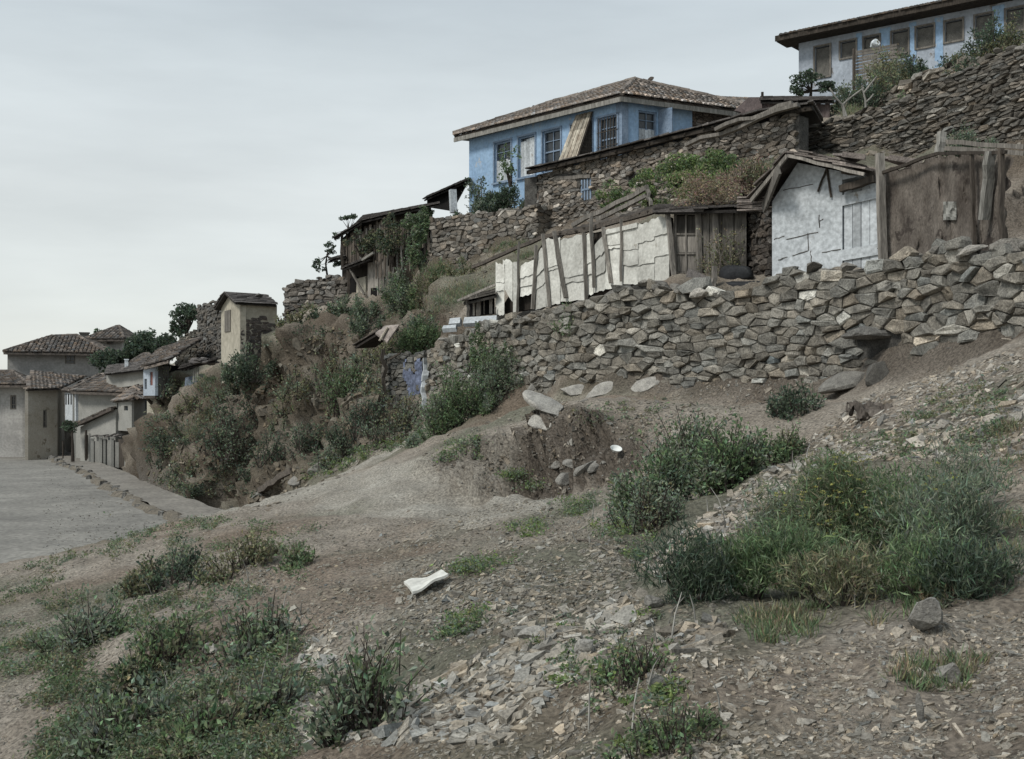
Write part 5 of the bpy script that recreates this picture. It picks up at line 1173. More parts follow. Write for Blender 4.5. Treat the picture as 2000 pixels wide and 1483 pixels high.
m = MB(); box8(m, [np.append(q_, zb_) for q_ in (V[0], V[1], V[2], V[4])] + [np.append(q_, zt_ + .1) for q_ in (V[0], V[1], V[2], V[4])]); obj("room", m, "dark_inside", h)
m = MB(); a, b = P(283, 716, 60.6), P(330, 703, 58.9); c_, d_ = P(392, 662, 63.5), P(318, 682, 67.5)
tile_roof(m, [a, b, c_, d_], w=.26, ln=.5, col=.62, jit=.04); tile_roof(m, [P(276, 722, 63.5), a, d_], w=.26, ln=.5, col=.6); beam(m, a - (0, 0, .1), b - (0, 0, .1), .1, .14, col=.9); ridge_tiles(m, a, d_, .14); ridge_tiles(m, d_, c_, .14); obj("roof", m, "tile", h)
# lower roofs behind it
h = empty("back_roof", P(240, 722, 72), "low dark roof with a pale chimney between the trees and the oriel house", "shed")
m = MB(); slab_roof(m, P(205, 732, 74), P(292, 722, 69), P(300, 704, 72), P(212, 714, 78), size=.7, col=.8); r_ = obj("roof", m, "slate", h)
m = MB(); box8(m, [P(208, 760, 75), P(292, 750, 70), P(300, 750, 73), P(214, 755, 79), P(208, 732, 75), P(292, 722, 70), P(300, 722, 73), P(214, 730, 79)]); obj("wall", m, "street_wall", h)
m = MB(); beam(m, P(247, 722, 73.5), P(247, 703, 73.5), .22, .22, col=1.3); beam(m, P(247, 703.5, 73.5), P(247, 701.5, 73.5), .3, .3, col=1.3); obj("chimney", m, "whitewash", r_)
# small cream house on the brow
h = empty("cream_house", P(450, 710, 48), "small cream house with a shuttered gable window on the brow of the cliff", "house")
A, B, Cc = g2(432, 50.2), g2(469, 47.5), g2(541, 48.6); f_ = Face(A, B); zb_ = 1.2
zE_ = P(0, 592, 47.5)[2]; zA_ = zE_ + .5
(u0, z1_), (u1, z0_) = f_.hit(440, 608), f_.hit(451, 647)
m = MB(); wall_openings(m, f_, 0, f_.L, zb_ - .5, zE_, .25, [(u0, u1, z0_, z1_)])
k = 3; tri = [(0, zE_), (f_.L, zE_), (f_.L * .5, zA_)]; V = [f_.p(u_, z_, -.25) for u_, z_ in tri] + [f_.p(u_, z_, 0) for u_, z_ in tri]; m.add(V, [(2, 1, 0), (3, 4, 5), (0, 1, 4, 3), (1, 2, 5, 4), (2, 0, 3, 5)])
f2_ = Face(B, Cc); us = f2_.L; f2_.box(m, 0.25, us, zb_ - .5, zE_, -.25, -.002)
A4 = A + (Cc - B); box8(m, [np.append(q_, zb_ - .5) for q_ in (A + (.3, 0), Cc - (.3, 0), Cc + (-.2, .3), A4)] + [np.append(q_, zE_ - .02) for q_ in (A + (.3, 0), Cc - (.3, 0), Cc + (-.2, .3), A4)])
obj("wall", m, "ochre_plaster", h)
m = MB(); bb = np.array([f2_.p(.02, 0, .0), f2_.p(us * .5, 0, .0), f2_.p(us, 0, .0)]); tt = bb.copy(); bb[:, 2] = zb_ - .3; tt[:, 2] = [P(0, 628, 47.5)[2], P(0, 618, 48)[2], P(0, 632, 48)[2]]
masonry(m, bb, tt, .13, aspect=2.2, depth=.03, tint=(.62, .56, .55), sink=0, thick=.03, spread=.25, pale=0, crumble=.9); obj("bare_masonry", m, "stone", h)
m = MB(); 
for k in range(5): f_.box(m, u0 + (u1 - u0) * k / 5 + .01, u0 + (u1 - u0) * (k + 1) / 5 - .01, z0_, z1_, .0, .04, rng.uniform(.8, 1.1))
obj("shutter", m, "grey_wood", h)
m = MB(); dd = np.append(Cc - B, 0); r0_ = f_.p(f_.L * .5, zA_ + .05, .25); r1_ = r0_ + dd * 1.12; eL, eR = f_.p(-.2, zE_ - .03, .25), f_.p(f_.L + .22, zE_ - .03, .25)
slab_roof(m, eR, eR + dd * 1.12, r1_, r0_, size=.4, col=.8); slab_roof(m, eL + dd * 1.12, eL, r0_, r1_, size=.4, col=.8); r_ = obj("roof", m, "slate", h)
m = MB(); rock_mesh(m, P(505, 577, 48.3), .25, squash=(1, .8, .5), col=.6); obj("chimney_stump", m, "stone", r_)
# ruined stone gable behind it
bb = np.array([P(386, 700, 66), P(440, 700, 62.5)]); tt = np.array([P(390, 597, 66), P(440, 588, 62.5)])
m = MB(); masonry(m, bb, tt, .16, aspect=2.4, depth=.12, tint=(.72, .7, .68), sink=.8, pale=0.02, spread=.25, crumble=.8, thick=.8)
b2 = np.array([P(345, 700, 68), P(388, 700, 66)]); t2 = np.array([P(345, 668, 68), P(388, 640, 66)]); masonry(m, b2, t2, .16, aspect=2.4, depth=.12, tint=(.62, .6, .55), sink=.8, pale=0.02, spread=.25, crumble=.8)
obj("ruined_gable", m, "stone", label="tall ruined stone gable standing behind the small cream house", cat="ruin")
# blue-grey wreck above the cliff
h = empty("blue_wreck", P(375, 770, 54.0), "wrecked blue-grey hut with a rubble roof between the oriel house and the small cream house", "hut")
m = MB(); slab(m, P(358, 778, 54.5), P(393, 765, 53.5), P(393, 730, 53.5), P(362, 738, 54.5), .3); obj("wall", m, mk("slate_blue", (.16, .19, .24), (.1, .12, .15), scale=2, fine=9, attr="col"), h)
m = MB(); planks(m, [P(372, 748, 53.8), P(394, 742, 53.3)], [P(372, 722, 53.8), P(394, 714, 53.3)], w=.2, col=1.2, gapp=1.5, ragged=.1, lean=.3); obj("planks", m, "pale_timber", h)
m = MB(); 
for k in range(16): rock_mesh(m, P(396 + rng.uniform(-18, 22), 706 + rng.uniform(-4, 4), 53.5 + rng.uniform(-.6, .6)), .5, squash=(1, .8, .35), rot=rng.uniform(0, 6), col=rng.uniform(.6, 1.2))
slab_roof(m, P(350, 722, 53.7), P(420, 706, 52.7), P(425, 700, 54.5), P(360, 712, 55.5), size=.5, col=.5); obj("roof", m, "slate", h)
# street poles
for i, (a, y0, y1, D, w, lb) in enumerate(((168, 900, 840, 70.5, .1, "dark pole standing right of the clipped tree"), (123, 896, 862, 73, .05, "thin stick standing left of the clipped tree"))):
    m = MB(); tube(m, [P(a, y0, D), P(a, y1, D)], w / 2 + .02, 7); obj("street_pole", m, "dark_wood", label=lb, cat="pole")
# ------------------------------------------------------------------ single stones and lost things on the slope
def put_rock(name, label, cat, x0, x1, y0, y1, squash=(1, .75, .6), seed=0, col=1.0, mat="rock", rot=None, cuts=9, tilt=(0, 0), group=None, sink=.25, sub=3):
    g = G((x0 + x1) / 2, y1 - (y1 - y0) * .15)
    w = (x1 - x0) / F * g[1]; h = (y1 - y0) / F * g[1]; m = MB(); n = GN(g[0], g[1])
    rock_mesh(m, g + (0, w * .15, h * (.42 - sink * .5)), w / 2 * 1.5, squash=squash, rot=rot if rot is not None else rng.uniform(-.4, .4), cuts=cuts, sub=sub, col=col, seed=seed, normal=n * .5 + (0, 0, .5), tilt=tilt)
    return obj(name, m, mat, label=label, cat=cat, group=group)
put_rock("boulder", "large rough pale boulder at the lower right beside dry grass", "boulder", 1765, 1838, 1168, 1258, (.85, .7, 1.1), 11, 1.3, cuts=11, tilt=(-.15, -.2), sink=.05)
put_rock("boulder", "roundish grey boulder below the large pale one at the lower right", "boulder", 1830, 1880, 1292, 1338, (1, .8, .85), 12, 1.15, cuts=14)
put_rock("boulder", "brown boulder lying before the hollow at the foot of the dry-stone wall", "boulder", 1618, 1702, 722, 768, (1.1, .7, .6), 13, .8)
put_rock("boulder", "dark upright boulder right of the brown one at the hollow", "boulder", 1690, 1742, 700, 752, (.8, .6, 1.1), 14, .5, tilt=(.4, 0))
put_rock("boulder", "rounded grey stone at the left foot of the feathery green shrub", "boulder", 1252, 1292, 1158, 1192, (1, .8, .8), 15, 1.1, cuts=14)
put_rock("stone_slab", "tall narrow slab standing on end at the lower right edge", "slab", 1782, 1816, 1368, 1428, (.5, .4, 1.5), 16, 1.0, sink=-.2)
put_rock("stone_slab", "small upright slab left of the grassy tuft near the bottom", "slab", 1262, 1292, 1318, 1350, (1, .5, 1.2), 17, 1.05, sink=0)
put_rock("stone_slab", "large pale flat slab on the edge of the earth bank, nearest the bushes", "slab", 1022, 1112, 768, 800, (1.0, .8, .26), 18, 1.55, cuts=9, tilt=(.05, -.3))
put_rock("stone_slab", "long thin slab lying right of the large pale flat slab", "slab", 1095, 1150, 752, 772, (1.2, .5, .3), 19, 1.5, cuts=6, tilt=(0, -.3))
put_rock("stone_slab", "flat pale slab at the wall foot, third from the bushes", "slab", 1150, 1216, 750, 772, (1.2, .5, .3), 20, 1.55, cuts=6, tilt=(0, -.3))
put_rock("stone_slab", "low flat slab at the wall foot below the sheet fence corner", "slab", 1240, 1300, 738, 756, (1.2, .5, .3), 21, 1.5, cuts=6, tilt=(0, -.3))
put_rock("stone_slab", "small dark-sided slab perched above the large pale flat slab", "slab", 1032, 1062, 748, 768, (1, .6, .7), 22, 1.0)
put_rock("stone_block", "squarish pale block alone on the bare earth bank", "stone", 1038, 1086, 812, 842, (1.15, .7, .6), 23, 1.75, cuts=6, tilt=(0, -.4))
put_rock("stone_block", "pale wedge-shaped stone at the top left of the scree tongue", "stone", 1018, 1060, 1222, 1252, (1.1, .7, .6), 24, 1.45, cuts=6)
put_rock("stone_block", "pale leaning flake at the right end of the scree tongue", "stone", 1118, 1164, 1243, 1285, (1.0, .6, .8), 25, 1.45, cuts=6, tilt=(.3, -.5))
put_rock("stone_block", "pale stone low in the hollow of weeds at the bottom left", "stone", 395, 425, 1250, 1285, (1, .7, .7), 26, 1.9)
for i, (a, b, c, d) in enumerate(((1072, 1105, 890, 922), (1100, 1130, 898, 912), (1120, 1160, 905, 925), (1148, 1185, 903, 922), (1085, 1125, 925, 940))):
    put_rock("hollow_stone", "angular grey stone in the heap left of the white enamel bowl", "stone", a, b, c, d, (1, .7, .5), 40 + i, 1.1, cuts=7, group="stones heaped by the enamel bowl")
for i, (a, b, c, d, cc) in enumerate(((480, 515, 960, 980, .9), (560, 600, 925, 945, 1.0), (600, 630, 905, 925, 1.2))):
    put_rock("path_stone", ("pale boulder at the foot of the cliff beside the fallen beam", "dark stone beside the path just right of the fallen beam", "light stone where the path climbs beside the weeds")[i], "stone", a, b, c, d, (1, .7, .6), 50 + i, cc)
# enamel bowl
g = G(1201, 893); bw = 22 / F * g[1] / 2; m = MB(); V = []; n = 22
prof = [(0.0, .02), (.6, .0), (.85, .25), (1.0, .62), (1.06, .64), (.97, .60), (.8, .28), (.55, .08), (0, .07)]
R_ = Matrix.Rotation(.5, 3, 'X') @ Matrix.Rotation(.15, 3, 'Y')
for r_, z_ in prof:
    for k in range(n): a = 2 * math.pi * k / n; q = R_ @ Vector((math.cos(a) * r_ * bw, math.sin(a) * r_ * bw, z_ * bw)); V.append(g + np.array(q) + (0, -.12, .09))
Fq = [(j * n + i, j * n + (i + 1) % n, (j + 1) * n + (i + 1) % n, (j + 1) * n + i) for j in range(len(prof) - 1) for i in range(n)]
m.add(V, Fq); obj("enamel_bowl", m, "enamel", label="white enamel bowl lying on the slope below the earth bank", cat="bowl", smooth=True)
# pale broken board on the slope
g = G(832, 1158); m = MB(); nn = 8; V = []; BC = [G(789, 1156), G(862, 1138), G(876, 1141), G(806, 1177)]
for lay in (0, .035):
    for j in range(nn + 1):
        for i in range(nn + 1):
            u, v = i / nn, j / nn
            x = (789 * (1 - u) + 862 * u) * (1 - v) + (806 * (1 - u) + 876 * u) * v; y = (1156 * (1 - u) + 1138 * u) * (1 - v) + (1176 * (1 - u) + 1140 * u) * v
            if u > .25 and u < .5 and v < .3: y += 4
            gg = BC[0] * (1 - u) * (1 - v) + BC[1] * u * (1 - v) + BC[2] * u * v + BC[3] * (1 - u) * v; q = gg + (0, -.02, .09 + .012 * math.sin(u * 8 + v * 3) + .05 * max(0, u - .8) - lay * .6); V.append(q)
N1 = (nn + 1) ** 2; Fq = [(j * (nn + 1) + i, j * (nn + 1) + i + 1, (j + 1) * (nn + 1) + i + 1, (j + 1) * (nn + 1) + i) for j in range(nn) for i in range(nn)]
rim = [i for i in range(nn + 1)] + [i * (nn + 1) + nn for i in range(1, nn + 1)] + [nn * (nn + 1) + i for i in range(nn - 1, -1, -1)] + [i * (nn + 1) for i in range(nn - 1, 0, -1)]
m.add(V, Fq + [tuple(N1 + q for q in f_[::-1]) for f_ in Fq] + [(rim[k], rim[(k + 1) % len(rim)], N1 + rim[(k + 1) % len(rim)], N1 + rim[k]) for k in range(len(rim))], 1.0)
obj("broken_board", m, "white_sheet", label="pale broken board lying alone on the stony slope", cat="board")
# bottom slab flake
g = G(720, 1415); m = MB()
V = [(672, 1428), (706, 1404), (748, 1394), (776, 1398), (768, 1412), (722, 1430), (690, 1440)]; top_ = [P(x, y, g[1] + .05 - (y - 1415) / 900) + (0, 0, .03) for x, y in V]; k = len(V)
bot_ = [q - (0, -.03, .06) for q in top_]; m.add(top_ + bot_, [tuple(range(k))[::-1], tuple(range(k, 2 * k))] + [(i, (i + 1) % k, k + (i + 1) % k, k + i) for i in range(k)], 1.7)
obj("stone_flake", m, "rock", label="long pale flake of stone at the bottom of the scree", cat="stone")
# fallen beam at the cliff foot
m = MB(); a, b = G(508, 966), G(572, 934); 
if a is not None and b is not None: beam(m, a + (0, 0, .15), b + (0, 0, .25), .22, .2, wob=.04, seg=6)
obj("fallen_beam", m, "log", label="dark fallen beam at the foot of the cliff beside the path", cat="beam")
# crumpled brown rag
g = G(1705, 812); m = MB(); V = []; nn = 26
for j in range(nn + 1):
    for i in range(nn + 1):
        u, v = i / nn - .5, j / nn - .5; rr = math.hypot(u * 1.0, v * 1.3); q = np.array((u * .62, v * .36, 0)); hgt = .05 + .09 * float(fbm(np.array((u * 5, v * 7, 2.0)), 4)) + (.07 if .22 < rr < .38 else 0); V.append(g + q + (0, 0, max(hgt, -.02) + v * .12))
Fq = [(j * (nn + 1) + i, j * (nn + 1) + i + 1, (j + 1) * (nn + 1) + i + 1, (j + 1) * (nn + 1) + i) for j in range(nn) for i in range(nn) if math.hypot(i / nn - .5, (j / nn - .5)) < .47 + .06 * math.sin(i * 1.7 + j)]
m.add(V, Fq, 1.0); m.add([v_ - (0, 0, .015) for v_ in V], [q_[::-1] for q_ in Fq], .6); obj("crumpled_rag", m, "sacking", label="crumpled brown rag on the stones below the hollow of the wall", cat="rag", smooth=True)
# twigs
for i, (p0, p1, w, lb) in enumerate((((1118, 1040), (1128, 1060), .02, "short pale upright stick in the gully, left one of the pair"), ((1148, 1046), (1152, 1060), .02, "short pale upright stick in the gully, right one of the pair"), ((1125, 1056), (1180, 1062), .035, "dark stick lying across the gully"), ((1160, 985), (1155, 1020), .018, "thin bent pale stalk above the gully"), ((1795, 830), (1842, 818), .02, "thin stick lying among the slates, far right"))):
    a, b = G(*p0), G(*p1); m = MB()
    if i in (0, 1, 3): a = b + np.array(((p0[0] - p1[0]) / F * b[1], 0, (p1[1] - p0[1]) / F * b[1]))
    tube(m, [b, (a + b) / 2 + rng.normal(0, .01, 3), a + (0, 0, .01)], [w * .6, w * .5, w * .3], 6); obj("stick", m, "pale_timber" if i != 2 else "log", label=lb, cat="stick")

# ------------------------------------------------------------------ gravel and scree (nobody could count it)
def in_poly(x, y, poly):
    r = np.zeros(len(x), bool); n = len(poly)
    for i in range(n):
        x1, y1 = poly[i]; x2, y2 = poly[(i + 1) % n]
        c = ((y1 > y) != (y2 > y)) & (x < (x2 - x1) * (y - y1) / (y2 - y1 + 1e-9) + x1); r ^= c
    return r
CH = []
for k in range(26):     # faceted chip templates
    kk = int(rng.integers(4, 7)); an = np.sort(rng.uniform(0, 2 * math.pi, kk) * .35 + np.arange(kk) * 2 * math.pi / kk * .9); rr = rng.uniform(.6, 1.05, kk); asp = rng.uniform(.45, .95); hh_ = rng.uniform(.12, .38); V = []
    for lv, sc_ in ((-1, .9), (1, 1.0)):
        for a_, r_ in zip(an, rr): V.append((math.cos(a_) * r_ * sc_ * rng.uniform(.9, 1.05), math.sin(a_) * r_ * asp * sc_ * rng.uniform(.9, 1.05), lv * hh_ * rng.uniform(.6, 1.1)))
    CH.append((np.array(V), [tuple(range(kk))[::-1], tuple(range(kk, 2 * kk))] + [(i, (i + 1) % kk, kk + (i + 1) % kk, kk + i) for i in range(kk)]))
PATHS = [np.array([P(*q)[:2] for q in l_]) for l_ in ([(430,1005,24),(560,1000,25),(700,1000,22),(860,1000,18.5)], [(470,1000,25),(600,960,27.5),(700,915,29.5),(800,862,30.5)])]
def scatter(n, poly, smed, ssig, smin, smax, name, label, tint=(1, 1, 1), pal=.35, minpx=.9, dmax=60, clump=0, mat="rock", fade=None, bias=0.5):
    xs = []; P0 = np.array(poly); lo, hi = P0.min(0), P0.max(0); m = MB(); cnt = 0; tries = 0
    while cnt < n and tries < 30:
        tries += 1; x = rng.uniform(lo[0], hi[0], n); y = rng.uniform(lo[1], hi[1], n); ok = in_poly(x, y, poly)
        if clump: ok &= rng.random(n) < np.clip(.5 + clump * fbm(np.stack([x / 70, y / 45, np.full(n, 3.3)], -1), 3), .03, 1)
        for a, b in zip(x[ok], y[ok]):
            if cnt >= n: break
            g = G(a, b)
            if g is None or g[1] > dmax: continue
            if name == 'road_gravel': t__ = ROADZ / ((HZ - b) / F); g = np.array(((a - CX) / F * t__, t__, ROADZ))
            if 'gravel' in name and rng.random() < .85 and min(abs(float(seg_dist(np.array(g[0]), np.array(g[1]), l_))) for l_ in PATHS) < .75: continue
            s = smed * math.exp(rng.normal(0, ssig)); s = min(max(s, smin, minpx * g[1] / 1152), smax)
            v, f_ = CH[rng.integers(len(CH))]; an = rng.uniform(0, 6.28); c, s_ = math.cos(an), math.sin(an)
            v = v * s * .62; v = v @ np.array(((c, s_, 0), (-s_, c, 0), (0, 0, 1))); r_, n_, i_, d_ = BV.find_nearest(Vector(g)); z = np.array(n_) * (1 if n_[2] > 0 else -1) + rng.normal(0, .22, 3); z /= np.linalg.norm(z)
            xx = np.cross((0, 1, 0), z); xx /= np.linalg.norm(xx); yy = np.cross(z, xx); v = v @ np.array((xx, yy, z))
            cc = math.exp(np.clip(rng.normal(0, pal * .8), -.6, .55)); hue = rng.normal(0, .04)
            m.add(v + g + z * s * .01, f_, np.array(tint) * cc * np.array((1 + hue, 1, 1 - hue * 1.2))); cnt += 1
    return obj(name, m, mat, label=label, kind="stuff")
FG = [(-20, 1120), (250, 1050), (430, 1005), (700, 990), (860, 960), (1000, 960), (1200, 940), (1400, 830), (1700, 740), (2020, 690), (2020, 1500), (-20, 1500)]
scatter(30000, FG, .017, .5, .006, .07, "gravel", "fine gravel and chips over the whole foreground slope", tint=(1.0, .95, .87), clump=.9, pal=.3)
scatter(13000, [(430, 1040), (860, 1000), (1210, 950), (1210, 1110), (900, 1260), (650, 1310), (480, 1150)], .02, .55, .008, .09, 'gravel', 'gravel on the open slope between the path and the scree', tint=(1.0, .96, .88), clump=.5, pal=.35)
scatter(5000, [(2000, 700), (2700, 560), (2900, 1500), (2000, 1500)], .03, .5, .01, .12, 'gravel', 'gravel and chips on the slope beyond the right edge', tint=(1.0, .95, .87), clump=.6, pal=.3)
UP_ = [(800, 870), (1050, 790), (1300, 750), (1700, 730), (1500, 800), (1350, 860), (1200, 960), (900, 960)]
scatter(3000, UP_, .035, .5, .015, .16, "bank_gravel", "scattered small stones on the earth bank below the wall", tint=(.85, .8, .74), clump=.6)
SA = [(640, 1450), (800, 1352), (960, 1270), (1020, 1215), (1250, 1160), (1285, 1210), (1180, 1290), (1080, 1360), (1000, 1450)]
scatter(1700, SA, .062, .5, .02, .2, "scree", "tongue of pale slate scree at the bottom centre", tint=(1.38, 1.33, 1.25), clump=.2)
SB = [(1240, 1110), (1330, 1040), (1450, 950), (1560, 870), (1690, 775), (1960, 690), (2020, 700), (2020, 900), (1800, 900), (1600, 905), (1480, 1010), (1300, 1140)]
scatter(5500, SB, .05, .5, .02, .2, "scree", "broad band of slate scree below the right end of the wall", tint=(1.25, 1.18, 1.1), clump=.4)
SC_ = [(760, 1190), (860, 1090), (1050, 1040), (1230, 1070), (1260, 1160), (1040, 1215), (900, 1260)]
scatter(3600, SC_, .034, .5, .015, .11, "scree", "loose small scree on the slope around the pale broken board", tint=(1.05, 1.0, .92), clump=.5)
SD = [(1050, 1450), (1180, 1290), (1300, 1240), (1500, 1260), (1760, 1210), (2020, 1190), (2020, 1500), (1050, 1500)]
scatter(2200, SD, .026, .55, .01, .1, "scree", "chips of pale stone on the bare soil at the bottom right", tint=(1.4, 1.3, 1.18), clump=.5)
SE = [(560, 1410), (590, 1260), (620, 1230), (660, 1240), (640, 1330), (620, 1450), (560, 1450)]
scatter(260, SE, .07, .4, .03, .16, "scree", "small stony rill between the weeds at the bottom left", tint=(1.4, 1.35, 1.27))
SF = [(1280, 1230), (1420, 1210), (1400, 1260), (1290, 1290)]
scatter(120, SF, .08, .4, .03, .16, "scree", "loose stones under the feathery green shrub", tint=(.95, .9, .84))
SG = [(380, 1000), (480, 985), (640, 900), (800, 850), (760, 880), (620, 960), (480, 1005)]
scatter(350, SG, .07, .5, .03, .2, "path_gravel", "stones strewn along the cliff foot beside the path", tint=(.95, .9, .84), dmax=60)
scatter(700, [(85, 900), (330, 1010), (260, 1045), (85, 1090)], .03, .5, .02, .09, 'road_gravel', 'loose stones lying on the dusty road', tint=(.8, .78, .74), dmax=90, minpx=.8)
# rubble on the cliff
SH = [(280, 940), (340, 800), (480, 720), (640, 640), (760, 640), (820, 700), (820, 850), (640, 910), (480, 985)]
scatter(1500, SH, .16, .5, .08, .6, "cliff_rubble", "weathered stones sticking out of the cliff face", tint=(.62, .56, .48), clump=.8, dmax=75, mat="rock", pal=.3)
SI = [(780, 620), (900, 540), (1000, 510), (1150, 450), (1000, 560), (860, 640)]
scatter(300, SI, .08, .5, .04, .3, "slope_rubble", "stones on the slope left of the sheet fence", tint=(.7, .64, .58), dmax=60)
SJ = [(1330, 290), (1600, 270), (1750, 300), (1500, 330), (1400, 345)]
scatter(350, SJ, .1, .5, .05, .35, "slope_rubble", "broken stones and slates on the bank above the white shed", tint=(.85, .78, .7), dmax=60)
SK = [(1640, 235), (1700, 200), (1800, 150), (1940, 100), (2010, 90), (2010, 60), (1800, 120), (1640, 200)]
scatter(350, SK, .12, .5, .05, .4, "slope_rubble", "stones on the bank under the hilltop house", tint=(.85, .78, .7), dmax=60)
# ------------------------------------------------------------------ plants
def rand_dirs(n, upb=0.0):
    v = rng.normal(0, 1, (n, 3)); v[:, 2] = v[:, 2] * .8 + upb; return v / np.linalg.norm(v, axis=1)[:, None]
GREENS = {'grey': (0.211, 0.25, 0.186), 'green': (0.16, 0.218, 0.122), 'bright': (0.211, 0.275, 0.115), 'dark': (0.096, 0.128, 0.092), 'olive': (0.23, 0.23, 0.147), 'dry': (0.315, 0.273, 0.189), 'pink': (0.315, 0.231, 0.189), 'yellow': (0.378, 0.367, 0.126)}
def leaves(mb, pos, ln, wd, hue, upb=0.2, var=.3, alongup=None):
    n = len(pos); a = rand_dirs(n, upb) if alongup is None else alongup + rng.normal(0, .35, (n, 3)); a /= np.linalg.norm(a, axis=1)[:, None]
    b = np.cross(a, rand_dirs(n)); b /= np.linalg.norm(b, axis=1)[:, None] + 1e-9
    L_ = ln * np.exp(rng.normal(0, .25, n))[:, None]; W_ = wd * np.exp(rng.normal(0, .25, n))[:, None]
    c = np.cross(a, b) * L_ * .15
    v = np.stack([pos - a * L_ * .5, pos + b * W_ * .5 + c, pos + a * L_ * .5, pos - b * W_ * .5 + c], 1)
    col = np.array(hue)[None, :] * np.exp(rng.normal(0, var, n))[:, None] * (1 + rng.normal(0, .08, (n, 3)))
    mb.quads(v, np.clip(col, .01, .9))
def lump_points(n, cen, R, nl, spread=.8, shell=.55, flat=1.0, lumpr=(.14, .46)):
    """points in clumps inside an ellipsoid: uneven outline with gaps"""
    lc = rng.normal(0, 1, (nl, 3)); lc /= np.linalg.norm(lc, axis=1)[:, None]; lc *= (rng.random(nl) ** .45)[:, None] * spread
    lr = rng.uniform(*lumpr, nl); w = lr ** 2; k = rng.choice(nl, n, p=w / w.sum())
    d = rng.normal(0, 1, (n, 3)); d /= np.linalg.norm(d, axis=1)[:, None]; r = lr[k] * (shell + (1 - shell) * rng.random(n) ** .5 + np.abs(rng.normal(0, .12, n)))
    p = (lc[k] + d * r[:, None]) * np.asarray(R)[None, :] + cen
    return p, lc * np.asarray(R) + cen
def bush(name, label, cat, x0, x1, y0, y1, D=None, kind="leafy", hue="grey", dens=1.0, nl=None, group=None, stems=5, hue2=None, droop=0.0, leaf=None, thick=.75, bark="dark_bark", spread=.75, root=None):
    xc = (x0 + x1) / 2; g = None; D_auto = D is None
    if D is None:
        g = G(xc, y1 - (y1 - y0) * .06); 
        if g is None: return None
        D = g[1]
    w = (x1 - x0) / F * D / 2; h = (y1 - y0) / F * D / 2; cen = P(xc, (y0 + y1) / 2, D + w * thick * .35)
    base = np.array((cen[0], cen[1], cen[2] - h * .95)) if root is None else P(*root); R = (w * 1.12, w * thick, h * 1.1)
    nl = int((nl or int(7 + min(16, (x1 - x0) * (y1 - y0) / 1500))) * 1.5); ln = leaf or (.055 if kind == "leafy" else .07 if kind == "feather" else .045)
    ln = max(ln, .0024 * D); area = (x1 - x0) * (y1 - y0) / 3.8; lp = ln * 1152 / D
    if kind == "feather": wd = max(ln * .12, .001 * D); n = int(area * 6.5 * dens / (lp * wd * 1152 / D) * .8)
    else: wd = ln * .5; n = int(area * 3.4 * dens / (lp * lp * .25))
    n = min(max(n, 120), 60000)
    o = empty(name, base, label, cat, group)
    if kind == "leafy" and cat in ("shrub", "bush"):
        gb = root is None; bs = G(xc, y1 - 2) if D_auto else None
        b0 = bs if bs is not None else np.array((cen[0], D + w * .3, GZ(cen[0], D + w * .3)))
        if abs(b0[2] - (cen[2] - h)) > .35 * h + .3: b0 = np.array((cen[0], cen[1], cen[2] - h))
        m = MB(); ms = MB(); ns = int(min(110, max(12, (x1 - x0) * (y1 - y0) / 170))); ns = max(10, int(ns * .55)) if D > 33 else ns; per = max(6, int(1.25 * n / ns)); H2 = 2 * h; LP, LD = [], []
        cx_ = rng.normal(0, .45, (5, 2)); 
        for i in range(ns):
            if rng.random() < .7: q = cx_[rng.integers(5)] + rng.normal(0, .22, 2)
            else: q = rng.uniform(-1, 1, 2)
            q = np.clip(q, -1.05, 1.05); r_ = math.hypot(*q); x_, y_ = b0[0] + q[0] * w * .98, b0[1] + q[1] * w * thick; z_ = GZ(x_, y_)
            if abs(z_ - b0[2]) > h * .9: z_ = b0[2] + np.clip(z_ - b0[2], -h * .3, h * .5)
            hh = H2 * max(.18, 1.02 - .62 * r_) * rng.uniform(.45, 1.15); ld = np.array((q[0] * .35 + rng.normal(0, .18), q[1] * .3 + rng.normal(0, .18), 0)) * hh
            tip = np.array((x_, y_, z_ + hh)) + ld; bt = np.array((x_ - ld[0] * .6, y_ - ld[1] * .6, z_ - .03)); md = (bt + tip) / 2 + rng.normal(0, hh * .06, 3)
            tube(ms, [bt, md, tip], [.003 + .0006 * D, .002 + .0004 * D, .001 + .0002 * D], 3)
            t_ = rng.random(per) ** .75; t_ = .08 + .98 * t_; c_ = np.where(t_[:, None] < .5, bt + (md - bt) * t_[:, None] * 2, md + (tip - md) * (t_[:, None] * 2 - 1))
            sp = hh * .17 * (1.15 - t_)[:, None] + ln * .5; of = rng.normal(0, 1, (per, 3)) * sp; LP.append(c_ + of); LD.append(of / (np.linalg.norm(of, axis=1)[:, None] + 1e-6) + (0, 0, .5))
        p = np.concatenate(LP); dirs = np.concatenate(LD); n = len(p); k = np.zeros(n, bool)
        if hue2: k = (fbm(p * (1.3 / max(w, .2)), 2) > .15) & (rng.random(n) < .75)
        leaves(m, p[~k], ln, wd, GREENS[hue], alongup=dirs[~k])
        if k.any(): leaves(m, p[k], ln, wd, GREENS[hue2], alongup=dirs[k])
        obj("foliage", m, "leaf", o); obj("stems", ms, bark, o); return o
    vy = cat in ('vine', 'creeper', 'flowering_shrub', 'climber') or name == 'flowering_shrub'
    p, lc = lump_points(n, cen, R, int(nl * (1.7 if vy else 1)), spread + (.12 if vy else 0), lumpr=(.08, .3) if vy else (.14, .46))
    if droop: p[:, 2] -= droop * rng.random(n) ** 2 * h
    m = MB(); hu = GREENS[hue]
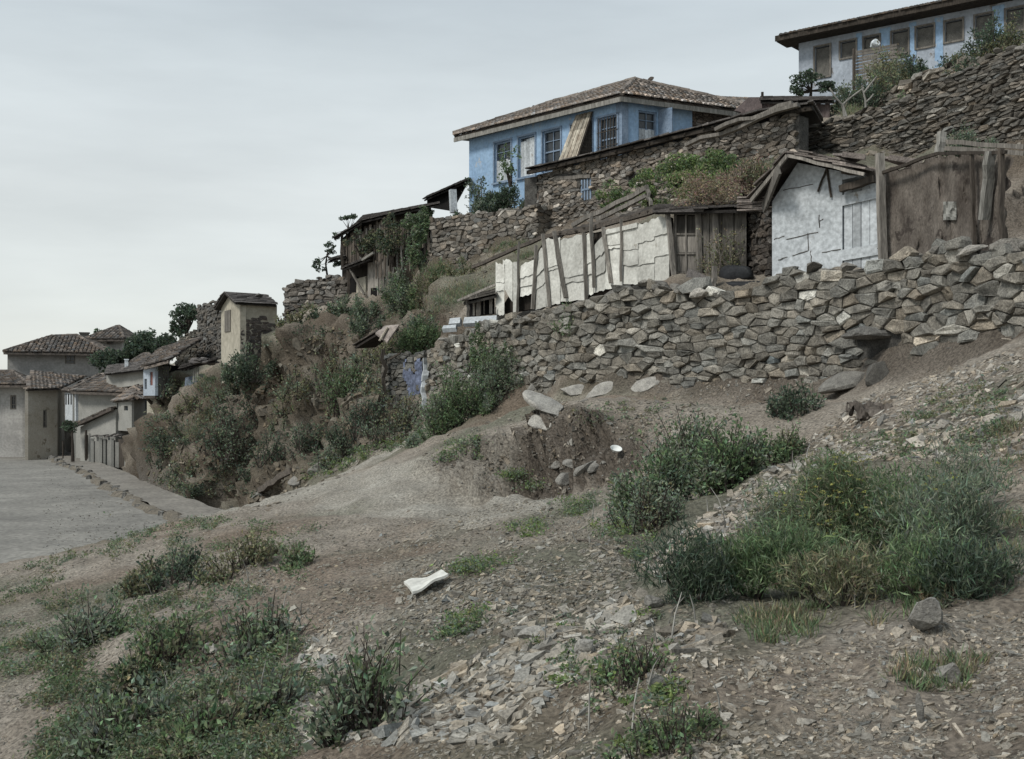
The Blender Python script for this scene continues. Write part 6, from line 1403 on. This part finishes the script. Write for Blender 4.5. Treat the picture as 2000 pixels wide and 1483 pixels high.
    if kind == 'feather' and hue2:
        up = np.array((0, 0, .45))[None] + rng.normal(0, .6, p.shape) + (p - base) * .5; k = rng.random(n) < .35; leaves(m, p[~k], ln, wd, hu, alongup=up[~k]); leaves(m, p[k], ln, wd, GREENS[hue2], alongup=up[k])
    elif hue2:
        k = rng.random(n) < .22; cl_ = fbm(p * (1.6 / max(w, .2)), 2) > .12; k = k | (cl_ & (rng.random(n) < .5)); leaves(m, p[~k], ln, wd, hu); leaves(m, p[k], ln, wd, GREENS[hue2])
    elif kind == "feather":
        up = np.array((0, 0, .45))[None] + (p - base) / (np.linalg.norm(p - base, axis=1)[:, None] + 1e-6) * .5 + rng.normal(0, .45, p.shape); leaves(m, p, ln, wd, hu, alongup=up)
    else: leaves(m, p, ln, wd, hu)
    obj("foliage", m, "leaf", o)
    m = MB()
    for c in lc[:max(stems, 3)]:
        c = base + (c - base) * .72
        mid = (base + c) / 2 + rng.normal(0, w * .08, 3); tube(m, [base - (0, 0, .05), mid, c], [.012 + .0012 * D, .009 + .0007 * D, .004 + .0004 * D], 5)
    obj("stems", m, bark, o)
    return o
def tree(name, label, trunk, crown, D, hue="dark", leafn=2.6, rt=.12, nl=12, bark="dark_bark", limbs=6, dens=1.0, open_=.35, group=None, ln=None):
    """trunk: list of photo points bottom to top; crown: (x0,x1,y0,y1) clumps"""
    tp = [P(x, y, D) for x, y in trunk]; o = empty(name, tp[0], label, "tree", group); m = MB()
    tube(m, tp, [rt * (1 - .6 * i / (len(tp) - 1)) for i in range(len(tp))], 8)
    mf = MB(); ln = ln or max(.09, .0027 * D)
    for (x0, x1, y0, y1) in crown:
        c = P((x0 + x1) / 2, (y0 + y1) / 2, D + rng.uniform(-.5, .5)); w = (x1 - x0) / F * D / 2; h = (y1 - y0) / F * D / 2
        n = int((x1 - x0) * (y1 - y0) / 3.8 * leafn * dens / ((ln * 1152 / D) ** 2 * .25)); p, lc = lump_points(max(n, 40), c, (w, w, h), nl, .75, lumpr=(.18, open_)); leaves(mf, p, ln, ln * .5, GREENS[hue])
        st = tp[-1] * .6 + tp[-2] * .4 
        for q in lc[:limbs]: md = (st + q) / 2 + rng.normal(0, w * .12, 3); tube(m, [st, md, q], [rt * .4, rt * .25, rt * .08], 5)
    obj("trunk", m, bark, o); obj("crown", mf, "leaf", o); return o

# trees
tree("tree", "dark open-crowned tree on the left skyline, left of the ruined gable", [(366, 700), (364, 660), (366, 640)], [(328, 400, 584, 640), (324, 372, 612, 668), (350, 412, 592, 630)], 72, dens=.8, rt=.22, open_=.24, nl=26)
tree("tree", "dense dark tree between the far roofs and the skyline tree", [(285, 740), (285, 700), (284, 680)], [(240, 318, 638, 705), (262, 345, 648, 710), (235, 290, 665, 722)], 84, nl=34, open_=.34, dens=1.5)
tree("tree", "low dark tree in front of the broad pale house", [(210, 760), (208, 735), (208, 715)], [(172, 248, 674, 738), (195, 262, 686, 735)], 83, nl=30, open_=.36, dens=1.5)
tree("tree", "dark bushy tree leaning over the roof of the oriel house", [(330, 720), (322, 690), (318, 680)], [(290, 356, 648, 696), (305, 352, 655, 712)], 73, nl=26, open_=.36, dens=1.3)
tree("tree", "small tree peeping above the roof ridge of the farthest house", [(190, 668), (190, 655), (190, 650)], [(178, 206, 638, 656)], 112, nl=6, dens=.5)
tree("clipped_tree", "clipped street tree with a round dark crown on a straight trunk", [(142, 902), (142, 870), (141, 845)], [(120, 152, 821, 846)], 70.0, nl=20, rt=.12, open_=.5, dens=1.3)
tree("sapling", "thin sparse sapling against the sky left of the timber shack, lower of the two", [(640, 545), (636, 515), (640, 490)], [(604, 640, 495, 535), (628, 668, 470, 500), (640, 672, 500, 530)], 50, nl=9, dens=.45, rt=.05, open_=.25)
tree("sapling", "thin sparse sapling against the sky beside the timber shack roof, upper of the two", [(684, 500), (682, 460), (680, 440)], [(650, 706, 414, 440), (646, 668, 450, 470)], 49.5, nl=7, dens=.55, rt=.045, open_=.25)
tree("tree", "small open-crowned tree against the sky left of the hilltop house", [(1590, 215), (1583, 190), (1585, 170)], [(1530, 1612, 135, 170), (1536, 1580, 160, 192), (1590, 1650, 150, 190)], 42, nl=14, dens=.75, rt=.09, open_=.28)
# bare white-barked tree
o = empty("bare_tree", P(1650, 226, 33.6), "bare white-barked little tree standing on the wall top at the upper right", "tree"); 
for nm_, pts_ in (("trunk", [((1651, 228), (1648, 214), (1645, 205))]), ("branch", [((1645, 205), (1632, 190), (1620, 172)), ((1646, 207), (1655, 195), (1660, 184)), ((1645, 205), (1665, 188), (1687, 172), (1683, 166))])):
    for q_ in pts_:
        m = MB(); tube(m, [P(*w_, 33.6) for w_ in q_], [.07 - .04 * (nm_ == "branch")] + [.045 - .02 * (nm_ == "branch")] * (len(q_) - 1), 7); obj(nm_, m, "pale_timber", o)
o = empty("bare_sapling", P(1690, 220, 32.6), "bare pale forked sapling right of the white-barked tree", "tree")
for nm_, q_ in (("trunk", ((1691, 218), (1690, 195), (1685, 175), (1683, 168))), ("branch", ((1691, 200), (1700, 192), (1706, 184))), ("branch", ((1687, 182), (1700, 165), (1712, 150)))):
    m = MB(); tube(m, [P(*w_, 32.6) for w_ in q_], [.035, .03, .02, .015][:len(q_)], 6); obj(nm_, m, "pale_timber", o)

B = bush
# around the shack, blue house and upper terraces
B("creeper", "thick creeper over the right half of the timber shack roof", "creeper", 775, 858, 400, 455, 43.0, hue="green", hue2="grey")
B("creeper", "creeper hanging down the middle of the timber shack", "creeper", 735, 800, 425, 520, 44.6, hue="dark", hue2="olive", dens=.6, spread=.9)
B("creeper", "creeper hanging at the right edge of the timber shack by the terrace wall", "creeper", 795, 850, 440, 530, 42.8, hue="green", hue2="grey", dens=.8, spread=.9)
B("creeper", "creeper at the left upper corner of the timber shack", "creeper", 678, 735, 448, 500, 46.3, hue="dark", hue2="olive", dens=.55, spread=.9)
B("shrub", "big dark shrub hiding the foot of the blue house", "shrub", 888, 985, 352, 418, 42.6, hue="dark", hue2="grey", nl=22)
B("shrub", "smaller dark shrub right of the big one at the foot of the blue house", "shrub", 968, 1038, 362, 412, 42.2, hue="dark", hue2="grey")
B("climbing_rose", "thin straggling climber before the two boarded windows of the blue house", "climber", 975, 1020, 285, 365, 43.2, hue="green", dens=.3, spread=.95)
B("shrub", "green shrub below the shack, against the cliff brow", "shrub", 748, 812, 505, 590, 42.2, hue="grey", hue2="green", nl=18)
B("shrub", "low green shrub at the left foot of the terrace wall", "shrub", 806, 880, 512, 575, 40.5, hue="olive", hue2="green")
B("shrub", "low grassy shrub at the right foot of the terrace wall", "shrub", 868, 965, 518, 562, 38.8, hue="olive", hue2="grey", dens=.8)
B("shrub", "dark shrub on the brow below the shack doorway", "shrub", 690, 765, 570, 640, 43.5, hue="grey", hue2="dark")
B("shrub", "round green shrub above the little ruin", "shrub", 768, 868, 598, 672, 34.8, hue="green", hue2="grey", nl=22)
B("shrub", "dark shrub beside the wall of the little cream house", "shrub", 446, 520, 655, 735, 46.3, hue="dark", hue2="grey", nl=16)
B("shrub", "brownish shrub right of the little cream house", "shrub", 540, 620, 600, 660, 46.6, hue="olive", hue2="dark", dens=.8)
B("shrub", "greyish shrub on the brow left of the broken skyline wall", "shrub", 610, 690, 590, 650, 46.8, hue="grey", hue2="dark", dens=.8)
# on the cliff face
cl = [(400,520,765,880,"dark"),(330,400,760,830,"olive"),(300,345,700,768,"grey"),(480,560,840,930,"dark"),(540,610,700,770,"olive"),(600,690,660,730,"olive"),(620,720,700,800,"green"),(640,760,770,860,"dark"),(720,830,780,858,"grey"),(690,760,700,770,"grey"),(560,640,830,905,"dark"),(290,340,840,905,"dark"),(340,420,880,945,"olive"),(520,600,770,830,"olive"),(600,680,850,910,"grey"),(420,470,700,770,"grey"),(700,790,640,700,"olive"),(330,372,868,905,"grey")]
nm = ["largest dark shrub on the cliff, below the small cream house", "brownish shrub high at the left end of the cliff", "shrub against the right side of the oriel house", "dark shrub low in the middle of the cliff", "thin shrub on the brown rock face below the brow", "brown-green shrub on the cliff under the dark brow shrub", "green shrub on the cliff left of the little ruin", "dense dark shrub at the right end of the cliff, above the path", "greyish shrub at the foot of the little ruin", "shrub left of the ruin's post", "dark shrub low on the cliff above the pale boulder", "dark shrub at the garden wall end beside the footpath", "olive shrub low on the left of the cliff", "olive shrub in the middle of the brown rock face", "grey shrub low on the cliff where the path climbs", "shrub under the rubble-roofed blue hut", "olive shrub just below the tilted boards of the ruin", "small grey shrub beside the footpath"]
for (a, b, c, d, hu), lb in zip(cl, nm):
    g = G((a + b) / 2, (c * .4 + d * .6))
    B("shrub", lb, "shrub", a, b, c, d, (g[1] - 0.7 if g is not None else 50), hue=hu, hue2="grey" if hu != "grey" else "olive", dens=.26, spread=.9, nl=18, thick=.6)
# before the wall
B("shrub", "broad leafy shrub spilling from the left end of the dry-stone wall", "shrub", 826, 948, 728, 850, 26.6, hue="green", hue2="grey", nl=26)
B("shrub", "leafy shrub against the dry-stone wall, right of the spilling one", "shrub", 905, 1030, 682, 795, 26.9, hue="grey", hue2="green", nl=22, dens=.9)
B("climber", "narrow climber running up the dry-stone wall near its left end", "climber", 918, 965, 635, 740, 27.9, hue="green", nl=12, dens=.8, spread=.9)
B("shrub", "small tuft growing out of the wall below the leaning posts", "shrub", 1085, 1130, 588, 640, 25.1, hue="green", nl=8, dens=.5)
B("shrub", "low dark shrub at the wall foot near the hollow", "shrub", 1505, 1600, 738, 808, None, hue="dark", hue2="grey", nl=16, dens=.7)
B("shrub", "dark spiky little shrub where the path tops the rise", "shrub", 792, 822, 848, 876, None, hue="grey", nl=6)
# vines and flowers between fence and upper wall
B("vine", "vine leaves over the pergola poles, lower left patch", "vine", 1160, 1235, 352, 415, 30.2, hue="green", hue2="bright", dens=.55, spread=.95)
B("vine", "vine tangled between the pergola poles and the fence roof", "vine", 1225, 1310, 335, 408, 29.6, hue="bright", hue2="green", dens=.7, spread=.95)
B("vine", "lush bright vine at the upper end of the pergola", "vine", 1285, 1375, 292, 372, 30.2, hue="bright", hue2="green", nl=24)
B("vine", "lush vine right of the pergola under the long wall", "vine", 1360, 1450, 290, 350, 30.0, hue="green", hue2="bright", nl=20)
B("vine", "vine trailing over the slope between the lush vines and the flowering shrub", "vine", 1290, 1440, 325, 395, 28.6, hue="bright", hue2="dry", dens=.5, nl=24)
B("flowering_shrub", "pinkish flowering shrub above the left eave of the white shed", "shrub", 1400, 1530, 300, 372, 26.2, hue="pink", hue2="olive", nl=22, dens=.75)
B("flowering_shrub", "yellow-green shrub on the bank above the white shed ridge", "shrub", 1500, 1625, 268, 320, 27.8, hue="olive", hue2="bright", nl=16, dens=.5)
B("flowering_shrub", "straggling dry pink-brown creeper over the plank lean-to roof", "creeper", 1330, 1480, 345, 420, 24.9, hue="dry", hue2="pink", nl=24, dens=.6, spread=.95)
B("shrub", "thin shrub with bare twigs before the planks of the lean-to", "shrub", 1378, 1452, 400, 500, 24.3, hue="olive", hue2="dry", nl=12, dens=.35, spread=.95, root=(1398, 560, 24.3), bark="bark")
# top right
B("shrub", "feathery shrub before the left windows of the hilltop house", "shrub", 1618, 1700, 128, 200, 42.5, hue="grey", hue2="olive", dens=.6, nl=20, spread=.9)
B("shrub", "olive shrub before the slatted screen of the hilltop house", "shrub", 1690, 1770, 110, 190, 41.5, hue="olive", hue2="grey", dens=.55, nl=20, spread=.9)
B("shrub", "broad olive shrub before the middle of the hilltop house", "shrub", 1660, 1800, 95, 165, 40.5, hue="olive", hue2="grey", dens=.5, nl=20)
B("shrub", "dark shrub on the bank behind the bare white-barked tree", "shrub", 1625, 1740, 160, 225, 37, hue="dark", hue2="olive", dens=.6, nl=20)
B("shrub", "dark shrub under the blue strips of the hilltop house", "shrub", 1780, 1885, 60, 140, 37.2, hue="dark", hue2="olive", dens=.9, nl=20)
B("shrub", "dark shrub at the top right corner under the hilltop house", "shrub", 1865, 2000, 30, 118, 35.8, hue="dark", hue2="olive", dens=.9, nl=22)
B("shrub", "tall olive shrub under the third and fourth windows of the hilltop house", "shrub", 1730, 1810, 85, 160, 38.8, hue="olive", hue2="dark", dens=.8, nl=20)
B("shrub", "low shrub growing on top of the high slate wall near the right edge", "shrub", 1850, 1930, 100, 150, 30.2, hue="dark", hue2="olive", dens=.6)
B("shrub", "small green shrub on the bank between the two slate walls", "shrub", 1735, 1790, 160, 200, 32.5, hue="green", hue2="olive", dens=.6)
B("shrub", "dark shrub behind the stout pale post above the sacking screen", "shrub", 1840, 1935, 238, 292, 24.8, hue="dark", hue2="grey", dens=.8)
# foreground
B("shrub", "tall leafy shrub in the gully, topmost in the middle of the slope", "shrub", 1265, 1390, 775, 940, 13.9, hue="green", hue2="grey", nl=26, root=(1330, 960, 14.1), leaf=.055)
B("shrub", "wide leafy shrub below the tall one in the gully", "shrub", 1205, 1370, 880, 1020, 12.4, hue="grey", hue2="green", nl=26, leaf=.055)
B("shrub", "leafy shrub at the right of the gully, reaching towards the scree", "shrub", 1360, 1480, 868, 1010, 12.2, hue="green", hue2="grey", nl=22, leaf=.055)
B("shrub", "low shrub on the scree right of the gully", "shrub", 1455, 1565, 835, 915, 12.9, hue="green", hue2="olive", nl=16, dens=.8, leaf=.04)
B("shrub", "thin low shrub at the bottom of the gully", "shrub", 1190, 1330, 1000, 1100, 10.6, hue="grey", hue2="olive", nl=14, dens=.45, leaf=.035, spread=.95)
B("fennel", "large feathery bush, tallest at the right of the slope", "bush", 1530, 1770, 868, 1100, 8.2, kind="feather", hue="green", hue2="olive", nl=30, dens=1.1)
B("fennel", "feathery bush at the right edge of the slope", "bush", 1700, 2000, 905, 1130, 7.6, kind="feather", hue="grey", nl=30, dens=1.0)
B("fennel", "feathery bush left of the tallest one", "bush", 1430, 1610, 940, 1130, 8.5, kind="feather", hue="grey", hue2="olive", nl=26, dens=.9)
B("fennel", "low dark feathery bush furthest left, above the rounded grey stone", "bush", 1255, 1440, 1030, 1215, 7.4, kind="feather", hue="dark", nl=26, dens=1.1)
B("fennel", "mid feathery bush between the dark one and the large ones", "bush", 1370, 1560, 1020, 1180, 7.5, kind="feather", hue="green", nl=24, dens=1.0)
B("fennel", "lower feathery fringe under the large bushes at the right", "bush", 1520, 1770, 1060, 1190, 6.8, kind="feather", hue="olive", nl=30, dens=.8)
B("fennel", "broad feathery mass joining the tallest bush and the one at the right edge", "bush", 1640, 1860, 900, 1120, 8.6, kind="feather", hue="green", nl=30, dens=.8)
B("fennel", "feathery mass low in front of the tallest bush", "bush", 1440, 1700, 1000, 1165, 7.4, kind="feather", hue="green", nl=30, dens=.8)
B("fennel", "pale thin feathery tops above the right-edge bush", "bush", 1780, 1990, 850, 980, 8.6, kind="feather", hue="grey", nl=26, dens=.4, spread=.95)
B("fennel", "dark green feathery mass between the right-edge bush and the pale boulder", "bush", 1690, 1910, 1020, 1185, 6.7, kind="feather", hue="green", nl=30, dens=.7, hue2=None)
B("fennel", "lower right feathery clump at the picture's right edge", "bush", 1790, 2010, 1030, 1190, 6.5, kind="feather", hue="dark", nl=26, dens=.9)
m = MB()
for (a, b, c, d, D_, k_) in ((1600, 1700, 880, 1040, 8.1, 45), (1480, 1640, 950, 1090, 8.0, 26), (1800, 1900, 900, 1000, 7.9, 16)):
    for i in range(k_):
        q = P(rng.uniform(a, b), rng.uniform(c, d), D_ + rng.uniform(-.3, .4)); t_ = np.array([q + rng.normal(0, .010, 3) * (1, 1, .3) for _ in range(9)]); leaves(m, t_, .014, .010, GREENS["yellow"], var=.15)
obj("fennel_flowers", m, "leaf", label="tiny yellow flower heads over the feathery bushes at the right", kind="stuff")
low = [(640,810,1228,1420,"grey","leafy shrub at the bottom centre beside the scree",5), (90,250,1158,1260,"grey","shrub at the left edge, high one",4), (250,420,1065,1140,"dark","dark shrub on the crest above the road",4), (400,520,1035,1110,"olive","thin shrub on the crest where the path begins",3), (270,420,1185,1290,"green","bright leafy shrub in the left weeds",4), (420,580,1170,1290,"grey","greyish leafy shrub in the middle of the left weeds",5), (480,580,1295,1400,"grey","leafy shrub left of the stony rill",4), (90,330,1355,1460,"grey","wide low shrub in the bottom left corner",5), (320,500,1362,1460,"green","low leafy shrub at the bottom, left of the stony rill",5), (200,330,1277,1360,"dark","dark shrub in the bottom left, above the wide low one",4), (540,610,1065,1110,"green","low green shrub right of the crest, by the path",3)]
for a, b, c, d, hu, lb, s_ in low: B("shrub", lb, "shrub", a, b, c, d, None, hue=hu, hue2="olive" if hu != "grey" else "green", nl=24, dens=.7, spread=.95, leaf=.055, thick=.9, stems=s_)
B("shrub", "small tuft at the foot of the bare soil at the bottom right", "shrub", 1170, 1300, 1250, 1330, None, hue="green", hue2="olive", nl=14, dens=.4, leaf=.03)
B("shrub", "low green tuft at the bottom, right of the scree tongue", "shrub", 1200, 1400, 1380, 1460, None, hue="green", hue2="olive", nl=18, dens=.4, leaf=.026)
# ------------------------------------------------------------------ ground cover
def weeds(name, label, zones, ln=.05, hue=("grey", "green", "olive"), dens=1.0, blade=False):
    m = MB()
    for poly, n, h in zones:
        Pn = np.array(poly); lo, hi = Pn.min(0), Pn.max(0); c = 0; t = 0
        while c < n * dens and t < 40:
            t += 1; x = rng.uniform(lo[0], hi[0], 400); y = rng.uniform(lo[1], hi[1], 400); ok = in_poly(x, y, poly) & (rng.random(400) < np.clip(.2 + 1.8 * fbm(np.stack([x / 60 + y / 90, y / 30 + x / 200, np.full(400, 8.1)], -1), 3), 0.0, 1))
            for a, b in zip(x[ok], y[ok]):
                if c >= n * dens: break
                g = G(a, b)
                if g is None: continue
                c += 1; L_ = max(ln, .0022 * g[1]); r_ = h * rng.uniform(.5, 1.4); k = int(rng.integers(14, 38)); p = g + rng.normal(0, 1, (k, 3)) * (r_, r_, r_ * .45) * .5 + (0, 0, r_ * .35)
                hu = GREENS[hue[rng.integers(len(hue))]]; up = np.array((0, 0, 1.0))[None] + (p - g) / (r_ + 1e-6) * .7
                leaves(m, p, L_ * (1.6 if blade else 1), L_ * (.14 if blade else .5), hu, alongup=up if blade else None, var=.25)
    return obj(name, m, "leaf", label=label, kind="stuff")
weeds("weeds", "low weeds over the left foreground", [([(0, 1130), (250, 1040), (430, 1010), (620, 1030), (600, 1130), (520, 1200), (620, 1300), (560, 1500), (0, 1500)], 1500, .13)], ln=.036)
weeds("weeds", "low green weeds scattered over the middle of the slope", [([(880, 1120), (960, 1080), (1010, 1090), (920, 1140)], 40, .12), ([(980, 930), (1100, 925), (1130, 950), (1020, 960)], 50, .16), ([(1060, 985), (1170, 965), (1150, 1010), (1080, 1010)], 45, .12), ([(990, 1030), (1070, 1010), (1060, 1050), (1000, 1050)], 35, .1), ([(860, 1210), (960, 1190), (940, 1240), (850, 1250)], 40, .09), ([(1130, 1000), (1260, 1000), (1300, 1100), (1180, 1080)], 50, .09), ([(860, 870), (960, 850), (940, 920), (850, 920)], 50, .18), ([(600, 915), (700, 880), (830, 845), (790, 875), (640, 930), (590, 945)], 90, .22), ([(1000, 1200), (1300, 1200), (1350, 1480), (1150, 1480)], 110, .06)], ln=.03, hue=("green", "bright", "grey"))
weeds("dry_grass", "dry grass around the feathery bushes and the pale boulder", [([(1400, 1170), (1560, 1120), (1780, 1140), (1900, 1150), (1780, 1230), (1600, 1250), (1450, 1260)], 130, .08), ([(1740, 1300), (1920, 1290), (1900, 1350), (1760, 1350)], 30, .07), ([(1950, 830), (2010, 830), (2010, 1100), (1930, 1150)], 40, .1)], ln=.05, hue=("olive", "dry", "green"), blade=True)
weeds("grass", "grass and weeds on the slopes above the sheet fence", [([(880, 530), (1000, 468), (1060, 455), (1060, 490), (1000, 520)], 90, .16), ([(330, 860), (345, 765), (420, 730), (440, 760), (400, 850)], 110, .4), ([(760, 560), (850, 500), (960, 520), (1000, 510), (960, 560), (860, 620), (760, 640)], 260, .4), ([(1330, 290), (1620, 260), (1640, 300), (1480, 345), (1350, 350)], 160, .3), ([(1240, 400), (1330, 380), (1400, 390), (1300, 410)], 60, .3), ([(1640, 230), (1780, 140), (1960, 80), (1960, 110), (1800, 160), (1660, 235)], 130, .35)], ln=.07, hue=("olive", "green", "grey", "dry"), blade=True)
weeds("cliff_plants", "small plants clinging to the cliff face", [([(280, 940), (320, 780), (440, 700), (560, 640), (760, 580), (840, 640), (830, 840), (640, 900), (480, 985)], 230, .35), ([(285, 870), (300, 800), (370, 780), (360, 880), (300, 930)], 60, .4)], ln=.1, hue=("dark", "olive", "grey", "dark"))
weeds("verge_weeds", "weeds along the kerb and the footpath", [([(95, 897), (160, 905), (260, 960), (335, 1008), (325, 1012), (240, 965), (150, 915)], 40, .22), ([(250, 905), (330, 920), (420, 985), (390, 990), (300, 940)], 50, .3), ([(160, 1010), (220, 1005), (215, 1015), (170, 1020)], 8, .15)], ln=.1, hue=("olive", "grey", "dark"))
weeds("scree_weeds", "tiny weeds between the slates at the right", [([(1560, 880), (1720, 800), (1960, 720), (1960, 880), (1700, 900)], 130, .09), ([(1100, 800), (1300, 780), (1260, 860), (1150, 860)], 25, .12)], ln=.035, hue=("green", "grey", "olive"))

m = MB()
for poly, k_ in (([(1250, 1030), (1560, 880), (1960, 880), (1960, 1190), (1300, 1220)], 30), ([(100, 1150), (420, 1040), (600, 1150), (560, 1440), (100, 1440)], 26), ([(1210, 1040), (1280, 830), (1560, 850), (1400, 1020)], 12), ([(1050, 1240), (1450, 1240), (1420, 1440), (1100, 1440)], 8)):
    Pn = np.array(poly, float); lo, hi = Pn.min(0), Pn.max(0); c_ = 0
    while c_ < k_:
        a, b = rng.uniform(lo[0], hi[0]), rng.uniform(lo[1], hi[1])
        if not in_poly(np.array([a]), np.array([b]), poly)[0]: continue
        g = G(a, b); c_ += 1
        if g is None: continue
        hh = rng.uniform(.08, .28); ld = rng.normal(0, .3, 2) * hh; tube(m, [g - (0, 0, .02), g + (ld[0] * .4, ld[1] * .4, hh * .55), g + (ld[0], ld[1], hh)], [.004 + .0003 * g[1], .003 + .0002 * g[1], .0015 + .0001 * g[1]], 4, rng.uniform(.8, 1.5))
obj("dry_stalks", m, "pale_timber", label="thin dead stalks standing among the weeds and bushes", kind="stuff")
